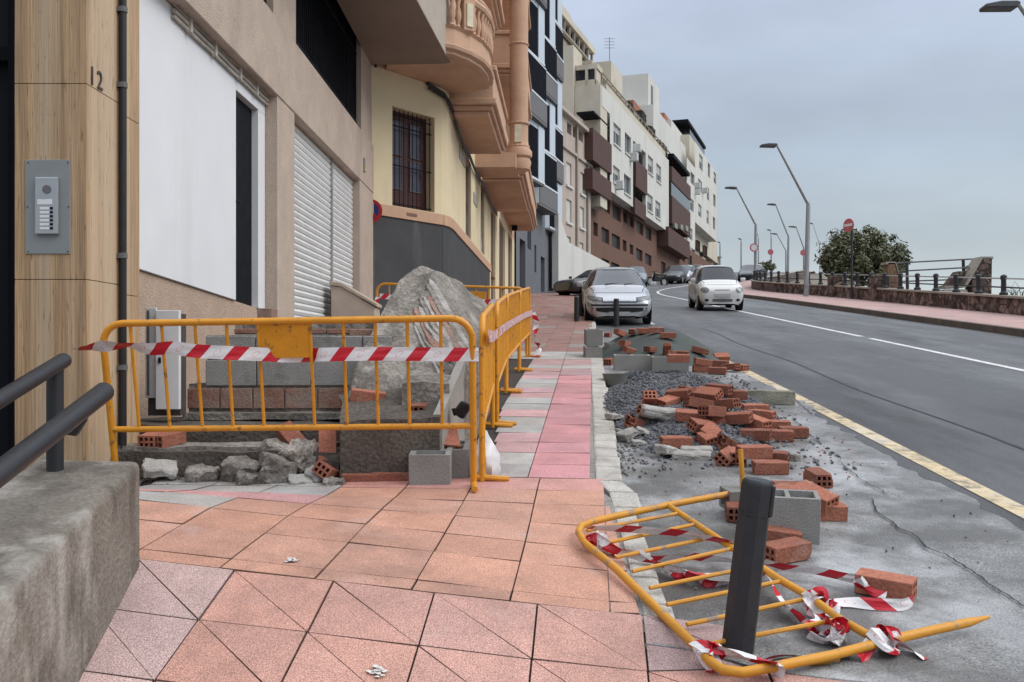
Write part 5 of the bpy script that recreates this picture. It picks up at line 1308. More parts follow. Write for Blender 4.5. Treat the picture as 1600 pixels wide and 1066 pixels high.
for (x0, x1, y0, y1, Yf, d0, d1) in ((294, 610, 600, 655, Yb, .02, .35), (322, 612, 524, 602, Yb, .02, .35), (367, 600, 500, 560, Yb + .35, .02, .5)):
    p, q = at(x0, y1, Yf), at(x1, y0, Yf); b.bx(p.x, q.x, Yf + d0, Yf + d1, p.z, q.z)
b.build('mortar', m_mort, bw, jit=.006, sub=2)
for (px, py, Yq, lab) in ((424, 487, 7.75, None),):
    b = MB(); q = at(418, 491, Yq); b.box(q, (.12, .2, .09)); o = b.build('loose_cap', m_bkd, bw, bevel=.005)
b = MB(); p, q = at(290, 655, 6.95), at(620, 645, 6.95); b.bx(p.x, q.x, 6.9, 7.3, p.z, q.z); b.build('footing', m_mort, bw, sub=4, jit=.015)

# broken stair flight: a steep mortar-covered wedge
br = thing('broken_stair', 'steep grey mortar covered wedge of broken stair with exposed brick strips', 'broken stair', (-.8, 6.6, -.75))
def Zg(x, y): return Zs(x, y) - .25
V_ = [at(532, 657, 5.9), at(688, 650, 5.9), at(530, 612, 6.5), at(727, 592, 6.75), at(630, 420, 7.9), at(654, 405, 8.2), at(680, 414, 8.0), at(785, 488, 8.9)]
V_ += [Vector((-1.35, 8.7, Zg(-1.3, 8.7))), Vector((-.2, 9.4, Zg(-.2, 9.4))), Vector((-.34, 6.8, Zg(-.35, 6.8))), Vector((V_[0].x, 5.9, Zg(-1, 5.9))), Vector((V_[1].x, 5.9, Zg(-.4, 5.9))), Vector((-1.36, 6.5, Zg(-1.3, 6.5)))]
b = MB(); b.add(V_[2:8] + [V_[8], V_[9], V_[10], V_[13]], [(0, 1, 4), (0, 4, 3), (0, 3, 2), (1, 5, 4), (1, 8, 7, 5), (2, 3, 4, 5, 7, 6), (0, 2, 6), (0, 6, 9), (0, 9, 8, 1), (9, 6, 7, 8)])
o = b.build('wedge', m_mort, br)
bm = bmesh.new(); bm.from_mesh(o.data); bmesh.ops.triangulate(bm, faces=bm.faces); bmesh.ops.subdivide_edges(bm, edges=bm.edges, cuts=13, use_grid_fill=True)
for _ in range(9): bmesh.ops.smooth_vert(bm, verts=bm.verts, factor=.5, use_axis_x=True, use_axis_y=True, use_axis_z=True)
for v_ in bm.verts:
    p = v_.co; n_ = noise.noise(p * 4) * .016 + noise.noise(p * 13) * .014 + noise.noise(p * 31) * .006
    # long hollows running down the broken face
    s__ = (p.x * 1.0 - p.y * .25) * 26; n_ += .012 * math.sin(s__ + 2 * noise.noise(p * 2)) if p.z > -.1 + .0 else 0
    v_.co += Vector((n_ * .4, -n_, n_))
for f_ in bm.faces: f_.smooth = True
bm.to_mesh(o.data); bm.free()
b = MB(); b.hexa([V_[11], V_[12], Vector((V_[12].x + .03, 6.75, V_[12].z)), Vector((V_[11].x, 6.7, V_[11].z)), V_[0], V_[1], V_[3] + Vector((-.05, 0, -.02)), V_[2] + Vector((0, .05, -.02))])
b.build('base_block', m_dark, br, sub=10, jit=.022, smooth=True)
b = MB(); b.prism([Vector((-.445, 5.93, -1)), Vector((-.345, 7.0, -1)), Vector((-.345, 7.0, -.05)), Vector((-.395, 6.4, -.22)), Vector((-.445, 5.93, -.40))], (-.06, .0, 0)); b.build('side_wall', mat('side_plaster', (.34, .32, .29), .9, .12, 3, .4, 60, stain=((.2, .18, .16), 2, .5, .7, .5)), br, jit=.006, sub=2)
m_bkp = mat('brick_pale_dust', (.27, .16, .125), .95, .3, 6, .7, 40, fine=.25, stain=((.25, .22, .19), 5, .45, .65, .8))
m_mort2 = mat('pale_mortar', (.33, .31, .285), .95, .2, 5, .9, 30, fine=.2, stain=((.2, .18, .16), 5, .5, .65, .6))
bmw = bmesh.new(); bmw.from_mesh(o.data); bvw = BVHTree.FromBMesh(bmw); bmw.free()
def onwedge(px, py):
    r_ = bvw.ray_cast(-br.location, ray(px, py).normalized()); return (r_[0] + br.location, r_[1]) if r_[0] else (None, None)
NB = 9
for j in range(NB):       # bands of brick and mortar left where the treads were knocked off, fanning down from the crest
    t_ = (j + .5) / NB; a0_ = (lerp(671, 640, t_ ** .9), lerp(428, 500, t_)); a1_ = (lerp(742, 690, t_), lerp(556, 596, t_)); m_ = (m_mort2, m_mort, m_bkp, m_mort2, m_mort, m_mort2, m_bkp, m_mort)[j % 8]
    f0, f1 = rnd.uniform(.0, .15), rnd.uniform(.75, 1.0); w_ = rnd.uniform(.04, .06); b = MB(); n_ = 14
    for k in range(n_):
        s_ = lerp(f0, f1, k / (n_ - 1)); p, nn = onwedge(lerp(a0_[0], a1_[0], s_), lerp(a0_[1], a1_[1], s_))
        if p is None: continue
        if nn.y > 0: nn = -nn
        sd = Vector((.75, .35, -.1)).normalized(); hgt = .012 + .012 * abs(noise.noise(p * 5)); ww = w_ * (.85 + .3 * noise.noise(p * 3 + Vector((j, 0, 0)))) * (.3 if k in (0, n_ - 1) else 1)
        for q in (p - sd * ww * 1.3 - nn * .03, p - sd * ww * .7 + nn * hgt, p + sd * ww * .6 + nn * hgt * .8, p + sd * ww * 1.3 - nn * .03): b.v.append(q + noise.noise_vector(q * 11) * .007)
    for k in range(len(b.v) // 4 - 1):
        for i in range(3): b.f.append([4 * k + i, 4 * k + i + 1, 4 * k + i + 5, 4 * k + i + 4]); b.m.append(0)
    if b.f: b.build('brick_band' if m_ is m_bkp else 'mortar_ridge', m_, br)
q = at(668, 625, 6.35); 
b = MB(); b.hexa([q + Vector(v_) for v_ in ((-.14, -.12, -.12), (.15, -.12, -.12), (.15, .2, -.12), (-.14, .2, -.12), (-.14, -.12, .12), (.15, -.12, .12), (.15, .2, .18), (-.14, .2, .18))]); b.build('lump', m_mort, br, sub=5, jit=.035, smooth=True)

# ---------------------------------------------------------------- bricks, cement blocks and broken lumps
def brick_mesh(L, W_, H, nx, nz, name, m_, depth=.10, web=.012):
    b = MB(); hx, hy, hz = L / 2, W_ / 2, H / 2
    b.add([(-hx, -hy, -hz), (hx, -hy, -hz), (hx, hy, -hz), (-hx, hy, -hz), (-hx, -hy, hz), (hx, -hy, hz), (hx, hy, hz), (-hx, hy, hz)], [(0, 3, 2, 1), (4, 5, 6, 7), (0, 1, 5, 4), (2, 3, 7, 6)])
    cw, ch = (W_ - web * (nx + 1)) / nx, (H - web * (nz + 1)) / nz
    hs = [(-hy + web + i * (cw + web), -hy + web + i * (cw + web) + cw, -hz + web + j * (ch + web), -hz + web + j * (ch + web) + ch) for i in range(nx) for j in range(nz)]
    for s_ in (1, -1):
        us = sorted({-hy, hy, *[h[0] for h in hs], *[h[1] for h in hs]}); zs = sorted({-hz, hz, *[h[2] for h in hs], *[h[3] for h in hs]})
        for a, c in zip(us, us[1:]):
            for d, e_ in zip(zs, zs[1:]):
                if any(h[0] < (a + c) / 2 < h[1] and h[2] < (d + e_) / 2 < h[3] for h in hs): continue
                b.add([(s_ * hx, a, d), (s_ * hx, c, d), (s_ * hx, c, e_), (s_ * hx, a, e_)], [(0, 1, 2, 3)])
        for (a, c, d, e_) in hs:
            o_ = [(s_ * hx, a, d), (s_ * hx, c, d), (s_ * hx, c, e_), (s_ * hx, a, e_)]; i_ = [(s_ * (hx - depth), y, z) for _, y, z in o_]
            b.add(o_ + i_, [(0, 4, 5, 1), (1, 5, 6, 2), (2, 6, 7, 3), (3, 7, 4, 0), (4, 7, 6, 5)])
    o = b.build(name, m_, world=False)
    bm = bmesh.new(); bm.from_mesh(o.data); bmesh.ops.remove_doubles(bm, verts=bm.verts, dist=1e-5); bmesh.ops.recalc_face_normals(bm, faces=bm.faces)
    ed = [e_ for e_ in bm.edges if len(e_.link_faces) == 2 and e_.calc_face_angle(0) > .5 and all(abs(abs(v_.co.y) - hy) < 1e-4 or abs(abs(v_.co.z) - hz) < 1e-4 for v_ in e_.verts)]
    bmesh.ops.bevel(bm, geom=ed, offset=.003, segments=1, affect='EDGES'); bm.to_mesh(o.data); bm.free()
    return o
protoB = brick_mesh(.235, .115, .085, 3, 2, 'hollow_brick', m_bk)
def chip(o, seed, amt):       # knocked corners and worn arrises
    r_ = random.Random(seed); cs = [Vector((sx * .117, sy * .0575, sz * .0425)) for sx in (1, -1) for sy in (1, -1) for sz in (1, -1)]; r_.shuffle(cs)
    for v_ in o.data.vertices:
        v_.co += noise.noise_vector(v_.co * 28 + Vector((seed, 0, 0))) * .0022
        for c_ in cs[:3]:
            d_ = (v_.co - c_).length; rad_ = .028 * amt
            if d_ < rad_: v_.co -= c_.normalized() * (rad_ - d_) * .4
protoBs = [protoB]
for k in range(3):
    o = protoB.copy(); o.data = protoB.data.copy(); C.objects.link(o)
    bm = bmesh.new(); bm.from_mesh(o.data); bmesh.ops.subdivide_edges(bm, edges=[e_ for e_ in bm.edges if e_.calc_length() > .03], cuts=4, use_grid_fill=True); bm.to_mesh(o.data); bm.free(); chip(o, 5 + k * 3, (1, 1.5, .7)[k]); protoBs.append(o)
protoK = brick_mesh(.40, .20, .20, 1, 1, 'cement_block', m_cb, .2, .03)
def chunkmesh(name, d, m_, seed, jit=.03, bev=.012):
    b = MB(); b.box((0, 0, 0), d); o = b.build(name, m_, world=False, bevel=bev, sub=5)
    for v_ in o.data.vertices:
        p = v_.co; k = noise.noise_vector(p * 9 + Vector((seed, seed * 2, 0))) * jit + noise.noise_vector(p * 25 + Vector((seed, 0, 0))) * jit * .6; v_.co = p + k
    return o
protoS = brick_mesh(.13, .125, .095, 3, 2, 'broken_brick', m_bk, .06)
for v_ in protoS.data.vertices:
    if v_.co.x < 0: v_.co += noise.noise_vector(v_.co * 30) * .03
SLOPE = Matrix.Rotation(math.atan(.092), 4, 'X')
used = set()
def put(proto, pos, yaw, pitch, roll, label, cat, group, name=None):
    if proto.name not in used: o = proto; used.add(proto.name)
    else:
        o = proto.copy(); C.objects.link(o)
    o.matrix_world = Matrix.Translation(pos) @ SLOPE @ Matrix.Rotation(R(yaw), 4, 'Z') @ Matrix.Rotation(R(pitch), 4, 'Y') @ Matrix.Rotation(R(roll), 4, 'X')
    return tag(o, label, cat, group)
G1, G2, G3, G4 = 'bricks on the gravel heap', 'bricks around the sand heap', 'bricks near the fallen barrier', 'bricks in the dig'
# px, py of the centre, lift above the surface, yaw, pitch, roll, label
BR = [
 (1014, 627, .07, 88, 38, 0, 'tilted brick at the left crest of the gravel heap', G1), (1012, 643, .03, 60, 10, 20, 'brick half buried under the tilted brick at the left crest', G1),
 (1060, 616, .08, -35, -8, 8, 'long brick slanting down to the right at the top of the gravel heap', G1), (1077, 612, .07, 50, 10, 0, 'brick wedged behind the topmost slanting brick', G1),
 (1046, 628, .04, 40, -8, 10, 'brick lying left of the topmost slanting bricks', G1), (1091, 631, .10, 15, 12, -12, 'square looking brick on the crest of the gravel heap', G1),
 (1107, 616, .08, -48, 0, 30, 'brick on edge with dark side at the right of the crest', G1), (1124, 608, .06, -40, 0, 0, 'brick leaning against the concrete kerb piece', G1),
 (1147, 617, .05, -5, 0, 0, 'brick laid flat against the end of the concrete kerb piece', G1), (1135, 631, .07, -50, -10, 0, 'long brick pointing down to the right of the crest', G1),
 (1113, 643, .12, 40, 8, -6, 'largest looking brick with a broad flat top in the middle of the heap', G1), (1078, 650, .05, -8, 4, 8, 'brick lying below the square looking one', G1),
 (1152, 653, .08, -32, -8, 6, 'brick slanting down right of the broad topped brick', G1), (1098, 667, .05, 30, 12, 20, 'brick on the front slope of the heap', G1),
 (1180, 639, .05, 0, 0, 0, 'brick standing alone at the far right of the heap', G1), (1190, 651, .04, -35, 0, 90, 'brick with holes showing at the right tail of the heap', G1),
 (1182, 660, .08, -58, 8, 0, 'brick leaning over others at the right tail of the heap', G1), (1212, 665, .05, -6, 0, 0, 'brick behind the long pair at the right tail', G1),
 (1181, 679, .05, -25, -3, 0, 'long brick lying nearest at the right tail of the heap', G1), (1216, 680, .05, -8, 0, 0, 'left brick of the long pair at the right end of the heap', G1), (1239, 675, .05, -3, 0, 0, 'rightmost brick of the gravel heap', G1),
 (1056, 691, .05, 2, 0, 0, 'brick lying alone in front of the gravel heap beside grey lumps', G1),
 (1135, 715, .05, 60, 0, 40, 'dark tilted brick left in the small stack behind the bollard', G3), (1153, 712, .05, 78, 0, 0, 'brick end-on in the small stack behind the bollard', G3),
 (1178, 706, .11, 8, 0, 0, 'top brick of the small stack behind the bollard', G3), (1206, 714, .05, -25, 0, 0, 'brick behind the front one of the small stack', G3), (1203, 730, .05, -2, 0, 0, 'front brick of the small stack behind the bollard', G3),
 (1278, 746, .05, 92, 0, 0, 'brick standing alone with six holes facing the viewer', G3), (1241, 766, .12, -4, 0, 0, 'brick lying on top behind the open cement block', G3),
 (1274, 776, .12, -55, 12, 10, 'tilted brick leaning right of the open cement block', G3), (1287, 799, .05, -3, 0, 0, 'brick lying right of the open cement block', G3), (1226, 773, .18, -8, 0, 0, 'brick resting across the open cement block', G3),
 (1150, 797, .05, 80, 0, 0, 'brick with holes peeping left of the bollard', G3), (1213, 838, .05, -8, 6, 0, 'brick in front of the open cement block', G3), (1227, 861, .05, 28, 0, 0, 'nearest brick with large holes right of the bollard', G3),
 (1384, 914, .05, -34, 0, 0, 'brick weighing down the torn tape at the right', G3),
 (950, 523, .05, 70, 0, 0, 'brick behind the standing cement block', G2), (970, 521, .08, 40, 20, 0, 'light topped brick behind the open topped block', G2), (988, 518, .08, 80, 0, 0, 'brick with dark side at the back left of the sand heap', G2),
 (1008, 517, .06, -5, 0, 0, 'brick flat on the back left crest of the sand heap', G2), (1026, 516, .06, -8, 0, 0, 'brick flat at the back middle of the sand heap', G2), (1044, 524, .09, -4, 0, 0, 'brick on edge at the back right of the sand heap', G2),
 (976, 537, .08, 60, 10, 0, 'brick tucked beside the open topped block', G2), (985, 548, .05, 30, 15, 10, 'small looking brick left at the foot of the sand heap', G2), (1016, 546, .08, 55, 5, 0, 'brick standing on the sand behind the left long block', G2),
 (1042, 548, .08, 85, 60, 0, 'upright brick with slots behind the two long blocks', G2), (1063, 553, .04, -25, 0, 0, 'brick sunk in the sand above the right long block', G2), (1094, 548, .07, -42, 10, -14, 'brick sliding down the right side of the sand heap', G2),
 (1127, 558, .05, 10, 0, 30, 'brick by the road edge line at the right of the sand heap', G2), (1125, 568, .05, -30, 0, 0, 'brick behind the right cluster before the road line', G2), (1096, 575, .06, 4, 0, 90, 'brick lying on its side with slots up in the right cluster', G2), (1098, 566, .14, 8, 10, 0, 'brick on top of the slotted one in the right cluster', G2),
 (1121, 579, .06, -22, 0, 0, 'front brick of the right cluster before the road line', G2), (1142, 573, .07, -48, -8, 0, 'slanting brick of the right cluster', G2), (1156, 574, .05, -56, 0, 0, 'rightmost brick of the cluster before the road line', G2), (951, 565, .05, 75, 0, 0, 'dark brick left of the two long cement blocks', G2), (1060, 560, .16, -6, 0, 0, 'pale red brick lying on the right long block', G2),
]
for i_, (px, py, lf, ya, pi, ro, lab, g) in enumerate(BR):
    put(protoBs[(i_ * 7 + i_ // 3) % 4], hit(px, py, Hs, lf, 2.3), ya, pi, ro, lab, 'brick', g)
for (px, py, lf, ya, pi, ro, lab) in ((992, 662, .04, 40, 20, 10, 'broken brick stub left on the gravel heap'), (1110, 679, .05, -40, 20, 30, 'broken brick stub on the lower front of the gravel heap'), (1104, 689, .03, -60, 10, 10, 'small brick fragment at the front foot of the gravel heap'), (1137, 695, .05, 20, 25, 10, 'broken brick stub above the small stack'), (1118, 655, .04, 20, 30, 0, 'brick fragment beneath the broad topped brick'), (1047, 553, .1, 20, 10, 0, 'brick stub on the sand beside the upright slotted brick')):
    put(protoS, hit(px, py, Hs, lf, 2.3), ya, pi, ro, lab, 'broken brick', 'broken bricks on the heaps')
# bricks inside the dig
for (px, py, Y, ya, pi, ro, lab) in ((240, 686, 6.25, 88, 0, 0, 'left brick of the pair with holes on the broken step'), (262, 686, 6.25, 70, 0, 0, 'right brick of the pair with holes on the broken step'), (456, 685, 6.25, -42, 30, 20, 'brick leaning on the rubble behind the barrier'),
        (512, 695, 6.1, 100, -62, 0, 'brick tipped up with its holes on top against the stair base'), (513, 738, 5.95, 80, 20, 30, 'dusty brick in the rubble corner by the stair base'), (655, 640, 6.2, 85, 0, 0, 'brick with holes built into the stair wedge'), (575, 620, 6.4, 10, 8, 0, 'brick at the left shoulder of the stair wedge'),
        (702, 690, 6.12, 100, -20, 10, 'brick with open holes beside the near barrier foot'), (565, 749, 5.925, 0, 0, 0, 'brick at the foot of the stair base block'), (612, 747, 5.93, 0, 0, 0, 'reddish brick set low in the stair base block')):
    put(protoB, at(px, py, Y), ya, pi, ro, lab, 'brick', G4)
# cement blocks
KB = []
for (px, py, lf, ya, pi, ro, lab) in KB:
    put(protoK, hit(px, py, Sl, lf, 2.3), ya, pi, ro, lab, 'cement block', 'cement blocks in the parking lane')
protoO = brick_mesh(.20, .40, .20, 2, 1, 'cement_block', m_cb, .17, .028)     # hollows facing up
for (px, py, Y, ya, lab) in ((672, 741, 5.80, 0, 'front cement block with open top beside the stair base and barrier foot'), (701, 724, 5.97, 0, 'rear cement block with open top close to the barrier foot')):
    q = at(px, py, Y); q.z = Zs(q.x, q.y) + .10; q.y += .12; o = put(protoO, q, ya, 90, 0, lab, 'cement block', 'cement blocks by the stair base'); o.scale = (1, .8, 1.3)
for (px, py, lf, ya, sx_, sy_, sz_, lab) in ((926, 554, .12, 2, 1.18, .75, 1.25, 'cement block lying under the other at the back left corner'), (927, 527, .36, 3, 1.18, .75, 1.25, 'cement block stacked topmost at the back left corner'), (957, 545, .10, 8, 1.0, .8, 1.0, 'cement block on end with its hollow facing up'),
        (987, 567, .10, 87, 1.12, 1.25, 1.0, 'left cement block of the two lying end to end'), (1046, 570, .10, 88, 1.12, 1.25, 1.0, 'right cement block of the two lying end to end')):
    put(protoO, hit(px, py, Sl, lf, 2.3), ya, 90, 0, lab, 'cement block', 'cement blocks in the parking lane').scale = (sx_, sy_, sz_)
o = put(protoO, hit(1229, 806, Sl, .12, 2.3), 78, 90, 0, 'open cement block standing right of the bollard', 'cement block', 'cement blocks in the parking lane'); o.scale = (1.2, .8, 1.0)
o = put(protoK, hit(1150, 779, Sl, .09, 2.3), 10, 0, 0, 'small piece of cement block peeping left behind the bollard', 'cement block', 'cement blocks in the parking lane'); o.scale = (.35, .8, .6)
# broken lumps of concrete and plaster
m_lump = mat('broken_concrete', (.25, .225, .20), .95, .3, 8, .9, 45, fine=.3, orand=.25, stain=((.10, .085, .072), 6, .48, .64, .75), stain2=((.42, .40, .37), 11, .58, .68, .6))
m_plas = mat('plaster_lump', (.33, .315, .29), .95, .12, 6, .5, 60, fine=.1, orand=.12, stain=((.22, .2, .18), 6, .56, .7, .5))
LP = [chunkmesh('concrete_lump', (.22, .2, .17), m_lump, 3), chunkmesh('concrete_lump', (.26, .16, .12), m_lump, 8), chunkmesh('plaster_lump', (.19, .13, .06), m_plas, 5, .02), chunkmesh('plaster_lump', (.30, .12, .07), m_plas, 12, .018)]
for (i, px, py, Y, ya, pi, s_, lab) in ((0, 432, 735, 5.92, 20, 20, 1.0, 'largest concrete lump in the rubble behind the barrier'), (0, 470, 712, 6.05, 50, -20, .9, 'concrete lump above and right of the largest one'), (1, 437, 703, 6.15, 30, 10, .8, 'thin concrete lump leaning on the broken step'), (1, 382, 735, 5.95, -10, 5, .95, 'pale concrete lump left of the largest one'), (1, 395, 748, 5.86, 10, 0, .7, 'low concrete lump at the tile edge left of the largest one'),
        (1, 318, 742, 5.95, 5, 0, .75, 'flat concrete lump in the middle of the dirt'), (2, 250, 733, 5.95, 15, 8, 1.1, 'white plaster shard lying on the dirt beside the parapet'), (2, 470, 752, 5.85, 20, 5, .8, 'plaster bit by the tile edge below the largest lump'), (2, 492, 742, 5.9, -30, 20, .7, 'plaster bit between the lumps and the stair base'), (1, 522, 756, 5.82, 10, 0, .5, 'small lump at the corner of the stair base')):
    put(LP[i], at(px, py, Y), ya, pi, 10 * i, lab, 'concrete lump' if i < 2 else 'plaster lump', 'lumps in the dig').scale = (s_, s_, s_)
for (i, px, py, lf, ya, pi, s_, lab) in ((3, 1037, 646, .06, 12, 8, 1.25, 'long pale block piece on the left slope of the gravel heap'), (2, 961, 651, .05, 30, 10, .8, 'pale lump by the kerb stones beside the gravel'), (2, 964, 675, .04, 70, 15, .75, 'pale lump at the left foot of the gravel heap'), (2, 984, 678, .05, 30, -12, 1.0, 'larger pale lump at the left foot of the gravel heap'), (2, 1004, 674, .04, -20, 20, .6, 'small pale lump right of the larger one at the gravel foot'), (2, 998, 692, .02, 0, 5, .6, 'flat pale lump lowest at the left gravel foot'),
        (2, 1045, 704, .05, 35, 15, 1.0, 'plaster lump in front of the lone brick'), (3, 1080, 713, .02, -6, 0, .95, 'flat long plaster piece lying in front of the gravel heap'), (3, 1088, 704, .01, 0, 0, .8, 'thin white plaster piece behind the flat long one'), (0, 1242, 716, .02, 40, 10, .32, 'tiny grey stone alone on the slab beside the small stack')):
    put(LP[i], hit(px, py, Hs, lf, 2.3), ya, pi, 0, lab, 'plaster lump' if i > 1 else 'stone', 'lumps in the parking lane').scale = (s_, s_, s_)
# concrete kerb piece
a, c = hit(1148, 620, Sl, .07), hit(1240, 622, Sl, .07); d = (c - a); mid = (a + c) / 2; b = MB(); b.box((0, 0, 0), (d.length, .16, .16)); o = b.build('kerb_piece', mat('old_kerb_piece', (.25, .235, .19), .95, .25, 5, .6, 60, stain=((.15, .14, .10), 4, .5, .65, .7)), world=False, bevel=.012, sub=4, jit=.012)
o.matrix_world = Matrix.Translation(mid) @ d.to_track_quat('X', 'Z').to_matrix().to_4x4(); tag(o, 'loose weathered concrete kerb piece lying beyond the gravel heap', 'kerb piece')
# ---------------------------------------------------------------- gravel and sand heaps, bucket, bag
m_grav = mat('gravel_stone', (.125, .128, .138), .85, .35, 30, .3, 80, .3, orand=0, stain=((.26, .26, .27), 45, .55, .66, .6))
m_sand = mat('wet_sand', (.085, .098, .092), .95, .16, 5, .5, 200, .2, fine=.12)
def heap(b, fn, cx, cy, rx, ry, n, sk):
    vs = []; nn = 30
    for j in range(nn + 1):
        for i in range(nn + 1):
            x, y = cx + rx * (2 * i / nn - 1) + sk * ry * (2 * j / nn - 1), cy + ry * (2 * j / nn - 1); h = fn(x, y)
            vs.append(Vector((x, y, Sl(x, y) + h - (.02 if h <= .001 else 0) + .008 * noise.noise(Vector((x * 14, y * 14, 0))))))
    b.add(vs, [(j * (nn + 1) + i, j * (nn + 1) + i + 1, (j + 1) * (nn + 1) + i + 1, (j + 1) * (nn + 1) + i) for j in range(nn) for i in range(nn)])
b = MB(); heap(b, gravel, 1.70, 9.35, 1.0, 2.6, 0, .1)
r2 = random.Random(11)
ICO = [Vector(v).normalized() for v in ((1, 0, .3), (-1, .2, .2), (0, 1, -.1), (.1, -1, .2), (0, .1, 1), (.1, 0, -1))]; ICF = [(0, 2, 4), (2, 1, 4), (1, 3, 4), (3, 0, 4), (2, 0, 5), (1, 2, 5), (3, 1, 5), (0, 3, 5)]
k = 0
while k < 7500:
    y = 9.35 + 2.6 * r2.uniform(-1.08, 1.08); x = 1.70 + .1 * (y - 9.3) + r2.uniform(-1.02, 1.02); g = gravel(x, y)
    if g <= 0 and r2.random() > .10: continue
    if g <= 0 and (x < xk(y) + .2): continue
    s_ = r2.uniform(.010, .024); p = Vector((x, y, Sl(x, y) + g + s_ * .3)); rm = Matrix.Rotation(r2.uniform(0, 6.3), 3, Vector((r2.uniform(-1, 1), r2.uniform(-1, 1), r2.uniform(-1, 1))).normalized())
    b.add([p + rm @ Vector((v.x * s_ * r2.uniform(.7, 1.3), v.y * s_, v.z * s_ * .8)) for v in ICO], ICF); k += 1
o = b.build('gravel_heap', m_grav, kind='stuff'); o['label'] = 'heap of grey gravel beside the kerb'
b = MB(); heap(b, sand, 2.38, 15.1, 1.05, 1.85, 0, 0); o = b.build('sand_heap', m_sand, smooth=True, kind='stuff'); o['label'] = 'heap of dark greenish sand behind the cement blocks'
# fine rubble bits in the dig and by the kerb
b = MB()
for k in range(420):
    x, y = r2.uniform(-2.7, -1.15), r2.uniform(5.78, 6.1); s_ = r2.uniform(.008, .035); p = Vector((x, y, dz(x, y) + s_ * .4)); rm = Matrix.Rotation(r2.uniform(0, 6.3), 3, Vector((r2.uniform(-1, 1), r2.uniform(-1, 1), 1)).normalized())
    b.add([p + rm @ Vector((v.x * s_ * 1.3, v.y * s_, v.z * s_ * .7)) for v in ICO], ICF)
for k in range(160):
    y = r2.uniform(6.3, 8.4); x = xk(y) + .22 + abs(r2.gauss(0, .12)); s_ = r2.uniform(.004, .018); p = Vector((x, y, Sl(x, y) + s_ * .4))
    b.add([p + v * s_ for v in ICO], ICF)
for k in range(130):
    y = r2.uniform(3.6, 14); x = lerp(xk(y) + .2, slab_r(y), r2.random()); s_ = r2.uniform(.003, .010); p = Vector((x, y, Sl(x, y) + s_ * .4)); b.add([p + v * s_ for v in ICO], ICF)
b.build('rubble', m_lump, kind='stuff')
b = MB()          # red crumbs knocked off the bricks
for k in range(300):
    c_ = r2.choice(((1.9, 8.2, .7, 1.0), (2.3, 7.4, .4, .5), (1.9, 6.6, .25, .3), (1.6, 5.6, .35, .5), (2.6, 13.6, .6, .7), (2.2, 9.3, .5, .8)))
    x, y = r2.gauss(c_[0], c_[2]), r2.gauss(c_[1], c_[3])
    if x < xk(y) + .25 or x > slab_r(y): continue
    s_ = r2.uniform(.003, .011); p = Vector((x, y, Hs(x, y) + s_ * .4)); rm = Matrix.Rotation(r2.uniform(0, 6.3), 3, 'Z'); b.add([p + rm @ Vector((v.x * s_ * 1.4, v.y * s_, v.z * s_ * .7)) for v in ICO], ICF)
b.build('brick_rubble', m_bk, kind='stuff')
# rubber bucket lying on its side with a rag, by the kerb
q0 = hit(950, 603, Sl, .02)
bt = thing('bucket', 'grey rubber mortar bucket lying half filled beside the kerb', 'bucket', tuple(q0))
b = MB(); b.lathe(q0 + Vector((.1, .1, 0)), [(.12, 0), (.155, .13), (.165, .145), (.15, .145), (.14, .12), (.0, .11)], 18); b.build('tub', mat('rubber_grey', (.20, .20, .18), .85, .25, 5), bt, smooth=True)
q1 = hit(992, 593, Sl, .02)
b = MB()
for i in range(9):
    for k in range(11):
        u, v = i / 8, k / 10; a = math.pi * v; rr = .11 + .02 * math.sin(u * 26) ; b.v.append(q1 + Vector((lerp(-.13, .15, u), -math.cos(a) * rr, abs(math.sin(a)) * rr * (.75 + .25 * math.sin(u * 3.1)))))
for i in range(8):
    for k in range(10): b.f.append([i * 11 + k, i * 11 + k + 1, (i + 1) * 11 + k + 1, (i + 1) * 11 + k]); b.m.append(0)
b.f.append([k for k in range(11)]); b.m.append(0); b.f.append([88 + k for k in range(11)][::-1]); b.m.append(0)
tag(b.build('folded_hose', mat('hose_black', (.025, .03, .04), .45, .3, 8, .3, 30), smooth=True), 'black ribbed hose bundle lying between the bucket and the cement blocks', 'hose')
# white rubbish bag behind the barrier corner
qb = at(762, 702, 5.98); qb.z = Zs(qb.x, qb.y)
b = MB(); nu, nv = 14, 16
for i in range(nu + 1):
    t_ = i / nu; zz = .30 * t_; rr = (.085 * math.sin(math.pi * min(1, t_ * .62 + .2)) + .01) * (1 - .75 * t_ ** 2)
    for k in range(nv):
        a = 2 * math.pi * k / nv; w = 1 + .25 * noise.noise(Vector((math.cos(a) * 2, math.sin(a) * 2, t_ * 5))) + .12 * math.sin(a * 5 + t_ * 6)
        b.v.append(qb + Vector((math.cos(a) * rr * w - .02 * t_, math.sin(a) * rr * w, zz)))
for i in range(nu):
    for k in range(nv): b.f.append([i * nv + k, i * nv + (k + 1) % nv, (i + 1) * nv + (k + 1) % nv, (i + 1) * nv + k]); b.m.append(0)
b.f.append([nu * nv + k for k in range(nv)]); b.m.append(0); b.f.append([k for k in range(nv)][::-1]); b.m.append(0)
bg_ = b.build('rubbish_bag', mat('white_plastic', (.66, .67, .68), .4, .06, 8, .3, 30, .4), smooth=True); tag(bg_, 'white plastic rubbish bag slumped behind the corner of the barriers', 'bag')
q = at(722, 640, 6.15); b = MB(); b.box(q, (.09, .12, .1), Matrix.Rotation(.5, 3, 'Y')); tag(b.build('black_bag', mat('black_plastic', (.012, .012, .013), .35, .2, 8, .3, 30), bevel=.03, seg=2, sub=2, jit=.02, smooth=True), 'scrap of black plastic bag caught on the stair beside the white bag', 'bag')
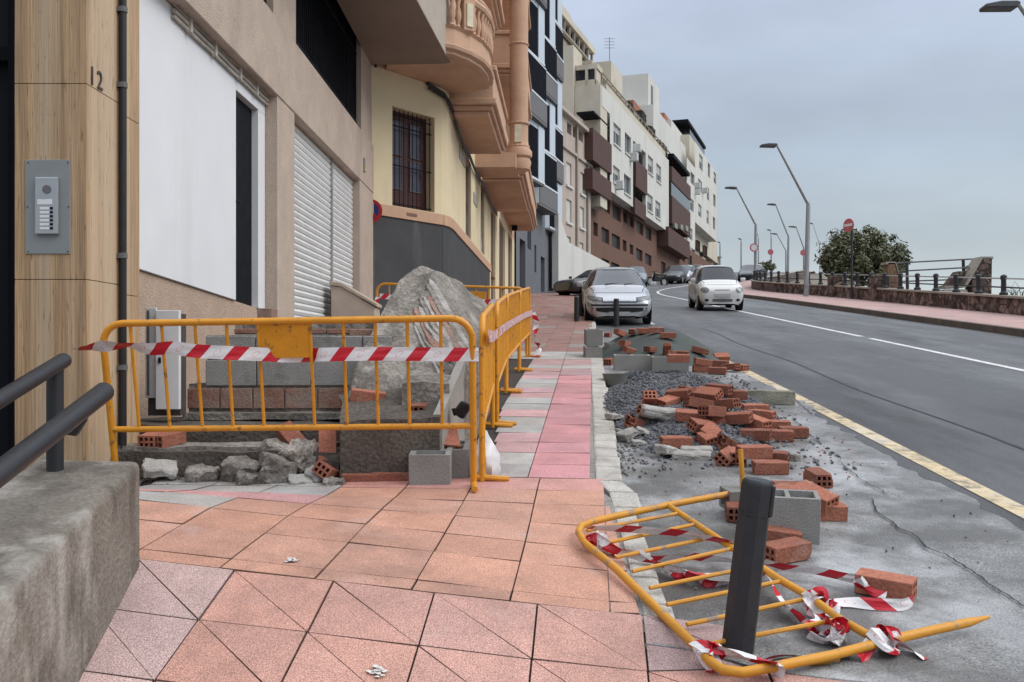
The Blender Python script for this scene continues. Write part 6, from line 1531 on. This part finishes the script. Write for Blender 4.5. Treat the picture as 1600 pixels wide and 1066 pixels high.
# paper scraps on the paving
for (px, py, lab) in ((456, 878, 'crumpled white paper scrap on the orange tiles'), (592, 1050, 'thin white paint splash scrap on the pink tiles at the bottom')):
    q = hit(px, py, Zs, .003); b = MB()
    for k in range(34):
        p = q + Vector((r2.gauss(0, .012), r2.gauss(0, .014), 0)); p.z = Zs(p.x, p.y) + .003 + r2.random() * .003; s_ = r2.uniform(.004, .015); a = r2.uniform(0, 6)
        b.add([p + Vector((math.cos(a + t_) * s_, math.sin(a + t_) * s_, r2.uniform(0, .006))) for t_ in (0, 1.9, 3.6, 5)], [(0, 1, 2, 3)])
    tag(b.build('paper_scrap', mat('paper_white', (.62, .6, .57), .8)), lab, 'litter')

# ---------------------------------------------------------------- barriers
m_yel = mat('barrier_yellow', (.62, .26, .014), .42, .12, 7, .12, 60, .45, stain=((.14, .075, .04), 17, .585, .66, .85), stain2=((.50, .20, .02), 3, .5, .75, .5))
m_yelw = mat('barrier_yellow_worn', (.56, .25, .022), .5, .12, 7, .12, 60, .4, stain=((.24, .19, .15), 14, .56, .64, .9), stain2=((.45, .18, .02), 3, .5, .75, .5))
def frame_pts(o, d, u, L, H, r=.13, n=6):
    """front view of the bent tube: up one leg, along the top, down the other"""
    pts = [o, o + u * (H - r)]
    for k in range(1, n + 1):
        a = math.pi / 2 * k / n; pts.append(o + u * (H - r + r * math.sin(a)) + d * (r - r * math.cos(a)))
    for k in range(0, n + 1):
        a = math.pi / 2 * k / n; pts.append(o + u * (H - r + r * math.cos(a)) + d * (L - r + r * math.sin(a)))
    return pts + [o + d * L]
GB = 'yellow barriers around the dig'
def barrier(A, B, H, lean, lab, bars=None, plate=None, foot=(0, 1), rb=.36, tube=.021, footdir=None):
    A, B = Vector(A), Vector(B); d = (B - A); L = d.length; d.normalize(); u = (Vector((0, 0, 1)) + Vector(lean)).normalized(); H = H
    t = thing('crowd_barrier', lab, 'barrier', tuple(A), GB)
    b = MB(); b.tube(frame_pts(A, d, u, L, H), tube, 10); b.build('frame', m_yel, t, smooth=True)
    b = MB(); b.tube([A + u * rb, B + u * rb], tube * .9, 10); b.build('bottom_rail', m_yel, t, smooth=True)
    bars = bars or [L * (k + 1) / 12 for k in range(11)]
    for x in bars:
        b = MB(); b.tube([A + d * x + u * rb, A + d * x + u * H], .0105, 8); b.build('bar', m_yel, t, smooth=True)
    if plate:
        n_ = d.cross(u); x0, x1, z0, z1 = plate; pr = [A + d * x0 + u * z0, A + d * x1 + u * z0, A + d * x1 + u * z1, A + d * x0 + u * z1]; b = MB(); b.prism([p - n_ * .004 for p in pr], n_ * .008); b.build('plate', m_yel, t)
    n_ = Vector((d.y, -d.x, 0)) if footdir is None else Vector(footdir)
    for k in foot:
        p = A + d * L * k; b = MB(); q0, q1 = p - n_ * .06, p + n_ * .17; q0.z = p.z + .03; q1.z = p.z + .012; b.tube([q0, p + Vector((0, 0, .025)), q1], .019, 8); b.build('foot', m_yel, t, smooth=True)
    return t
A1 = Vector((-2.475, 5.80, 0)); B1 = Vector((-.236, 5.70, 0)); A1.z = -.865; B1.z = -.835
L1 = (B1 - A1).length
def bx1(px): q = at(px, 600, 5.66); return (q.x - A1.x) / (B1.x - A1.x) * L1
barrier(A1, B1, 1.06, (0, -.22, 0), 'yellow barrier with solid panel standing in front of the dig', [bx1(p) for p in (213, 262, 314, 363, 412, 492, 543, 592, 641, 692)], (bx1(412), bx1(492), .835, 1.04), rb=.395, footdir=(.08, -1, 0))
def bpos(y): return Vector((pl(y, [(5.75, -.19), (7.85, -.163), (9.96, -.065), (12.1, .10), (14.0, .27)]), y, 0))
def onz(v): v = v.copy(); v.z = Zs(v.x, v.y); return v
barrier(onz(bpos(5.86)), onz(bpos(7.82)), 1.04, (0, 0, 0), 'yellow barrier running up the pavement from the front corner')
barrier(onz(bpos(7.92) + Vector((.03, 0, 0))), onz(bpos(9.95)), 1.04, (0, 0, 0), 'second yellow barrier up the pavement, beyond the white bag', plate=(.75, 1.15, .72, 1.0))
barrier(onz(bpos(10.05)), onz(bpos(12.0)), 1.04, (0, 0, 0), 'third yellow barrier up the pavement')
barrier(onz(bpos(12.1)), onz(bpos(13.9)), 1.04, (0, 0, 0), 'last yellow barrier at the upper end of the row')
a, c = Vector((-2.08, 14.25, 0)), Vector((.22, 14.05, 0)); a.z = Zs(a.x, a.y) + .05; c.z = Zs(c.x, c.y) - .02
barrier(a, c, 1.05, (0, 0, 0), 'yellow barrier closing the upper end across the dig behind the stair', plate=(1.35, 1.7, .68, .98))

# fallen barrier: bent tube frame lying half on the kerb
ft = thing('fallen_barrier', 'bent yellow barrier lying fallen over the kerb beside the near bollard', 'barrier', tuple(hit(1115, 1030, Sl)))
def hp(px, py, lf): return hit(px, py, Sl, lf, 2.0)
fp = [hp(1160, 768, .13), hp(1045, 789, .12), hp(960, 807, .11), hp(925, 815, .10), hp(908, 822, .10), hp(904, 832, .095), hp(915, 850, .09), hp(962, 888, .075), hp(1030, 955, .055), hp(1100, 1022, .045), hp(1112, 1036, .04), hp(1130, 1047, .035), hp(1160, 1051, .035), hp(1205, 1043, .035), hp(1300, 1024, .04), hp(1400, 998, .05), hp(1480, 980, .055), hp(1512, 973, .055)]
b = MB(); b.tube(fp + [hp(1545, 964, .055)], [.0185] * len(fp) + [.006], 10); b.build('frame', m_yelw, ft, smooth=True)
ip = [(1043, 789, .12), (1062, 802, .115), (1088, 819, .11), (1145, 857, .10), (1222, 908, .085), (1268, 934, .075), (1310, 966, .07), (1352, 990, .06), (1385, 1003, .05)]
b = MB(); b.tube([hp(*q) for q in ip], .0165, 10); b.build('bottom_rail', m_yelw, ft, smooth=True)
for (l_, r_) in (((917, 829, .092), (1062, 802, .115)), ((940, 850, .088), (1088, 819, .11)), ((962, 871, .08), (1118, 839, .105)), ((988, 893, .072), (1145, 857, .10)), ((1015, 919, .065), (1186, 884, .092)), ((1042, 945, .058), (1222, 908, .085)), ((1073, 976, .05), (1268, 934, .075)), ((1101, 1008, .045), (1310, 968, .07))):
    b = MB(); b.tube([hp(*l_), hp(*r_)], .0098, 8); b.build('bar', m_yelw, ft, smooth=True)
q = hp(1161, 768, .13); b = MB(); b.tube([q + Vector((0, .02, -.03)), q, at(1157, 702, q.y + .02)], .015, 8); b.build('foot', m_yelw, ft, smooth=True)
b = MB(); b.tube([hp(1310, 1030, .012), hp(1262, 1036, .012)], .012, 6); b.build('foot', m_yelw, ft, smooth=True)

# ---------------------------------------------------------------- striped tape
mt_ = bpy.data.materials.new('striped_tape'); mt_.use_nodes = True; N = mt_.node_tree.nodes; Lk = mt_.node_tree.links; bs = N['Principled BSDF']; bs.inputs['Roughness'].default_value = .38
uvn = N.new('ShaderNodeUVMap'); sx = N.new('ShaderNodeSeparateXYZ'); Lk.new(uvn.outputs[0], sx.inputs[0])
def mth(op, a, b_=None):
    n_ = N.new('ShaderNodeMath'); n_.operation = op
    for i, v in enumerate((a, b_)):
        if v is None: continue
        if isinstance(v, (int, float)): n_.inputs[i].default_value = v
        else: Lk.new(v, n_.inputs[i])
    return n_.outputs[0]
sk_ = mth('ADD', sx.outputs[0], mth('MULTIPLY', sx.outputs[1], -.065)); fr = mth('FRACT', mth('DIVIDE', sk_, .226)); isred = mth('LESS_THAN', fr, .40)
cu_ = mth('MULTIPLY', mth('SUBTRACT', fr, .70), .226); cv_ = mth('MULTIPLY', mth('SUBTRACT', sx.outputs[1], .5), .075)
rad = mth('SQRT', mth('ADD', mth('MULTIPLY', cu_, cu_), mth('MULTIPLY', cv_, cv_))); ringm = mth('MULTIPLY', mth('GREATER_THAN', rad, .014), mth('LESS_THAN', rad, .0175))
nz_ = N.new('ShaderNodeTexNoise'); nz_.inputs['Scale'].default_value = 60; ringm = mth('MULTIPLY', ringm, mth('GREATER_THAN', nz_.outputs[0], .47)); Lk.new(uvn.outputs[0], nz_.inputs['Vector'])
m1 = N.new('ShaderNodeMixRGB'); m1.inputs[1].default_value = (.68, .66, .66, 1); m1.inputs[2].default_value = (.60, .20, .20, 1); Lk.new(ringm, m1.inputs[0])
m2 = N.new('ShaderNodeMixRGB'); Lk.new(isred, m2.inputs[0]); Lk.new(m1.outputs[0], m2.inputs[1]); m2.inputs[2].default_value = (.50, .008, .022, 1); Lk.new(m2.outputs[0], bs.inputs['Base Color'])
def ribbon(pts, ang, width, lab, phase=0., group='red and white tape', fold=.0):
    """pts: 3-D points; ang: degrees, 90 = upright, 0 = flat"""
    P_ = []; A_ = []
    for i in range(len(pts) - 1):
        p0, p1, p2, p3 = [Vector(pts[max(0, min(len(pts) - 1, i + k))]) for k in (-1, 0, 1, 2)]
        for k in range(6):
            t = k / 6; P_.append(.5 * ((2 * p1) + (p2 - p0) * t + (2 * p0 - 5 * p1 + 4 * p2 - p3) * t * t + (3 * p1 - p0 - 3 * p2 + p3) * t ** 3)); A_.append(lerp(ang[i], ang[i + 1], t))
    P_.append(Vector(pts[-1])); A_.append(ang[-1])
    b = MB(); s_ = phase
    for i, p in enumerate(P_):
        tg = (P_[min(i + 1, len(P_) - 1)] - P_[max(0, i - 1)]).normalized(); lat = tg.cross(Vector((0, 0, 1)))
        if lat.length < 1e-3: lat = Vector((0, 1, 0))
        lat.normalize(); upv = lat.cross(tg).normalized(); a = R(A_[i]); sd = lat * math.cos(a) + upv * math.sin(a)
        if i: s_ += (p - P_[i - 1]).length
        n_ = sd.cross(tg)
        for k in range(5):
            v = k / 4; w = noise.noise(p * 9 + Vector((0, 0, v * 3))) * .006; b.v.append(p + sd * width * (v - .5) + n_ * (w + fold * math.sin(v * 6.28 + s_ * 14))); b.uv[len(b.v) - 1] = (s_, v)
    for i in range(len(P_) - 1):
        for k in range(4): b.f.append([i * 5 + k, i * 5 + k + 1, (i + 1) * 5 + k + 1, (i + 1) * 5 + k]); b.m.append(0)
    return tag(b.build('barrier_tape', mt_, smooth=False), lab, 'tape', group)
Yt = 5.55
fr_ = [(118, 547), (140, 544), (162, 541), (195, 540), (235, 546), (268, 544), (310, 549), (370, 552), (412, 554)]
ribbon([at(x, y, Yt - .05 if x < 400 else Yt) for x, y in fr_] + [at(x, y, Yt + .035) for x, y in ((450, 556), (488, 555))] + [at(x, y, Yt - .045) for x, y in ((510, 554), (600, 553), (690, 554), (748, 554))], [5, 25, 60, 15, 60, 75, 88, 90, 90, 90, 90, 90, 90, 90, 90], .082, 'striped tape stretched straight across the front barrier', .02)
rows_ = [(5.75, .93), (6.6, .86), (7.8, .80), (9, .77), (10.2, .74), (11.5, .72), (12.8, .70), (13.95, .66)]
ribbon([bpos(y) + Vector((.045, 0, Zs(0, y) + h)) for y, h in rows_], [90] * 8, .08, 'striped tape running up the pavement along the row of barriers')
e0 = bpos(13.95) + Vector((.05, 0, Zs(.27, 13.95) + .66))
ribbon([e0, e0 + Vector((.06, .03, -.15)), e0 + Vector((.02, .0, -.35)), e0 + Vector((.10, -.05, -.52)), e0 + Vector((.03, -.1, -.66))], [90, 50, 100, 60, 30], .08, 'loose tail of striped tape hanging at the last barrier of the row')
ribbon([a + (c - a) * t + Vector((0, -.05, .86 - .05 * math.sin(t * 3.1))) for t in (0.02, .2, .4, .6, .8, .98)], [90] * 6, .08, 'striped tape across the upper barrier behind the stair')
ribbon([a + Vector((.02, -.05, .84)), a + Vector((-.03, -.07, .6)), a + Vector((.03, -.07, .35)), a + Vector((-.01, -.1, .15))], [60, 120, 60, 90], .07, 'tail of striped tape hanging at the left end of the upper barrier')
def H3(l): return [hp(*q) for q in l]
ribbon(H3([(918, 826, .12), (960, 826, .13), (1010, 829, .13), (1060, 833, .125), (1110, 841, .12), (1148, 850, .115)]), [15, 45, 50, 50, 45, 40], .055, 'flat striped tape lying over the top bars of the fallen barrier', .1)
ribbon(H3([(930, 838, .11), (945, 850, .10), (975, 862, .085), (1000, 868, .07), (1030, 882, .05), (1060, 893, .05), (1090, 898, .06), (1120, 897, .06), (1160, 895, .06)]), [60, 100, 40, 80, 20, 60, 30, 20, 30], .06, 'twisted striped tape trailing through the middle bars of the fallen barrier', .15, fold=.008)
ribbon(H3([(1010, 872, .05), (1030, 874, .05), (1065, 868, .06), (1100, 872, .06), (1150, 876, .06), (1200, 880, .06)]), [40, 50, 40, 60, 30, 40], .05, 'short striped tape piece under the bars left of the bollard', .05)
ribbon(H3([(1045, 893, .03), (1060, 905, .02), (1085, 900, .02), (1105, 912, .02), (1140, 908, .03)]), [10, 60, 20, 70, 20], .055, 'crumpled striped tape on the slab inside the fallen barrier', .0, fold=.01)
ribbon(H3([(1195, 878, .09), (1230, 887, .07), (1275, 892, .06), (1320, 902, .06), (1345, 906, .07)]), [50, 55, 60, 75, 80], .045, 'striped tape pulled tight from the fallen barrier to the single brick', .0)
ribbon(H3([(1340, 905, .08), (1350, 918, .05), (1365, 930, .03), (1385, 934, .03)]), [80, 60, 80, 90], .05, 'red end of tape folded in front of the single brick', .0, fold=.01)
ribbon(H3([(1426, 938, .03), (1410, 945, .03), (1370, 944, .03), (1330, 941, .025), (1300, 943, .02), (1285, 945, .03)]), [90, 85, 70, 40, 20, 40], .05, 'pale tape strip lying on the slab below the single brick', .11)
ribbon(H3([(1190, 893, .07), (1208, 915, .06), (1228, 945, .05), (1250, 968, .04), (1275, 982, .03), (1300, 985, .04)]), [40, 60, 30, 70, 40, 60], .06, 'striped tape dropping from the bollard toward the lower bar', .07, fold=.006)
def knot(px, py, lf, lab, r0=.022, L_=.085, dirv=(1, -.6, 0), n=5):
    # tape wound tight round the tube, its crumpled folds and loose ends standing off
    q = hp(px, py, lf); d = Vector(dirv).normalized(); rk = random.Random(int(px)); s1 = d.orthogonal().normalized(); s2 = d.cross(s1); pts = []; ang = []
    for k in range(9):
        a = k * 1.9; rr = r0 * (1 if k < 5 else rk.uniform(1.1, 2.0)); pts.append(q + d * L_ * rk.uniform(-.5, .5) + (s1 * math.cos(a) + s2 * math.sin(a)) * rr); ang.append(rk.uniform(0, 180))
    e_ = q + d * L_ * .6 + Vector((rk.uniform(-.04, .06), rk.uniform(-.06, .02), 0)); e_.z = Sl(e_.x, e_.y) + .02; pts.append(e_); ang.append(rk.uniform(0, 90))
    return ribbon(pts, ang, .055, lab, .02 * px, fold=.008)
knot(1278, 940, .075, 'striped tape wound round the inner rail of the fallen barrier', .024, .10, (.7, -.8, -.1))
knot(1302, 988, .04, 'crumpled red and white tape bundle on the lower end of the fallen barrier', .035, .12, (1, .2, 0))
knot(1372, 998, .055, 'tape knot where inner rail and leg of the fallen barrier meet', .03, .13, (1, .2, 0))
knot(1108, 1022, .045, 'tape wrapped round the lowest corner of the fallen barrier', .024, .09, (.6, -.8, 0))
knot(935, 846, .09, 'red tape knot at the upper left corner of the fallen barrier', .026, .10, (.6, -.8, 0))
ribbon(H3([(1112, 1006, .07), (1130, 1018, .06), (1165, 1026, .05), (1195, 1035, .05), (1222, 1045, .05)]), [20, 30, 20, 40, 60], .075, 'wide pale tape flap lying at the foot of the bollard', .10, fold=.012)
ribbon(H3([(1195, 1030, .02), (1230, 1024, .02), (1275, 1028, .02), (1330, 1018, .02)]), [30, 20, 50, 20], .05, 'flattened tape trailing along the bottom leg of the fallen barrier', .05)
ribbon(H3([(1390, 1002, .05), (1410, 1008, .03), (1432, 1020, .012), (1447, 1030, .01)]), [60, 30, 20, 10], .05, 'pale torn tape end beside the pointed leg of the fallen barrier', .12)
ribbon(H3([(1362, 1004, .05), (1352, 1018, .03), (1346, 1032, .015)]), [60, 40, 60], .05, 'red torn tape end hanging under the tape knot', .0)
ribbon(H3([(1262, 958, .04), (1285, 972, .04), (1262, 985, .03), (1290, 1000, .03), (1325, 985, .05)]), [60, 20, 80, 30, 60], .06, 'loop of striped tape lying inside the lower end of the fallen barrier', .13, fold=.01)

# ---------------------------------------------------------------- bollards
m_bol = mat('bollard_iron', (.022, .024, .028), .55, .2, 14, .1, 90, .4, stain=((.07, .07, .07), 12, .6, .75, .4))
def bollard(base, top, r, lab, lock=False, group='iron bollards along the kerb'):
    base, top = Vector(base), Vector(top); t = thing('bollard', lab, 'bollard', tuple(base), group); d = (top - base)
    b = MB(); b.tube([base - d * .05, base, base + d * .93, base + d * .97, base + d * .99, top], [r * 1.05, r * 1.05, r, r, r * .95, r * .85], 8); b.build('post', m_bol, t, smooth=True)
    if lock:
        q = base + d * .88 + Vector((r * .93, -.02, 0)); b = MB(); b.box(q - Vector((.004, 0, .0)), (.02, .04, .12), Matrix.Rotation(.12, 3, 'Y')); b.build('clasp', m_bol, t, bevel=.006)
    b = MB(); b.tube([base + d * .80, base + d * .815], r * 1.02, 10); b.build('groove', m_bol, t)
    return t
bp_ = hit(1152, 1018, Sl); tp_ = at(1184, 749, bp_.y - .02)
bollard(bp_, tp_, .059, 'nearest black iron bollard leaning over the fallen barrier', True)
q = hit(963, 509, lambda x, y: Sl(x, y), y0=15); q = at(963, 508, 22.6); q.z = Sl(q.x, q.y); bollard(q, q + Vector((.0, 0, .66)), .066, 'black iron bollard standing in front of the silver hatchback')
for (px, Y, lab) in ((901, 23.0, 'black iron bollard on the pavement edge left of the silver hatchback'), (908, 25.5, 'black iron bollard half hidden behind the wing of the silver hatchback')):
    q = at(px, 500, Y); q.z = Zs(q.x, q.y); bollard(q, q + Vector((0, 0, .62)), .062, lab)
